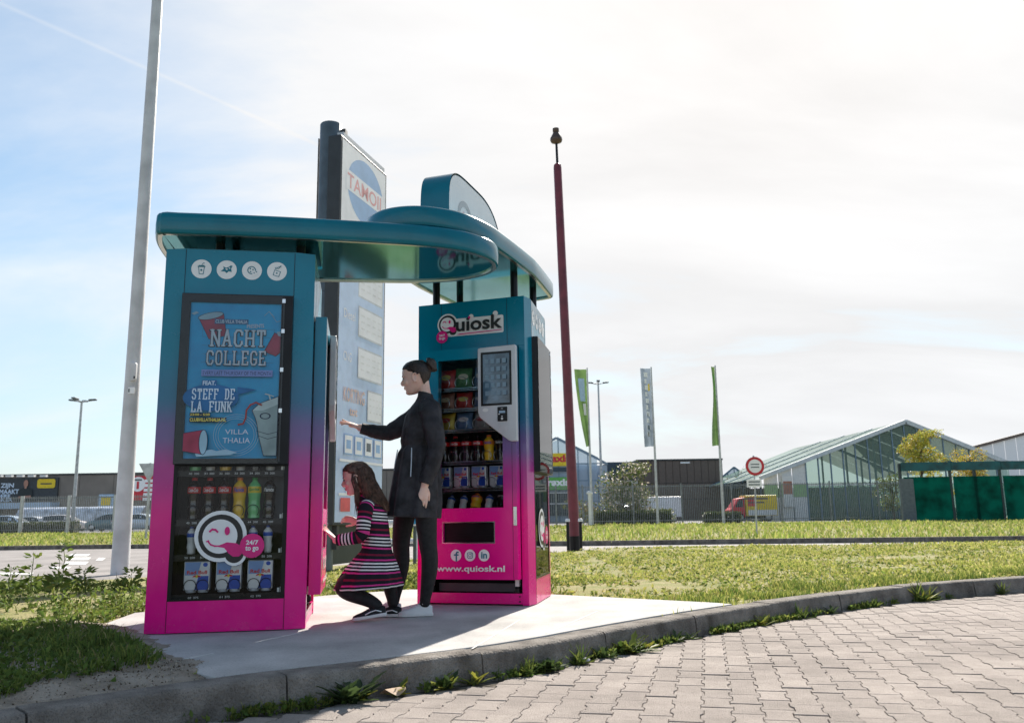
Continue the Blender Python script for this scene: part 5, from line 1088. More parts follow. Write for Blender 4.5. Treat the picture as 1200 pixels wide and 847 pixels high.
for nm, p, m, t, tm in (('yellow_sign', (632, 669, 531, 546.5), M_gyel, 'praxis', M_gred), ('green_sign', (632, 669, 559, 574), M_ggreen, 'praxis', M_white)):
    A = rel(*p, Yb, x0); mb = MB(); mb.box(A[0], A[1], -.4, -.1, A[2], A[3]); o_ = mb.build(nm, m, gs_); pr = Pr((0, -.41, 0), (1, 0, 0), (0, 0, 1), step=.02); h_ = A[3]-A[2]; pr.text(t, A[0]+.2, A[1]-.15, A[2]+h_*.12, A[3]-h_*.12, tm, .045); pr.build('sign_lettering', o_)
A = rel(645, 669, 547.5, 552.5, Yb, x0); mb = MB(); mb.box(A[0], A[1], -.35, -.1, A[2], A[3]); mb.build('blue_sign', M_navy, gs_)
A = rel(644, 669, 576, 604, Yb, x0); mb = MB(); mb.box(A[0], A[1], -.3, -.12, A[2], A[3]); g_ = mb.build('shutter', M_slate, gs_)
for k in range(9): mb = MB(); w_ = (A[1]-A[0])/9; mb.box(A[0]+k*w_+.05, A[0]+k*w_+.16, -.36, -.305, A[2], A[3]); mb.build('shutter_bar', M_slate2, g_)
for zz_ in (A[3]-.1, (A[2]+A[3])/2): mb = MB(); mb.box(A[0], A[1], -.40, -.365, zz_-.06, zz_+.06); mb.build('shutter_rail', M_fpost, g_)
# brown box building
Yb = 98.; x0 = at_y(712, 600, Yb).x; bb = empty('box_building', (x0, Yb, 0), label='low flat roofed building with dark blue left part and brown right part', cat='building')
A = rel(712, 749, 541, 563, Yb, x0); mb = MB(); mb.box(A[0], A[1], -.2, 12, A[2], A[3]); mb.build('blue_fascia', M_navy, bb); mb = MB(); mb.box(A[0]+.02, A[1]-.02, 0, 12, 0, A[2]-.01); mb.build('white_wall', M_whitem, bb)
A = rel(749, 846, 539, 612, Yb, x0); n = 12; w_ = (A[1]-A[0])/n
for i in range(n): mb = MB(); mb.box(A[0]+i*w_+.02, A[0]+(i+1)*w_-.02, -.1, 12, 0, A[3]); mb.build('wall_panel', M_brown, bb)
mb = MB(); mb.box(A[0]-.05, A[1]+.05, -.2, 12, A[3]+.003, A[3]+.2); mb.build('roof_edge', M_slate2, bb); B = rel(797, 808, 541, 543, Yb, x0); mb = MB(); mb.box(B[0], B[1], -.16, -.105, B[2], B[3]); mb.build('fascia_sign', M_white, bb)
for zz_ in (.35, .62): mb = MB(); mb.box(A[0], A[1], -.14, -.102, A[3]*zz_, A[3]*zz_+.05); mb.build('seam', M_slate2, bb)
# small blue glasshouse
Yb = 105.; x0 = at_y(847, 600, Yb).x; sgh = empty('small_glasshouse', (x0, Yb, 0), label='small pale blue gabled glasshouse beside the brown building', cat='building'); A = rel(847, 876, 547, 612, Yb, x0); zE = at_y(847, 560, Yb).z; xm = A[1]/2
mb = MB(); mb.add([(0, 0, 0), (A[1], 0, 0), (A[1], 0, zE), (xm, 0, A[3]), (0, 0, zE)], [(0, 1, 2, 3, 4)]); mb.build('gable', M_pane, sgh); mb = MB(); mb.box(.1, A[1]-.1, .3, 15, 0, zE); mb.build('inside', MATS['store interior'], sgh)
mb = MB(); [mb.box(x-.05, x+.05, -.08, .0, 0, zE+(A[3]-zE)*(1-abs(x-xm)/xm)) for x in np.linspace(.05, A[1]-.05, 5)]; mb.bar((0, -.05, zE), (xm, -.05, A[3]), .2, .2); mb.bar((xm, -.05, A[3]), (A[1], -.05, zE), .2, .2); tag(mb.build('glazing_bars', M_gblue, sgh), kind='stuff')
# big glasshouse
Yb = 75.; x0 = at_y(897, 600, Yb).x; gh = empty('glasshouse', (x0, Yb, 0), label='large gabled glasshouse with plants inside at the right', cat='glasshouse')
zL = at_y(897, 560, Yb).z; Ap = at_y(1060, 494, Yb); xa = Ap.x-x0; zA = Ap.z; R_ = at_y(1182, 545, Yb); xR = R_.x-x0; zR = R_.z; xg = at_y(945, 560, Yb).x-x0
def hz_(x): return zL+(zA-zL)*x/xa if x < xa else zA+(zR-zA)*(x-xa)/(xR-xa)
xs = list(np.linspace(0, xg, 4))
for a, b in zip(xs[:-1], xs[1:]):
    for (za, zb, m) in ((0, 2.0, M_whitem), (2.02, 3.1, mat('pale green panel', (.30, .48, .24), .6)), (3.12, None, M_whitem)):
        mb = MB(); za_, zb_ = za, zb if zb else hz_(a)-.1; zc2 = zb if zb else hz_(b)-.1; mb.add([(a+.03, 0, za_), (b-.03, 0, za_), (b-.03, 0, zc2), (a+.03, 0, zb_)], [(0, 1, 2, 3)]); mb.build('side_panel', m, gh)
xs = list(np.linspace(xg, xR, 17))
for a, b in zip(xs[:-1], xs[1:]):
    mid = 3.0
    mb = MB(); mb.box(a+.05, b-.05, 0, .02, .05, mid-.04); mb.build('pane', M_pane2, gh)
    mb = MB(); mb.add([(a+.05, 0, mid+.04), (b-.05, 0, mid+.04), (b-.05, 0, hz_(b)-.12), (a+.05, 0, hz_(a)-.12)], [(0, 1, 2, 3)]); mb.build('pane', M_pane2, gh)
    mb = MB(); mb.box(a-.05, a+.05, -.06, .06, 0, hz_(a)); mb.build('mullion', M_gblue, gh)
mb = MB(); mb.box(xg, xR, -.05, .06, 2.97, 3.03); mb.build('transom', M_ghw, gh)
mb = MB(); mb.bar((-.3, -.1, zL), (xa, -.1, zA), .4, .35); mb.bar((xa, -.1, zA), (xR+.3, -.1, zR), .4, .35); mb.build('gable_trim', M_ghw, gh)
for s_, (pa, pb) in enumerate((((0, zL), (xa, zA)), ((xa, zA), (xR, zR)))):
    for k in range(6):
        y0, y1 = .2+k*5, .2+k*5+4.9; mb = MB(); mb.add([(pa[0], y0, pa[1]+.05), (pb[0], y0, pb[1]+.05), (pb[0], y1, pb[1]+.05), (pa[0], y1, pa[1]+.05)], [(0, 1, 2, 3)]); mb.build('roof_pane', M_pane2, gh)
for k in range(1, 4):
    mb = MB(); y = k*7; mb.bar((0, y, zL), (xa, y, zA), .15, .2); mb.bar((xa, y, zA), (xR, y, zR), .15, .2); [mb.box(x-.08, x+.08, y-.08, y+.08, 0, hz_(x)) for x in (xg, xa, (xa+xR)/2)]; mb.build('inner_frame', M_gblue, gh)
mb = MB(); mb.box(xg, xR, 28, 28.3, 0, 3.6); mb.build('rear_wall', mat('rear wall', (.20, .22, .19), .8, var=.25, vscale=.4), gh); mb = MB(); mb.box(xg+.5, xR-.5, 2.5, 3.5, 0, .9); mb.box(xg+.5, xR-.5, 9, 10, 0, 1.2); mb.build('plant_bench', M_slate, gh)
B = rel(918, 927, 557, 594, Yb, x0); mb = MB(); mb.box(B[0], B[1], -.25, -.05, B[2], B[3]); bn = mb.build('hanging_banner', M_whitem, gh); pr = Pr((0, -.26, 0), (1, 0, 0), (0, 0, 1), step=.02); pr.rect(B[0]+.06, B[1]-.06, B[2]+1.1, B[3]-.5, mat('banner print', (.42, .18, .12), .6)); pr.build('banner_print', bn)
for i, (px, dy, h, cols, nm) in enumerate([(965, 3, 1.6, [(.10, .16, .05)], 'green'), (1003, 4, 2.4, [(.55, .46, .06), (.3, .32, .06)], 'yellow'), (1000, 2, 1.0, [(.5, .12, .10), (.2, .14, .05)], 'red'), (1035, 6, 2.6, [(.12, .17, .05), (.08, .12, .03)], 'dark green')]):
    q = at_y(px, 605, Yb+dy); tree('potted_shrub', (q.x, q.y, 0 if i != 1 else .9), h, h*.5, cols, 900, .16, f'{nm} shrub inside the large glasshouse', 'shrubs inside the glasshouse', .2, seed=40+i, cat='shrub')
# white gable behind
Yb = 110.; x0 = at_y(1130, 600, Yb).x; wh = empty('white_hall', (x0, Yb, 0), label='white hall with a rising roof edge behind the glasshouse at the right edge', cat='building'); p0 = at_y(1143, 523, Yb); p1 = at_y(1230, 500, Yb); n = 8
for i in range(n):
    a = (p1.x-x0)*i/n; b = (p1.x-x0)*(i+1)/n; f_ = lambda x: p0.z-.6+(p1.z-p0.z+.6)*x/(p1.x-x0); mb = MB(); mb.add([(a+.02, 0, 0), (b-.02, 0, 0), (b-.02, 0, f_(b)), (a+.02, 0, f_(a))], [(0, 1, 2, 3)]); mb.build('wall_panel', M_white, wh)
mb = MB(); mb.bar((0, -.1, f_(0)), (p1.x-x0, -.1, p1.z), .4, .35); mb.build('roof_edge', M_brown, wh)

# ------------------------------------------------------------------ vehicles
M_tyre = mat('tyre rubber', (.015, .015, .016), .8); M_rim = mat('wheel rim', (.45, .46, .48), .35, .8); M_cwin = mat('car window', (.02, .035, .045), .06, spec=.8); M_lamp_r = mat('tail lamp', (.45, .02, .02), .2); M_lamp_w = mat('head lamp', (.7, .72, .74), .15)
def wheel(parent, x, y, r=.32):
    t = MB(); t.lathe([(r*.6, -.10), (r*.95, -.10), (r, -.06), (r, .06), (r*.95, .10), (r*.6, .10)], 20, (x, y, r), axis='Y'); w = t.build('wheel', M_tyre, parent, smooth=40)
    q = MB(); q.lathe([(r*.58, -.108), (r*.62, -.104), (r*.62, .104), (r*.58, .108)], 16, (x, y, r), axis='Y'); q.build('rim', M_rim, w, smooth=40)
def car(loc, rz, col, label, kind='hatch', nm='car paint'):
    m = mat(nm, col, .3, .25, var=.04, coat=.7); e = empty('parked_car', loc, rz, label=label, cat='car', group='cars parked behind the fence')
    # stations: x, bottom, belt, roof, half width at belt, half width at roof
    S_ = {'hatch': [(-2.0, .42, .80, .82, .72, .66), (-1.95, .30, .92, 1.0, .80, .68), (-1.6, .24, .94, 1.38, .84, .60), (-.9, .22, .94, 1.47, .86, .62), (0.0, .22, .93, 1.48, .87, .62), (.55, .22, .92, 1.36, .87, .62), (1.15, .22, .90, .95, .86, .74), (1.75, .24, .80, .83, .80, .72), (2.0, .34, .62, .64, .66, .6)],
          'sedan': [(-2.2, .42, .88, .90, .72, .66), (-2.1, .30, .94, .97, .80, .72), (-1.5, .24, .95, 1.02, .84, .70), (-.9, .22, .94, 1.40, .86, .60), (0.0, .22, .93, 1.44, .87, .62), (.5, .22, .92, 1.36, .87, .62), (1.2, .22, .90, .94, .86, .74), (1.9, .24, .80, .83, .80, .72), (2.2, .34, .62, .64, .66, .6)]}[kind]
    rings = []
    for x, b, be, ro, wb, wr in S_:
        half = [(wb*.92, b), (wb*1.0, b+.22), (wb*1.01, (b+be)/2+.1), (wb*.97, be), (wr, ro-.04), (wr*.8, ro)]
        rings.append([(x, y, z) for y, z in half]+[(x, -y, z) for y, z in half[::-1]])
    mb = MB(); mb.loft(rings, m); body = mb.build('body', m, e, smooth=45)
    def panel(i, j, s, f0=.08, f1=.92):
        A, B = S_[i], S_[j]; q = MB(); pt = lambda S0, f: (S0[0], s*((S0[4]*.97)*(1-f)+S0[5]*f+.012), S0[2]*(1-f)+(S0[3]-.04)*f)
        q.add([pt(A, f0), pt(B, f0), pt(B, f1), pt(A, f1)], [(0, 1, 2, 3) if s < 0 else (3, 2, 1, 0)]); q.build('side_window', M_cwin, body)
    for s in (-1, 1):
        for i in (2, 3, 4): panel(i, i+1, s)
        A, B = S_[5], S_[6]; q = MB(); pt = lambda S0, f: (S0[0], s*((S0[4]*.97)*(1-f)+S0[5]*f+.012), S0[2]*(1-f)+(S0[3]-.04)*f); q.add([pt(A, .08), (B[0]-.15, s*.86, .925), pt(A, .9)], [(0, 1, 2) if s < 0 else (2, 1, 0)]); q.build('side_window', M_cwin, body)
        for x in (-1.25, 1.25): wheel(e, x, s*.76)
        q = MB(); q.box(S_[-2][0]+.02, S_[-1][0]-.05, s*.50-.14, s*.50+.14, .60, .74); q.build('headlight', M_lamp_w, body, bevel=.02); q = MB(); q.box(S_[0][0]-.02, S_[0][0]+.10, s*.62-.1, s*.62+.1, .72, .90); q.build('tail_light', M_lamp_r, body, bevel=.02)
    for i, j, nm2 in ((5, 6, 'windscreen'), (2 if kind == 'hatch' else 3, 1 if kind == 'hatch' else 2, 'rear_window')):
        A, B = S_[i], S_[j]; q = MB(); o_ = .02; q.add([(A[0]+(o_ if j > i else -o_), -A[5]*.85, A[3]-.03), (A[0]+(o_ if j > i else -o_), A[5]*.85, A[3]-.03), (B[0]+(o_ if j > i else -o_), B[5]*.92, B[3]+.03), (B[0]+(o_ if j > i else -o_), -B[5]*.92, B[3]+.03)], [(0, 3, 2, 1) if j > i else (0, 1, 2, 3)]); q.build(nm2, M_cwin, body)
    return e
def gp(px, Y): p = at_y(px, 600, Y); return (p.x, Y, 0)
car(gp(14, 78), R(0), (.55, .66, .78), 'pale blue hatchback parked behind the hedge at the left edge', 'hatch', 'pale blue paint')
car(gp(42, 84), R(-5), (.72, .73, .74), 'white car just behind the pale blue hatchback', 'sedan', 'white paint')
car(gp(77, 78), R(8), (.72, .66, .64), 'silver car with reddish nose parked right of the hedge', 'hatch', 'silver paint')
car(gp(131, 75), R(175), (.10, .19, .22), 'dark teal hatchback partly hidden by the white mast', 'hatch', 'dark teal paint')
car(gp(166, 74), R(0), (.55, .62, .70), 'blue grey estate car between white mast and left kiosk', 'sedan', 'blue grey paint')
car(gp(716, 70), R(180), (.52, .58, .64), 'grey car parked behind the hedge right of the red mast', 'hatch', 'grey paint')
def van(loc, rz, label, L, H, cabm, boxm, name='delivery_van', sign=None):
    e = empty(name, loc, rz, label=label, cat='van', group='vans parked behind the fence'); mb = MB()
    prof = [(L/2, .35), (L/2, .95), (L/2-.25, 1.15), (L/2-.75, 1.9), (L/2-1.3, 2.0), (L/2-1.3, .35)]; mb.extrude(prof, (0, .95, 0), (1, 0, 0), (0, 0, 1), 1.9); cab = mb.build('cab', cabm, e, bevel=.06)
    mb = MB(); mb.box(-L/2, L/2-1.34, -.98, .98, .45, H); box = mb.build('cargo_box', boxm, e, bevel=.05)
    for s in (-1, 1):
        q = MB(); y = s*.965; q.add([(L/2-.45, y, 1.2), (L/2-1.15, y, 1.2), (L/2-1.15, y, 1.8), (L/2-.8, y, 1.8)], [(0, 1, 2, 3)]); q.build('side_window', M_cwin, cab)
        for x in (-L/2+.8, L/2-.85): wheel(e, x, s*.85, .36)
    if sign: sign(box, L, H)
    return e
van(gp(766, 80), R(180), 'white panel van behind the second flagpole', 5.0, 2.3, M_white, mat('van white', (.70, .73, .78), .35, coat=.4))
def ysign(box, L, H):
    for s in (-1, 1):
        pr = Pr((0, s*.985, 0), (-s, 0, 0), (0, 0, 1), step=.004); pr.rect(-L/2+1.5, L/2-.1, .5, .95, M_whitem); pr.rect(-L/2+1.5 if s > 0 else L/2-2.1, -L/2+2.1 if s > 0 else L/2-1.4, 1.25, H-.15, M_gred); pr.rect(-.9, 1.2, 1.8, 1.95, M_brown); pr.rect(-.5, .9, 1.5, 1.62, M_brown); pr.build('side_print', box)
van(gp(880, 73), R(180), 'yellow and red box van parked in front of the glasshouse', 4.0, 2.15, M_gred, M_gyel, 'box_van', ysign)
mb = MB(); q0 = at_y(26, 600, 88); q1 = at_y(172, 600, 88); sh = empty('trolley_shelter', (q0.x, 88, 0), label='long low white rounded shelter behind the parked cars on the left', cat='shelter'); L_ = q1.x-q0.x; n = 11; M_foil = mat('milky plastic sheet', (.55, .60, .68), .35, var=.2, vscale=1.5, bump=.3, bscale=4)
for i in range(n):
    rings = []; 
    for t in (0, 1):
        x = L_*(i+t*.97)/n; rings.append([(x, -1.2+.25*(1-math.cos(a)) if False else 1.2*-math.cos(a), max(0, 2.35*math.sin(a)**.45)) for a in np.linspace(0, PI, 13)])
    m_ = MB(); m_.loft(rings, closed=False, caps=False); m_.build('shelter_bay', M_foil, sh, smooth=60)

# ------------------------------------------------------------------ lamp posts, flags
def lampmast(px, ytop, Y, label, heads):
    b = at_y(px, 600, Y); h = at_y(px, ytop, Y).z; e = empty('yard_lamp_post', (b.x, Y, 0), label=label, cat='lamp post', group='tall yard lamp posts'); mb = MB(); mb.lathe([(.16, 0), (.13, h*.3), (.08, h)], 12); mb.build('mast', M_zinc, e, smooth=60)
    for a in heads:
        x, y = math.cos(a)*.72, math.sin(a)*.72; mb = MB(); mb.tube([(0, 0, h-.1), (x*.5, y*.5, h), (x, y, h+.05)], .05, 6); arm = mb.build('arm', M_zinc, e); q = MB(); q.bar((x*.7, y*.7, h+.08), (x*1.5, y*1.5, h+.12), .32, .13); q.build('lamp_head', M_slate, arm, bevel=.04)
lampmast(86, 470, 66, 'tall yard lamp post with several heads at the left', [R(10), R(100), R(170), R(260)])
lampmast(706, 449, 84, 'tall yard lamp post with several heads right of the red mast', [R(15), R(100), R(165), R(265)])
F_g = mat('green flag cloth', (.12, .21, .07), .8, var=.15, vscale=1.5, trans=.35); F_b = mat('grey blue flag cloth', (.22, .27, .33), .8, var=.15, vscale=1.5, trans=.3)
def flag(pxb, pxt, yt, Y, m, wpx, yb, label, art):
    b = at_y(pxb, 612, Y); t = at_y(pxt, yt, Y); e = empty('flagpole', (b.x, Y, 0), label=label, cat='flag', group='advertising flags by the fence'); d = Vector((t.x-b.x, 0, t.z)); mb = MB(); mb.tube([(0, 0, -.1), tuple(d*.5), tuple(d)], [.10, .07, .045], 10); mb.build('pole', M_fpost, e, smooth=60)
    z0 = at_y(pxt, yb, Y).z; z1 = t.z-.1; n, k = 24, 9; vs = []
    for i in range(n+1):
        f = i/n; z = z1+(z0-z1)*f; px_ = d.x*z/d.z
        for j in range(k):
            g_ = j/(k-1); w_ = wpx(f)*Y/1000; vs.append((px_-.06-w_*g_, .35*math.sin(g_*5+f*3)*g_*(.5+f)*.8, z-.5*g_*f*0))
    mb = MB(); mb.add(vs, [(i*k+j, (i+1)*k+j, (i+1)*k+j+1, i*k+j+1) for i in range(n) for j in range(k-1)], m); fl = mb.build('flag_cloth', m, e, smooth=180)
    pr = MB(); P2 = lambda f, g_: (d.x*(z1+(z0-z1)*f)/d.z-.06-wpx(f)*Y/1000*g_, .35*math.sin(g_*5+f*3)*g_*(.5+f)*.8-.03, z1+(z0-z1)*f)
    for (f0, f1, g0, g1, mm) in art:
        for q in range(4): a_ = f0+(f1-f0)*q/4; b_ = f0+(f1-f0)*(q+1)/4; pr.add([P2(a_, g0), P2(b_, g0), P2(b_, g1), P2(a_, g1)], [(0, 1, 2, 3)], mm)
    tag(pr.build('flag_print', None, fl), kind='stuff')
W_ = M_white; Yl = M_gyel
flag(694, 688, 431, 58, F_g, lambda f: 13.5*(1-f**1.5*.9)+1, 523, 'green advertising flag with pale print, nearest the red mast', [(.12, .42, .2, .75, M_lblue), (.22, .34, .25, .6, Yl), (.45, .6, .15, .5, M_whitem)])
flag(771, 763, 430, 58, F_b, lambda f: 12.5-3*f, 523, 'grey blue advertising flag with white upright lettering, middle of the three', [(.05+.085*i, .05+.085*i+.06, .30+.12*(i % 2), .68, W_) for i in range(10)]+[(.20, .29, .15, .3, Yl)])
flag(848, 838, 428, 58, F_g, lambda f: 4.5-1.2*math.sin(f*5), 522, 'narrow green advertising flag hanging edge on, rightmost of the three', [(.1, .5, .2, .6, MATS['shop green'])])

# ------------------------------------------------------------------ trees, hedges
q = at_y(1086, 606, 62); tree('young_tree', (q.x, q.y, 0), 6.3, 1.05, [(.50, .46, .06), (.30, .36, .06), (.44, .44, .07), (.50, .36, .07)], 6500, .15, 'yellow green autumn tree behind the green net fence', 'autumn trees at the net fence', .25, seed=3, gaps=8)
q = at_y(1143, 606, 60); tree('young_tree', (q.x, q.y, 0), 4.9, 1.0, [(.56, .46, .06), (.52, .34, .07), (.36, .36, .07)], 4200, .14, 'smaller orange yellow tree behind the fence at the right edge', 'autumn trees at the net fence', .3, seed=5)
q = at_y(1048, 606, 62); tree('young_tree', (q.x, q.y, 0), 3.4, .8, [(.10, .15, .04), (.16, .18, .05)], 1500, .16, 'thin dark green young tree just left of the net fence', 'autumn trees at the net fence', .25, seed=9)
q = at_y(879, 606, 92); tree('bare_tree', (q.x, q.y, 0), 5.6, 1.6, [(.16, .15, .08)], 500, .2, 'thin nearly bare tree behind the round traffic sign', None, .4, seed=11)
q = at_y(732, 612, 66); tree('flowering_bush', (q.x, q.y, 0), 4.6, 1.6, [(.12, .17, .05), (.20, .20, .07), (.55, .48, .40), (.16, .20, .06)], 3600, .22, 'tall pale flowering bush behind the fence right of the lamp post', None, .2, seed=12, cat='bush', gaps=9)
for px, h, i in ((683, 1.8, 0), (690, 1.2, 1), (748, 1.6, 2), (778, 1.1, 3)):
    q = at_y(px, 606, 64+i); tree('shrub', (q.x, q.y, 0), h, .8, [(.22, .24, .05), (.30, .20, .10), (.14, .18, .04)], 700, .16, ['yellowish shrub beside the shuttered gate', 'low shrub in front of the glass store', 'shrub between flowering bush and white van', 'low shrub beside the white van'][i], 'small shrubs along the fence', .15, seed=20+i, cat='shrub')
HG = [(.07, .10, .03), (.05, .08, .025), (.10, .12, .035)]
a_, b_ = gp(-45, 62), gp(91, 62); hedge(a_, b_, 1.0, .72, HG, 6000, .15, 'clipped dark hedge behind the fence at the left edge')
a_, b_ = gp(697, 62), gp(786, 62); hedge(a_, b_, 1.0, .88, HG, 5000, .15, 'clipped dark hedge behind the fence left of the middle flagpole')
a_, b_ = gp(825, 63), gp(866, 63); hedge(a_, b_, 1.0, .7, HG, 2500, .15, 'short clipped hedge at the foot of the brown building')

# ------------------------------------------------------------------ grass and weeds
def ruled(n, t0, t1, i0=0., i1=1.):
    i = RNG.uniform(i0, i1, n)*(NA-1); a = np.floor(i).astype(int).clip(0, NA-2); fr = (i-a)[:, None]; A = np.array([tuple(p) for p in A_]); B = np.array([tuple(p) for p in B_])
    pa = A[a]*(1-fr)+A[a+1]*fr; pb = B[a]*(1-fr)+B[a+1]*fr; t = RNG.uniform(t0, t1, n)[:, None]; return pa*(1-t)+pb*t
def nz2(P, s, o=0): return np.array([mnoise.noise(Vector((x*s, y*s, o))) for x, y in P])
def inview(P, m=.08): return (np.abs(P[:, 0]/P[:, 1]) < .60+m)
parts = []
# right lawn
P = ruled(260000, 0.02, 1); keep = inview(P) & ~inpoly(P, SLAB) & (P[:, 0] > -2.4); P = P[keep]; d = P[:, 1]; nn = nz2(P, .8)+.6*nz2(P, 2.7, 3); keep = (nn > RNG.uniform(-.65, .50, len(P))); P = P[keep]; nn = nn[keep]; n = len(P)
z = np.array([lz(x, y) for x, y in P]); h = RNG.uniform(.010, .032, n)*(1+.6*np.clip(nn, 0, 1))*(1+.03*P[:, 1]); w = .003+.0008*P[:, 1]
col = pal(LAWN, n)*np.clip(1+.3*nn[:, None], .6, 1.3); parts.append(blades(np.c_[P, z], h, w, col, 1.1))
k_ = RNG.integers(0, n, 26000); nl = len(k_); dd = RNG.normal(size=(nl, 3)); dd[:, 2] = np.abs(dd[:, 2])*.35+.1; parts.append(leafset(np.c_[P[k_], z[k_]+.004], dd, RNG.uniform(.02, .05, nl)*(1+.02*P[k_, 1]), pal(LAWN+GREENS, nl, .3), .5))
# tufts along the slab and kerb edge
P = ruled(60000, 0.0, .10); keep = inview(P) & ~inpoly(P, SLAB) & (P[:, 0] > .9); P = P[keep]; nn = nz2(P, 3.1, 8); keep = nn > RNG.uniform(-.1, .5, len(P)); P = P[keep]; n = len(P); z = np.array([lz(x, y) for x, y in P]); parts.append(blades(np.c_[P, z], RNG.uniform(.03, .085, n), np.full(n, .008), pal(GREENS+LAWN[:2], n), .8))
co, f, c = merge(parts); tag(np_mesh('lawn_grass', co, f, c, M_grass), 'short patchy yellow green grass on the lawn', 'grass', kind='stuff')
# verge grass beyond the road
n = 60000; x = RNG.uniform(-45, 42, n); y = 18.5+(RNG.uniform(0, 1, n)**1.5)*41; P = np.c_[x, y]; fx = np.array([p.x for p in fk]); fy = np.array([p.y for p in fk]); keep = (y > np.interp(x, fx, fy)+.15) & inview(P); P = P[keep]; nn = nz2(P, .35, 5); n = len(P)
hh = RNG.uniform(.06, .16, n)*(1+1.2*np.clip(nn, -.3, 1)); co, f, c = blades(np.c_[P, np.zeros(n)], hh, .02+.0012*P[:, 1], pal([(.24, .30, .07), (.34, .36, .10), (.18, .25, .05), (.38, .36, .14)], n)*np.clip(1+.35*nn[:, None], .6, 1.3), .9)
tag(np_mesh('verge_grass', co, f, c, M_grass), 'sunlit rough grass on the verge beyond the road', 'grass', kind='stuff')
# left: rough grass in the soil corner and the strip before the road
parts = []
P = np.c_[RNG.uniform(-3.4, -1.1, 34000), RNG.uniform(2.3, 5.4, 34000)]; reg = [(p.x, p.y) for p in KERB_IN[:ka+1]]+[(-1.42, 3.86), (-1.76, 4.24), (-2.18, 4.72), (-2.5, 5.15), (-3.4, 5.2), (-3.4, 2.0)]
P = P[inpoly(P, reg)]; e0 = kerb_dist(P); nn = nz2(P, 1.8, 6)+.7*nz2(P, 5, 2); bare = .40-.30*np.clip((-P[:, 0]-1.45)*1.6, 0, 1)+.16*nz2(P, 3.5, 21)
keep = (e0 > bare) & (nn > RNG.uniform(-.75, .75, len(P))) & (e0 > .03) & (slab_dist(P) < -.015); P = P[keep]; nn = nn[keep]; n = len(P); z = sz_arr(P)
tall = np.exp(-(((P[:, 0]+2.02)/.28)**2+((P[:, 1]-4.52)/.30)**2)); hh = RNG.uniform(.025, .075, n)*np.clip(.8+1.1*nz2(P, 3.2, 13), .35, 1.8)*(1+1.8*tall*RNG.uniform(.3, 1, n)); parts.append(blades(np.c_[P, z], hh, RNG.uniform(.004, .009, n), pal(GREENS*3+[(.30, .26, .12), (.18, .20, .05)], n, .35), .9))
k_ = RNG.integers(0, n, 9000); nl = len(k_); dd = RNG.normal(size=(nl, 3)); dd[:, 2] = np.abs(dd[:, 2])*.5+.15; parts.append(leafset(np.c_[P[k_], z[k_]+RNG.uniform(0, .03, nl)], dd, RNG.uniform(.015, .045, nl), pal(GREENS, nl, .3), .5))
co, f, c = merge(parts); tag(np_mesh('rough_grass', co, f, c, M_grass), 'dark rough grass and weeds in the shaded corner by the kerb', 'grass', kind='stuff')
parts = []
P = ruled(90000, .05, 1.0, 0, .62); keep = inview(P, .12) & ~inpoly(P, [(x*1.03-.0, y) for x, y in SLAB]) & ((P[:, 0] < -2.3) | (P[:, 1] > 7.6)) & (P[:, 0] < .4) & (P[:, 1] > 4.6); P = P[keep]; nn = nz2(P, 1.3, 9)+.7*nz2(P, 3.6, 1)-.28*np.clip(P[:, 1]-8.3, 0, 4); keep = nn > RNG.uniform(-.25, .75, len(P)); P = P[keep]; nn = nn[keep]; n = len(P); z = np.array([lz(x, y) for x, y in P])
lush = np.clip(1-np.abs(P[:, 1]-7.4)/3.5, .1, 1); hh = RNG.uniform(.03, .13, n)*(.5+.7*lush)*np.clip(.7+nn, .3, 1.6); parts.append(blades(np.c_[P, z], hh, RNG.uniform(.006, .014, n), pal(GREENS+[(.17, .20, .04)], n, .3), .9))
k_ = RNG.integers(0, n, 9000); nl = len(k_); dd = RNG.normal(size=(nl, 3)); dd[:, 2] = np.abs(dd[:, 2])*.5+.2; parts.append(leafset(np.c_[P[k_], z[k_]+RNG.uniform(0, .11, nl)*lush[k_]], dd, RNG.uniform(.02, .055, nl), pal(GREENS+[(.16, .21, .04)], nl, .3), .5))
co, f, c = merge(parts); tag(np_mesh('roadside_weeds', co, f, c, M_grass), 'sunlit leafy weeds and grass between the slab and the road', 'weeds', kind='stuff')
# crumbs and dead leaves on the bare soil
P = np.c_[RNG.uniform(-2.6, -1.15, 9000), RNG.uniform(2.7, 4.6, 9000)]; e_ = kerb_dist(P); P = P[(e_ > .01) & (e_ < .55) & (slab_dist(P) < .10)]; n = len(P); dd = RNG.normal(size=(n, 3)); dd[:, 2] = np.abs(dd[:, 2])*.5+.1
co, f, c = leafset(np.c_[P, sz_arr(P)-.001], dd, RNG.uniform(.003, .016, n)**1.0*RNG.uniform(.4, 1, n), pal([(.30, .25, .19), (.18, .14, .10), (.42, .37, .30), (.12, .09, .06)], n, .3), .9, .45); tag(np_mesh('soil_crumbs', co, f, c, mat('soil crumbs', (1, 1, 1), .9, var=.05, attr='col', spec=.15)), 'loose crumbs and dead bits on the bare soil by the kerb', 'soil', kind='stuff')
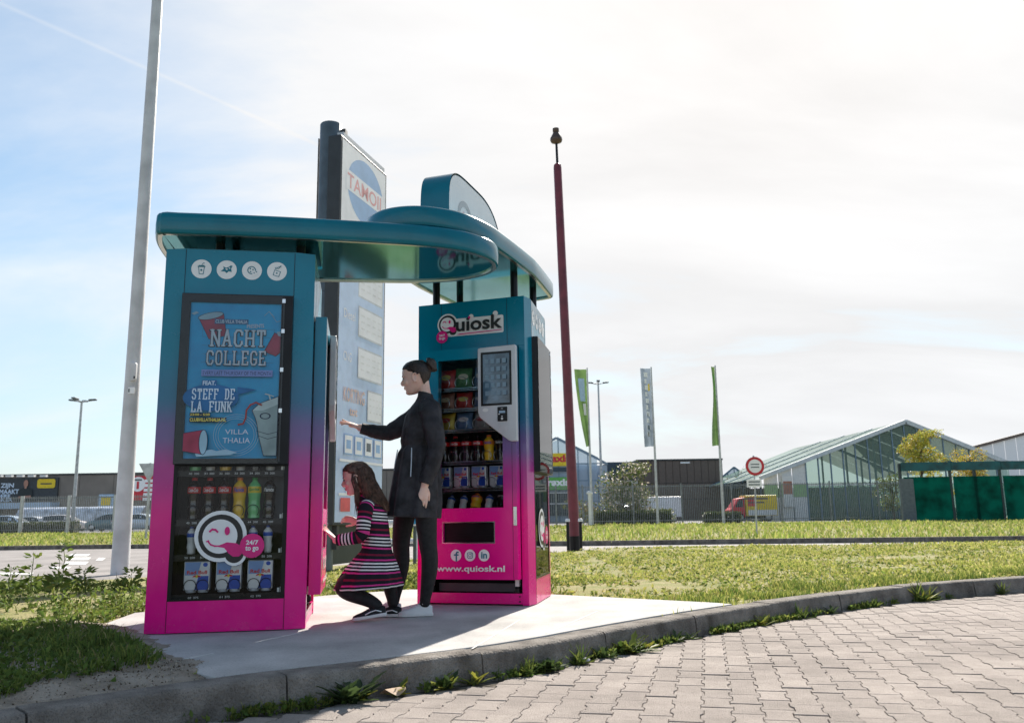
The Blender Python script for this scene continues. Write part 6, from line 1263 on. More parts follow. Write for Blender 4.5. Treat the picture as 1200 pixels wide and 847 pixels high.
# single tall weeds
def tall_weed(loc, h, label, seed):
    e = empty('tall_weed', loc, label=label, cat='weed', group='tall weeds left of the kiosks'); rnd = random.Random(seed); mb = MB(); pts = [Vector((0, 0, 0))]
    for i in range(6): pts.append(pts[-1]+Vector((rnd.uniform(-.012, .012), rnd.uniform(-.012, .012), h/6)))
    mb.tube(pts, [.006-.0007*i for i in range(7)], 6); mb.build('stem', mat('weed stem', (.12, .16, .04), .6), e); pos, dd, sz_ = [], [], []
    for i in range(46):
        f = rnd.uniform(.12, 1); p = pts[min(6, int(f*6))].lerp(pts[min(6, int(f*6)+1)], f*6-int(f*6)); a = rnd.uniform(0, 2*PI); q = rnd.uniform(0, .05); pos.append((p.x+math.cos(a)*q, p.y+math.sin(a)*q, p.z)); dd.append((math.cos(a), math.sin(a), rnd.uniform(-.1, .7))); sz_.append(rnd.uniform(.05, .12)*(1.15-.5*f))
    co, f, c = leafset(np.array(pos), np.array(dd), np.array(sz_), pal(GREENS+[(.16, .22, .05)], 46), .42); np_mesh('leaves', co, f, c, M_leaf, e)
for i, (px, py, h) in enumerate(((34, 700, .36), (72, 698, .44), (64, 704, .30), (100, 700, .22), (12, 702, .25), (150, 694, .2))):
    q = on_ground(px, py, 0); tall_weed((q.x, q.y, lz(q.x, q.y)), h, ['pale tall weed, leftmost of the tall ones before the road', 'tallest leafy weed left of the white mast', 'leafy weed just before the tallest one', 'short weed right of the tallest one', 'weed at the very left edge before the road', 'short weed at the foot of the white mast'][i], i)
# weeds growing at the foot of the kerb
def kerb_weed(loc, r, n, cols, label, blade=False, seed=0, up=.5):
    e = empty('kerb_weed', loc, label=label, cat='weed', group='weeds growing along the kerb'); rnd = random.Random(seed); V_ = []; F_ = []; C_ = []
    for i in range(n):
        a = rnd.uniform(0, 2*PI); el = rnd.uniform(.05, up); L = r*rnd.uniform(.5, 1); wd = L*(.10 if blade else .24); d = Vector((math.cos(a), math.sin(a), 0)); s = Vector((-d.y, d.x, 0)); c = pal(cols, 1)[0]; b = len(V_); st = 6
        o = Vector((rnd.uniform(-.3, .3)*r, rnd.uniform(-.15, .15)*r, 0))
        for k in range(st+1):
            t = k/st; p = o+d*(L*t*math.cos(el*1.2))+Vector((0, 0, L*(math.sin(el*1.4)*t*1.3-.55*t*t*(.5 if blade else 1)*math.sin(el)))); w_ = wd*math.sin(PI*min(1, t*.85+.12))*(1 if blade else (1+.35*(-1)**k)); V_ += [tuple(p-s*w_/2+Vector((0, 0, .004))), tuple(p), tuple(p+s*w_/2+Vector((0, 0, .004)))]; C_ += [c, c*.8, c]
        for k in range(st): F_ += [(b+3*k, b+3*k+1, b+3*k+4, b+3*k+3), (b+3*k+1, b+3*k+2, b+3*k+5, b+3*k+4)]
    np_mesh('leaves', np.array(V_), np.array(F_), np.array(C_), M_leaf, e)
    mb = MB(); mb.lathe([(.006, -.01), (.008, .01)], 6); mb.build('crown', MATS['weed stem'], e)
DG = [(.05, .085, .03), (.07, .11, .035)]; YG = [(.30, .30, .05), (.20, .24, .05)]
specs = [(392, 822, .16, 26, DG, 0, 'broad dark dandelion rosette at the shaded kerb foot'), (432, 822, .07, 12, DG+YG, 0, 'small weed right of the dandelion rosette'), (470, 812, .09, 7, YG+[(.42, .36, .05)], 0, 'weed with upright yellow leaves at the kerb foot'), (505, 800, .09, 16, DG+YG, 0, 'low weed right of the yellow leaved one'), (535, 793, .08, 12, YG, 0, 'yellow green weed near the kerb joint'), (582, 785, .10, 22, GREENS, 1, 'grassy tuft right of the kerb joint'), (612, 779, .10, 20, DG, 0, 'low leafy weed mat at the kerb, left of the pebble'), (650, 773, .11, 26, GREENS, 1, 'grass tuft at the kerb, right of the weed mat'), (682, 769, .09, 18, DG, 0, 'dark low weed at the kerb below the slab'), (716, 762, .13, 30, GREENS+YG, 0, 'bright leafy weed clump climbing the kerb'), (738, 758, .09, 16, YG, 0, 'yellow green weed beside the bright clump'), (775, 752, .08, 16, DG, 0, 'low dark weed along the sunlit kerb'), (806, 748, .07, 14, GREENS, 0, 'small weed further along the kerb'), (886, 731, .10, 14, YG, 0, 'yellowish weed at the kerb below the slab tip'), (918, 722, .12, 24, GREENS, 1, 'grass clump at the kerb past the slab tip'), (950, 716, .08, 16, DG, 0, 'low weed past the grass clump'), (990, 709, .09, 18, GREENS, 1, 'grass tuft at the shaded far kerb'), (1062, 703, .18, 34, GREENS+YG, 1, 'large grass clump hanging over the far kerb'), (1085, 702, .10, 14, DG, 0, 'dark weed beside the large grass clump'), (1146, 694, .12, 24, GREENS+YG, 1, 'grass clump at the far right kerb')]
for i, (px, py, r, n, cols, bl, lab) in enumerate(specs):
    q = on_ground(px, py, -.13); t_ = min(range(len(KERB)), key=lambda i_: (KERB[i_]-q.to_2d()).length); nk = (KERB[t_+1]-KERB[t_-1]).normalized(); q = KERB[t_]+Vector((nk.y, -nk.x))*.045; kerb_weed((q.x, q.y, -.132), r*(.95 if bl else 1.15), int(n*1.5), cols, lab, bool(bl), i, 1.1 if bl else .75)
# thin mat of small weeds all along the kerb foot
kk_ = offs(KERB, -.035); idx_ = RNG.integers(30, min(len(KERB)-2, 115), 9000); P = np.array([tuple(kk_[i]) for i in idx_])+RNG.normal(0, .016, (9000, 2)); nn = nz2(P, 2.6, 11)+.6*nz2(P, 9, 4); keep = nn > RNG.uniform(-.15, .55, len(P)); P = P[keep]; n = len(P); dd = RNG.normal(size=(n, 3)); dd[:, 2] = np.abs(dd[:, 2])*.8+.2
pa_ = leafset(np.c_[P, np.full(n, -.134)+RNG.uniform(0, .03, n)], dd, RNG.uniform(.012, .034, n), pal(GREENS+[(.20, .22, .05)], n, .3), .55); pb_ = blades(np.c_[P[:n//4], np.full(n//4, -.134)], RNG.uniform(.03, .08, n//4), np.full(n//4, .004), pal(GREENS+LAWN[:1], n//4), .7)
co, f, c = merge([pa_, pb_]); tag(np_mesh('kerb_moss', co, f, c, M_grass), 'thin mat of tiny weeds along the foot of the kerb', 'weeds', kind='stuff')
# litter and pebbles
q = on_ground(687, 776, -.13); mb = MB(); mb.ball((0, 0, 0), (.022, .017, .014), 10); o = mb.build('pebble', mat('pale pebble', (.55, .55, .55), .7), smooth=180); o.location = (q.x, q.y, -.118); tag(o, 'small pale pebble at the foot of the kerb', 'pebble')
q = on_ground(460, 817, -.13); mb = MB(); vs = [(.05*math.cos(t)*(1+.3*math.sin(3*t)), .035*math.sin(t), .02+.015*math.sin(2*t)) for t in np.linspace(0, 2*PI, 13)[:-1]]; mb.add(vs+[(0, 0, .035)], [(i, (i+1) % 12, 12) for i in range(12)]); o = mb.build('dry_leaf', mat('dry leaf', (.42, .30, .20), .8), smooth=180); o.location = (q.x, q.y, -.125); tag(o, 'curled dry brown leaf lying at the kerb foot', 'leaf')

# ------------------------------------------------------------------ people
def remeshed(mb, name, vox, m, parent, smooth_it=4, fac=.5, attr_fn=None):
    me = mb.mesh(name); o = link(bpy.data.objects.new(name, me)); r = o.modifiers.new('r', 'REMESH'); r.mode = 'VOXEL'; r.voxel_size = vox; r.use_smooth_shade = True
    s = o.modifiers.new('s', 'SMOOTH'); s.factor = fac; s.iterations = smooth_it
    dg = bpy.context.evaluated_depsgraph_get(); dg.update(); me2 = bpy.data.meshes.new_from_object(o.evaluated_get(dg)); me2.name = name
    bpy.data.objects.remove(o); bpy.data.meshes.remove(me); me2.materials.clear(); me2.materials.append(m)
    if attr_fn:
        at = me2.attributes.new('s', 'FLOAT', 'POINT'); at.data.foreach_set('value', [attr_fn(v.co) for v in me2.vertices])
    return finish(me2, name, parent, 180)
def limb(mb, pts, rad, n=14, ref=None): mb.tube(pts, rad, n, ref=ref, roundcap=True)
def hand(mb, wrist, fdir, palm_n, side, s=1., curl=(.15, .15, .2, .25), spread=.10, thumb=.7):
    """wrist point, direction of the fingers, palm normal; side=+1 puts the thumb on fdir x palm_n"""
    w = Vector(wrist); f = Vector(fdir).normalized(); n = Vector(palm_n); n = (n-f*n.dot(f)).normalized(); t = f.cross(n)*side
    limb(mb, [w-f*.02*s, w+f*.02*s, w+f*.055*s, w+f*.085*s], [(.022*s, .017*s), (.030*s, .017*s), (.038*s, .016*s), (.038*s, .013*s)], 14, ref=tuple(t))
    for i, (off, L) in enumerate(((.030, .072), (.010, .080), (-.010, .074), (-.029, .058))):
        d = (f+t*(spread*(1.2-.8*i))).normalized(); p = w+f*.080*s+t*off*s; pts = [p]; c = curl[i]; dd = d
        for k, q in enumerate((.42, .32, .26)):
            dd = (d*math.cos(c*(k+.6))+n*math.sin(c*(k+.6))).normalized(); pts.append(pts[-1]+dd*(L*q*s))
        limb(mb, pts, [.0092*s, .0086*s, .0078*s, .0066*s], 8)
    p = w+f*.018*s+t*.024*s; d = (f*.75+t*thumb+n*.35).normalized(); d2 = (f*1.0+t*thumb*.4+n*.35).normalized()
    limb(mb, [p, p+d*.036*s, p+d*.036*s+d2*.030*s, p+d*.036*s+d2*.052*s], [.0125*s, .0108*s, .0095*s, .0075*s], 8)
HEADS = [(0, .074, .012, .020), (.010, .083, -.006, .034), (.026, .085, -.030, .045), (.042, .087, -.050, .053), (.058, .087, -.064, .060), (.075, .089, -.076, .065), (.095, .089, -.087, .069), (.113, .086, -.094, .072), (.130, .092, -.098, .074), (.152, .092, -.099, .075), (.175, .086, -.095, .073), (.196, .068, -.082, .063), (.212, .044, -.058, .044), (.222, .012, -.022, .015)]
def head_xf(pos, yaw, tilt, s): return Matrix.Translation(pos) @ Matrix.Rotation(yaw, 4, 'Z') @ Matrix.Rotation(tilt, 4, 'Y') @ Matrix.Scale(s, 4)
def head_geo(mb, M, child=False):
    """head with chin at z=0, face towards +x of the head frame"""
    mb.xf = M; n = 28; rings = []
    for h, fr, bk, hw in HEADS:
        c = (fr+bk)/2; a = (fr-bk)/2; ring = []
        for k in range(n):
            t = 2*PI*k/n; x = c+a*math.copysign(abs(math.cos(t))**.9, math.cos(t)); y = hw*math.copysign(abs(math.sin(t))**.85, math.sin(t))
            if child and h < .09: y *= 1.06
            ring.append((x, y, h))
        rings.append(ring)
    mb.loft(rings)
    # nose, lips, brow, cheeks, chin, ears, eyeball bulges
    mb.tube([(.084, 0, .122), (.094, 0, .105), (.1045, 0, .088), (.101, 0, .079), (.086, 0, .074)], [(.006, .007), (.009, .009), (.0105, .0125), (.009, .012), (.006, .008)], 10, ref=(0, 1, 0), roundcap=True)
    for s in (-1, 1): mb.ball((.0935, s*.010, .080), (.010, .008, .0075), 8)
    mb.ball((.086, 0, .056), (.0095, .020, .0058), 10); mb.ball((.0845, 0, .0465), (.0095, .018, .0062), 10); mb.ball((.078, 0, .016), (.011, .018, .013), 10)
    for s in (-1, 1):
        mb.ball((.064, s*.040, .083), (.020, .022, .022), 10); mb.ball((.078, s*.030, .128), (.012, .024, .008), 10); mb.ball((.076, s*.031, .112), (.010, .014, .009), 10)
        mb.tube([(-.004+.017*math.cos(t), s*(.078+.006*math.sin(t*.5)), .102+.028*math.sin(t)) for t in np.linspace(-1.9, 2.6, 12)], .0055, 8); mb.ball((-.006, s*.074, .098), (.014, .005, .022), 8); mb.ball((.004, s*.076, .074), (.008, .006, .009), 8)
    mb.xf = None
def face_bits(M, parent, lid=True, iris=(.10, .05, .03)):
    Mw = mat('eye white', (.70, .68, .66), .25); Mi = mat('eye iris', iris, .2); Ml = mat('eyelash', (.02, .015, .012), .6); Mlip = mat('lips', (.50, .17, .15), .45, var=.08); Mb = mat('eyebrow', (.035, .022, .016), .7)
    for s in (-1, 1):
        b = MB(); b.xf = M; b.ball((.0790, s*.0320, .1100), (.0100, .0130, .0058), 12, Mw); b.ball((.0850, s*.0320, .1086), (.0050, .0062, .0052), 10, Mi)
        b.tube([(.082, s*.016, .1135), (.089, s*.026, .1165), (.087, s*.037, .1155), (.078, s*.0465, .1105)], [.0018, .0034, .0038, .0024], 6, Ml); b.build('eye', None, parent, smooth=180)
        b = MB(); b.xf = M; b.tube([(.0905, s*.012, .1275), (.0905, s*.024, .1325), (.0855, s*.038, .1325), (.074, s*.050, .1275)], [(.003, .002), (.0048, .003), (.0044, .003), (.002, .0015)], 6, Mb, ref=(0, 0, 1)); b.build('eyebrow', None, parent, smooth=180)
    b = MB(); b.xf = M; b.tube([(.076, -.024, .0515), (.090, -.010, .0565), (.0935, 0, .0545), (.090, .010, .0565), (.076, .024, .0515)], [.001, (.0042, .0028), (.0044, .0030), (.0042, .0028), .001], 8, Mlip, ref=(0, 0, 1)); b.tube([(.076, -.022, .0495), (.089, -.010, .0465), (.0925, 0, .0460), (.089, .010, .0465), (.076, .022, .0495)], [.001, (.0046, .003), (.0052, .0035), (.0046, .003), .001], 8, Mlip, ref=(0, 0, 1)); b.build('mouth', None, parent, smooth=180)
def skinmat(name, col, col2):
    m = mat(name, col, .48, var=.05, vscale=30, bump=.06, bscale=350, col2=col2, spec=.35); b = m.node_tree.nodes['Principled BSDF']; b.inputs['Subsurface Weight'].default_value = .18; b.inputs['Subsurface Radius'].default_value = (.012, .004, .002); b.inputs['Subsurface Scale'].default_value = 1.0; return m
M_sk = skinmat('skin', (.80, .55, .46), (.75, .48, .39)); M_sk2 = skinmat('child skin', (.82, .56, .47), (.77, .49, .40))
M_dress = mat('black crepe', (.034, .033, .038), .7, var=.25, vscale=14, bump=.7, bscale=20, spec=.25); M_tights = mat('black tights', (.015, .014, .015), .7, var=.2, vscale=40, spec=.35); M_shoe = mat('white canvas shoe', (.70, .69, .68), .6, var=.05, bump=.15, bscale=200); M_sole = mat('white rubber sole', (.66, .65, .63), .5, var=.06); M_hairb = mat('dark brown hair', (.028, .017, .014), .42, var=.4, vscale=60, spec=.5, bump=.3, bscale=120); M_hairg = mat('brown hair', (.10, .052, .033), .45, var=.35, vscale=50, spec=.5, bump=.3, bscale=120); M_lace = mat('shoe lace', (.72, .72, .72), .7)
def ellring(c, rx, ry, n, fold=None, tilt=0., rot=0.):
    out = []
    for k in range(n):
        t = 2*PI*k/n; m = 1+(fold(t) if fold else 0); x = rx*m*math.cos(t); y = ry*m*math.sin(t); out.append((c[0]+x*math.cos(rot)-y*math.sin(rot), c[1]+x*math.sin(rot)+y*math.cos(rot), c[2]+tilt*x))
    return out
def shoe(parent, heel, yaw, L, upper, sole, pitch=0., stripe=None, laces=None, h=.075, ankle=.10):
    """heel point on the ground, the toe lies towards yaw"""
    M = Matrix.Translation(heel) @ Matrix.Rotation(yaw, 4, 'Z') @ Matrix.Rotation(pitch, 4, 'Y'); k = L/.25
    st = [(-.004, .024), (.01, .032), (.06, .034), (.12, .036), (.17, .044), (.21, .043), (.238, .033), (.25, .016)]
    sb = MB(); sb.xf = M
    outl = [(x*k, w*k) for x, w in st]; poly = outl+[(x, -w) for x, w in outl[::-1]]; sb.prism(poly[::-1], 0, .024*k); so = sb.build('sole', sole, parent, bevel=.005)
    ub = MB(); ub.xf = M; hs = [(.002, .060, .022), (.03, .072, .026), (.06, .074, .029), (.10, .070, .033), (.14, .055, .037), (.18, .042, .040), (.215, .034, .038), (.243, .024, .022)]; rings = []
    for x, hh, w in hs: rings.append([(x*k, w*k*math.copysign(abs(math.cos(t))**.7, math.cos(t)), .020*k+(hh*k-.012*k)*max(0, math.sin(t))**.75 if math.sin(t) > 0 else .018*k) for t in np.linspace(0, 2*PI, 17)[:-1]])
    ub.loft(rings); up = ub.build('upper', upper, parent, smooth=70)
    if laces:
        lb_ = MB(); lb_.xf = M
        for i in range(5): x = (.10+i*.017)*k; z = (.078-.0095*i)*k+.002; lb_.tube([(x, -.022*k, z-.006), (x+.003, 0, z+.003), (x, .022*k, z-.006)], .0026, 6)
        z = .080*k; lb_.tube([(.095*k, 0, z), (.09*k, -.02, z+.018), (.075*k, -.035, z+.004)], .002, 6); lb_.tube([(.095*k, 0, z), (.085*k, .02, z+.02), (.07*k, .034, z+.002)], .002, 6); lb_.tube([(.095*k, 0, z), (.12*k, -.028, z-.005), (.13*k, -.04, z-.03)], .0018, 6); lb_.build('laces', laces, up, smooth=180)
    if stripe:
        for s in (-1, 1):
            b = MB(); b.xf = M; b.tube([(.03*k, s*.030*k, .036*k), (.07*k, s*.0355*k, .052*k), (.11*k, s*.037*k, .046*k), (.15*k, s*.0405*k, .032*k)], (.0045*k, .0022*k), 6, ref=(0, 0, 1)) if False else b.tube([(.03*k, s*.031*k, .036*k), (.07*k, s*.0345*k, .052*k), (.11*k, s*.0375*k, .046*k), (.15*k, s*.0425*k, .032*k)], .0042*k, 6); b.build('side_stripe', stripe, up, smooth=180)
    return so

# ---- woman, profile to the left, reaching to the terminal
wp = empty('person', (-.66, 5.85, 0), label='woman in black dress and tights with hair bun reaching to the kiosk terminal', cat='person')
inv = Matrix.Translation((.66, -5.85, 0))
MH = inv @ head_xf((-.648, 5.845, 1.482), R(176), R(10), 1.0)
b = MB(); head_geo(b, MH); b.xf = inv
limb(b, [(-.618, 5.845, 1.56), (-.610, 5.845, 1.50), (-.600, 5.85, 1.44), (-.59, 5.85, 1.36)], [.041, .041, .045, .055])
limb(b, [(-.595, 5.85, 1.36), (-.61, 5.85, 1.25), (-.635, 5.85, 1.10), (-.635, 5.85, .95), (-.63, 5.85, .84)], [(.09, .15), (.105, .15), (.10, .125), (.115, .155), (.11, .15)], 18, ref=(1, 0, 0))
limb(b, [(-.57, 5.70, 1.36), (-.515, 5.675, 1.10), (-.585, 5.66, .845)], [.045, .037, .026])
limb(b, [(-.62, 6.0, 1.36), (-.875, 5.985, 1.215), (-1.065, 5.935, 1.258)], [.045, .037, .026])
limb(b, [(-.60, 5.775, .88), (-.578, 5.78, .43), (-.578, 5.785, .31), (-.592, 5.79, .09)], [.062, .038, .036, .024]); limb(b, [(-.68, 5.93, .88), (-.775, 5.945, .46), (-.785, 5.955, .33), (-.815, 5.965, .09)], [.062, .038, .036, .024])
hand(b, (-.588, 5.658, .835), (-.13, -.02, -1), (-.25, .95, .05), 1, .92, (.25, .28, .32, .36), .03, .45)
hand(b, (-1.068, 5.934, 1.258), (-1, -.10, .40), (-.32, .15, -.9), -1, .92, (-.04, .12, .22, .30), .14, .9)
remeshed(b, 'body', .0036, M_sk, wp, 3, .4)
face_bits(MH, wp)
# dress: body with soft folds, then the two sleeves, merged into one garment
b = MB(); b.xf = inv; N = 72
def wf(a): return lambda t: a*(.55*math.sin(9*t+.6)+.30*math.sin(15*t+2.1)+.25*math.sin(5*t))
rows = [(1.485, -.603, .051, .051, 0, -.25), (1.452, -.600, .056, .057, 0, -.2), (1.432, -.592, .072, .088, 0, -.12), (1.412, -.59, .086, .135, 0, -.05), (1.375, -.60, .108, .168, .004, 0), (1.32, -.615, .125, .178, .008, 0), (1.24, -.628, .132, .172, .014, 0), (1.15, -.640, .134, .165, .030, 0), (1.115, -.646, .122, .152, .036, 0), (1.105, -.646, .122, .152, .04, 0), (1.07, -.652, .140, .170, .055, 0), (.98, -.658, .154, .184, .065, 0), (.86, -.664, .168, .198, .075, 0), (.74, -.672, .178, .208, .085, -.03), (.645, -.682, .180, .212, .09, -.06), (.636, -.682, .174, .206, .09, -.06), (.66, -.682, .12, .15, .0, 0)]
b.loft([ellring((x, 5.852, z), rx, ry, N, wf(f), tl) for z, x, rx, ry, f, tl in rows])
remeshed(b, 'dress', .0052, M_dress, wp, 2, .35)
for pts, rad in (([(-.585, 5.745, 1.385), (-.555, 5.69, 1.33), (-.53, 5.67, 1.22), (-.505, 5.662, 1.10), (-.535, 5.656, .98), (-.572, 5.655, .885), (-.582, 5.655, .855)], [.062, .072, .068, .060, .054, .048, .047]), ([(-.61, 5.955, 1.385), (-.68, 6.005, 1.345), (-.79, 6.0, 1.265), (-.875, 5.985, 1.222), (-.95, 5.965, 1.228), (-1.03, 5.942, 1.246), (-1.062, 5.934, 1.255)], [.060, .072, .068, .058, .050, .041, .039])):
    b = MB(); b.xf = inv; P = [Vector(p) for p in pts]; fine = []; fr = []
    for i in range(len(P)-1):
        for k in range(5): fine.append(P[i].lerp(P[i+1], k/5)); t_ = k/5; fr.append((rad[i]*(1-t_)+rad[i+1]*t_)*(1+.035*math.sin(i*7+k*2.1)+.03*math.sin(i*3.1+k)))
    fine.append(P[-1]); fr.append(rad[-1]); b.tube(fine, fr, 22, caps=True); sv = b.build('sleeve', M_dress, wp, smooth=180)
    md = sv.modifiers.new('sub', 'SUBSURF'); md.levels = 1; md.render_levels = 1
b = MB(); b.xf = inv; b.tube([(-.672, 5.648, 1.09), (-.672, 5.640, 1.0), (-.676, 5.636, .90)], .0038, 6); b.build('pocket_piping', mat('pale piping', (.50, .58, .66), .5), wp)
b = MB(); b.xf = inv; b.tube([(-.785, 5.80, 1.09), (-.800, 5.79, 1.0), (-.806, 5.79, .95)], .0036, 6); b.build('pocket_piping', MATS['pale piping'], wp)
for hx, hy, kx, ky, ax, ay in ((-.60, 5.775, -.578, 5.78, -.594, 5.79), (-.72, 5.93, -.782, 5.945, -.818, 5.965)):
    b = MB(); b.xf = inv; b.tube([(hx, hy, .86), ((hx+kx)/2, (hy+ky)/2, .66), (kx, ky, .46), (kx*.9+ax*.1+.016, ky, .40), (kx*.7+ax*.3+.022, ky, .31), (kx*.4+ax*.6+.012, ky, .21), (ax, ay, .11), (ax-.004, ay, .05)], [.088, .078, .060, .056, .057, .047, .034, .036], 20); lg = b.build('tights_leg', M_tights, wp, smooth=180); md = lg.modifiers.new('sub', 'SUBSURF'); md.levels = 1; md.render_levels = 1
shoe(wp, Vector((-.545+.66, 5.80-5.85, .002)), R(187), .232, M_shoe, M_sole, laces=M_lace); shoe(wp, Vector((-.775+.66, 5.975-5.85, .002)), R(176), .232, M_shoe, M_sole, laces=M_lace)
# hair: cap, side sweep and bun
def hair_cap(M, m, parent, front=.118, low=.085, grow=.010, name='hair'):
    b = MB(); b.xf = M; n = 32; rings = []
    hs = [(.035, .05, -.050, .040)]+[h for h in HEADS if h[0] > .05]
    for h, fr, bk, hw in hs:
        c = (fr+bk)/2; a = (fr-bk)/2+grow; w = hw+grow; ring = []
        hl_ = .030+max(0, (h-.10))*1.4            # how far forward the hairline reaches at this height
        for k in range(n):
            t = 2*PI*k/n; x = c+a*math.copysign(abs(math.cos(t))**.9, math.cos(t)); y = w*math.copysign(abs(math.sin(t))**.85, math.sin(t))
            lim = -.046+(h-.035)*.12 if h < .112 else (-.036+(h-.112)*2.4 if h < .132 else .012+(h-.132)*1.75)
            if x > lim:
                f = (x-lim)/max(.02, (c+a-lim)); x2 = lim+(x-lim)*.0 if f > 0 else x
                # inside the head: hide behind the skin
                y2 = y*.80; x = lim-.004; y = math.copysign(min(abs(y2), w), y) if abs(y) > .01 else y
            ring.append((x, y, h+(.004 if h < .2 else .008)))
        rings.append(ring)
    b.loft(rings); return remeshed(b, name, .0034, m, parent, 3, .5)
hw_ = hair_cap(MH, M_hairb, wp)
b = MB(); b.xf = MH; bc = Vector((-.122, 0, .182)); b.ball(bc, (.036, .044, .042), 16); b.tube([(-.085, 0, .155), (-.105, 0, .163)], [.03, .026], 12)
for i in range(7): a = i*.9; b.tube([bc+Vector((.02*math.cos(a+t), .042*math.sin(t*1.3+a), .040*math.cos(t*1.3+a*.5)))*1.0 for t in np.linspace(0, 2.4, 10)], .011, 8)
remeshed(b, 'hair_bun', .003, M_hairb, wp, 2, .4)
b = MB(); b.xf = MH
for i in range(150):
    s = random.choice((-1, 1)); t = random.uniform(0, 1); z0 = .205-.095*t; x0 = .055-.07*t**1.2+random.uniform(-.006, .006); y0 = s*(.045+.031*math.sin(PI*.5*min(1, t*1.3+.2)))
    pts = []
    for k in range(6): f = k/5; x = x0+(-.095-x0)*f; z = z0+(.155-z0)*f**1.2+.012*math.sin(PI*f)*(1-t); hw2 = np.interp(z, [h[0] for h in HEADS], [h[3] for h in HEADS]); bk2 = np.interp(z, [h[0] for h in HEADS], [h[2] for h in HEADS]); fr2 = np.interp(z, [h[0] for h in HEADS], [h[1] for h in HEADS]); c2 = (fr2+bk2)/2; a2 = (fr2-bk2)/2; q = max(0, 1-((x-c2)/(a2+.004))**2)**.5; pts.append((x, s*(hw2*q+.0105), z+.005))
    b.tube(pts, [.0012, .002, .002, .002, .0018, .001], 5)
tag(b.build('hair_strands', M_hairb, wp, smooth=180), kind='stuff')

# ---- girl, crouching, hands at the delivery flap
gpn = empty('person', (-.90, 5.62, 0), label='girl in striped knitted dress crouching with raised hands at the kiosk', cat='person'); inv = Matrix.Translation((.90, -5.62, 0))
MG = inv @ head_xf((-1.006, 5.62, .797), R(184), R(13), .90)
b = MB(); head_geo(b, MG, True); b.xf = inv
limb(b, [(-.985, 5.62, .88), (-.955, 5.62, .81), (-.935, 5.62, .74)], [.042, .040, .055])
limb(b, [(-.925, 5.62, .70), (-.905, 5.62, .58), (-.885, 5.62, .45), (-.865, 5.62, .36)], [(.06, .085), (.065, .09), (.065, .085), (.06, .08)], 16, ref=(1, 0, 0))
limb(b, [(-.94, 5.515, .70), (-.95, 5.475, .535), (-1.125, 5.48, .503)], [.032, .030, .022]); limb(b, [(-.94, 5.725, .70), (-.955, 5.77, .58), (-1.035, 5.745, .615)], [.032, .030, .022])
limb(b, [(-.87, 5.58, .37), (-1.09, 5.545, .225), (-.865, 5.55, .10)], [.045, .032, .024]); limb(b, [(-.86, 5.66, .37), (-.835, 5.74, .28), (-.80, 5.765, .09)], [.045, .032, .022])
hand(b, (-1.125, 5.480, .503), (-.72, .02, .72), (-.72, .1, -.65), -1, .74, (-.06, -.02, .05, .10), .10, .8)
hand(b, (-1.035, 5.745, .615), (-1, -.12, .30), (-.1, -.75, -.6), -1, .74, (.35, .4, .4, .45), .10, .8)
remeshed(b, 'body', .0030, M_sk2, gpn, 3, .4); face_bits(MG, gpn)
# striped dress: torso and skirt carry the running length in attribute s
BK, WH, PK, RD = (.016, .015, .022), (.80, .77, .76), (.66, .05, .26), (.22, .015, .045)
def stripes(seq):
    tot = sum(w for _, w in seq); p = 0; out = []
    for c, w in seq: out.append((p/tot, c)); p += w
    return out, tot
seq = [(WH, .7), (BK, .8)]*3+[(PK, .8), (BK, 2.2), (RD, .9), (BK, 1.6)]+[(PK, .7), (BK, .9)]
M_strA = rampmat('striped knit', stripes(seq)[0], lo=0, hi=1, attr='s', rough=.9, constant=True, bump=.5, spec=.2, var=.12)
def wrapmod(m, per):        # let the pattern repeat
    nt = m.node_tree; mr = [n for n in nt.nodes if n.type == 'MAP_RANGE' and n.inputs['From Max'].default_value == 1 and n.outputs[0].links and n.outputs[0].links[0].to_node.type == 'VALTORGB'][0]
    src = mr.inputs['Value'].links[0].from_socket; ml = nt.nodes.new('ShaderNodeMath'); ml.operation = 'FRACT'; dv = nt.nodes.new('ShaderNodeMath'); dv.operation = 'DIVIDE'; dv.inputs[1].default_value = per; nt.links.new(src, dv.inputs[0]); nt.links.new(dv.outputs[0], ml.inputs[0]); nt.links.new(ml.outputs[0], mr.inputs['Value'])
wrapmod(M_strA, .160)
N = 80
rows = [(-.950, .782, .045, .048, 0, -.5), (-.945, .768, .050, .055, 0, -.4), (-.935, .745, .070, .092, 0, -.25), (-.928, .715, .088, .115, 0, -.15), (-.92, .66, .096, .120, .01, -.1), (-.908, .58, .096, .116, .015, -.08), (-.896, .50, .094, .112, .015, -.08), (-.888, .445, .094, .112, .02, -.08), (-.890, .425, .100, .118, .03, -.06), (-.902, .38, .130, .140, .05, -.04), (-.918, .32, .165, .160, .06, -.03), (-.932, .26, .195, .174, .065, .0), (-.940, .205, .212, .184, .07, .05), (-.940, .197, .206, .178, .07, .05), (-.93, .215, .16, .14, .0, 0)]
def gf_(a): return lambda t: a*(.6*math.sin(13*t+.4)+.4*math.sin(7*t+1.2))
dense = []
for i in range(len(rows)-1):
    A, B = rows[i], rows[i+1]; k = 5 if i < 12 else 1
    for j in range(k): t = j/k; dense.append(tuple(a*(1-t)+c*t for a, c in zip(A, B)))
dense.append(rows[-1]); b = MB(); b.xf = inv; ss = []; acc = .05; prev = None
for r_ in dense:
    if prev: acc += math.hypot(r_[1]-prev[1], (r_[2]-prev[2])*.6)
    ss.append(acc); prev = r_
b.loft([ellring((x, 5.62, z), rx, ry, N, gf_(f), tl) for x, z, rx, ry, f, tl in dense], a=ss); b.build('dress', M_strA, gpn, smooth=180, attr=True)
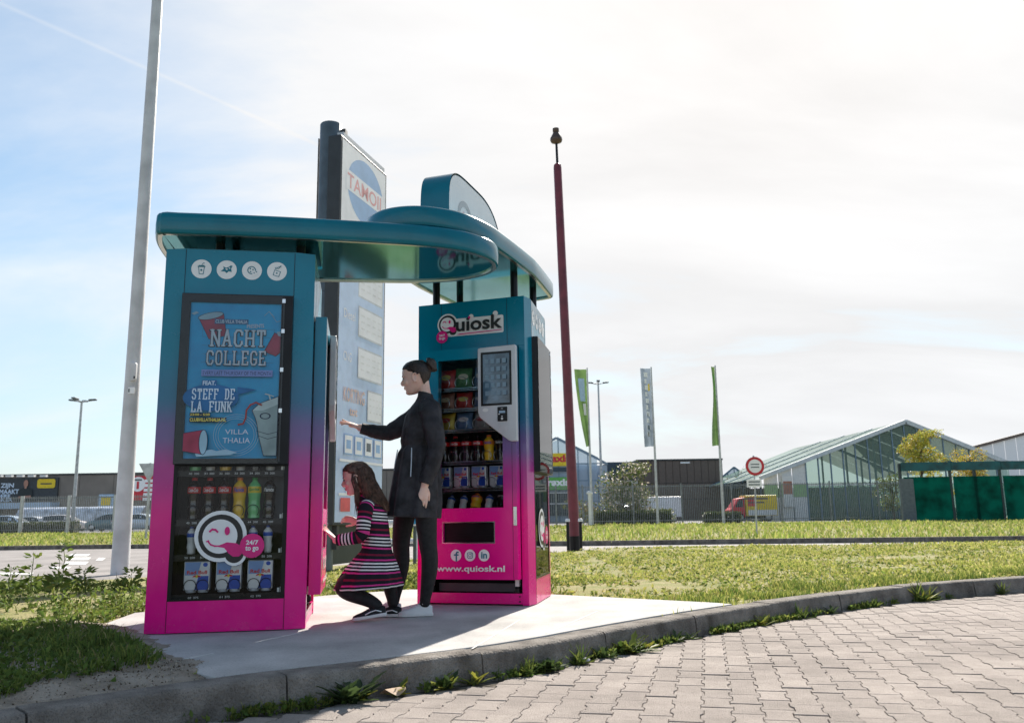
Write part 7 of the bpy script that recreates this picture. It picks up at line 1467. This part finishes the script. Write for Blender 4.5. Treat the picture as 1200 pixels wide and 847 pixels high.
for pts, rad in (([(-.935, 5.545, .725), (-.945, 5.505, .69), (-.952, 5.482, .61), (-.955, 5.474, .545), (-.985, 5.474, .520), (-1.05, 5.476, .510), (-1.118, 5.480, .503)], [.045, .049, .046, .043, .041, .038, .034]), ([(-.935, 5.70, .725), (-.945, 5.74, .69), (-.955, 5.765, .62), (-.960, 5.770, .588), (-.985, 5.762, .595), (-1.028, 5.748, .612)], [.045, .048, .044, .041, .038, .034])):
    b = MB(); b.xf = inv; P = [Vector(p) for p in pts]; fine = []; fr = []; ss = []; acc = .03
    for i in range(len(P)-1):
        for k in range(6): fine.append(P[i].lerp(P[i+1], k/6)); t_ = k/6; fr.append((rad[i]*(1-t_)+rad[i+1]*t_)*(1+.025*math.sin(i*5+k*2.3)))
    fine.append(P[-1]); fr.append(rad[-1])
    for i in range(len(fine)):
        if i: acc += (fine[i]-fine[i-1]).length
        ss.append(acc)
    b.tube(fine, fr, 20, a=ss); b.build('sleeve', M_strA, gpn, smooth=180, attr=True)
for pts, rad in (([(-.86, 5.565, .37), (-.98, 5.553, .285), (-1.075, 5.545, .235), (-1.105, 5.545, .205), (-1.075, 5.547, .180), (-.97, 5.55, .150), (-.875, 5.55, .105), (-.855, 5.55, .075)], [.072, .066, .058, .052, .052, .048, .037, .036]), ([(-.85, 5.68, .38), (-.835, 5.74, .29), (-.82, 5.76, .18), (-.80, 5.765, .10), (-.80, 5.765, .06)], [.066, .055, .046, .035, .035])):
    b = MB(); b.xf = inv; b.tube(pts, rad, 18); lg = b.build('tights_leg', M_tights, gpn, smooth=180); md = lg.modifiers.new('sub', 'SUBSURF'); md.levels = 1; md.render_levels = 2
M_shb = mat('black suede shoe', (.012, .012, .014), .8, var=.2)
shoe(gpn, Vector((-.812+.90, 5.555-5.62, .035)), R(184), .212, M_shb, M_sole, pitch=R(8), stripe=M_white, laces=mat('pink bow', (.75, .35, .42), .6)); shoe(gpn, Vector((-.745+.90, 5.775-5.62, .003)), R(178), .205, M_shb, M_sole, stripe=M_white)
# long loose hair
hair_cap(MG, M_hairg, gpn, grow=.012)
b = MB(); b.xf = MG; n = 30; rings = []
for z, xb, xf, hw in [(.19, -.085, .01, .062), (.15, -.112, .016, .090), (.10, -.120, .020, .096), (.05, -.128, .012, .096), (0, -.142, -.014, .094), (-.05, -.160, -.020, .094), (-.10, -.176, -.032, .088), (-.14, -.182, -.052, .074), (-.165, -.176, -.075, .052)]:
    rings.append([((xb+xf)/2+(xf-xb)/2*math.cos(t)*(1+.03*math.sin(11*t)), hw*math.sin(t)*(1+.04*math.sin(9*t)), z+.012*math.sin(7*t)) for t in np.linspace(0, 2*PI, n+1)[:-1]])
b.loft(rings[::-1]); remeshed(b, 'long_hair', .0036, M_hairg, gpn, 2, .4)
b = MB(); b.xf = MG
for i in range(420):
    a = random.uniform(R(35), R(325)); e_ = random.uniform(.95, 1.09); pts = []; L = random.uniform(.55, 1.08); ph = random.uniform(0, 6); amp = random.uniform(.002, .010)
    for k in range(8):
        f = k/7*L; z = .20-f*.355; zz_ = [-.165, -.14, -.10, -.05, 0, .05, .10, .15, .19, .21]; xb = np.interp(z, zz_, [-.176, -.182, -.176, -.160, -.142, -.128, -.120, -.112, -.085, -.06]); xf = np.interp(z, zz_, [-.06, -.052, -.032, -.02, -.014, -.008, .0, .012, .03, .03]); hw2 = np.interp(z, zz_, [.055, .074, .088, .094, .094, .092, .090, .086, .066, .05])
        pts.append(((xb+xf)/2+(xf-xb)/2*math.cos(a)*e_+amp*math.sin(ph+k), hw2*math.sin(a)*e_+amp*math.cos(ph+k*1.3), z))
    b.tube(pts, [.0016, .0026, .003, .003, .003, .0026, .002, .0008], 5)
for i in range(40):      # strands falling in front of the shoulder
    s = random.choice((-1, -1, 1)); x0 = random.uniform(.0, .03); pts = [(x0-.02, s*.072, .17), (x0, s*.086, .10), (x0-.008, s*.088, .02), (x0+.012, s*.085, -.06), (x0+.02+random.uniform(-.02, .02), s*.080, -.13-random.uniform(0, .03))]; pts = [(x+random.uniform(-.008, .008), y+random.uniform(-.006, .006), z) for x, y, z in pts]; b.tube(pts, [.0018, .003, .003, .0025, .0008], 5)
tag(b.build('hair_strands', M_hairg, gpn, smooth=180), kind='stuff')
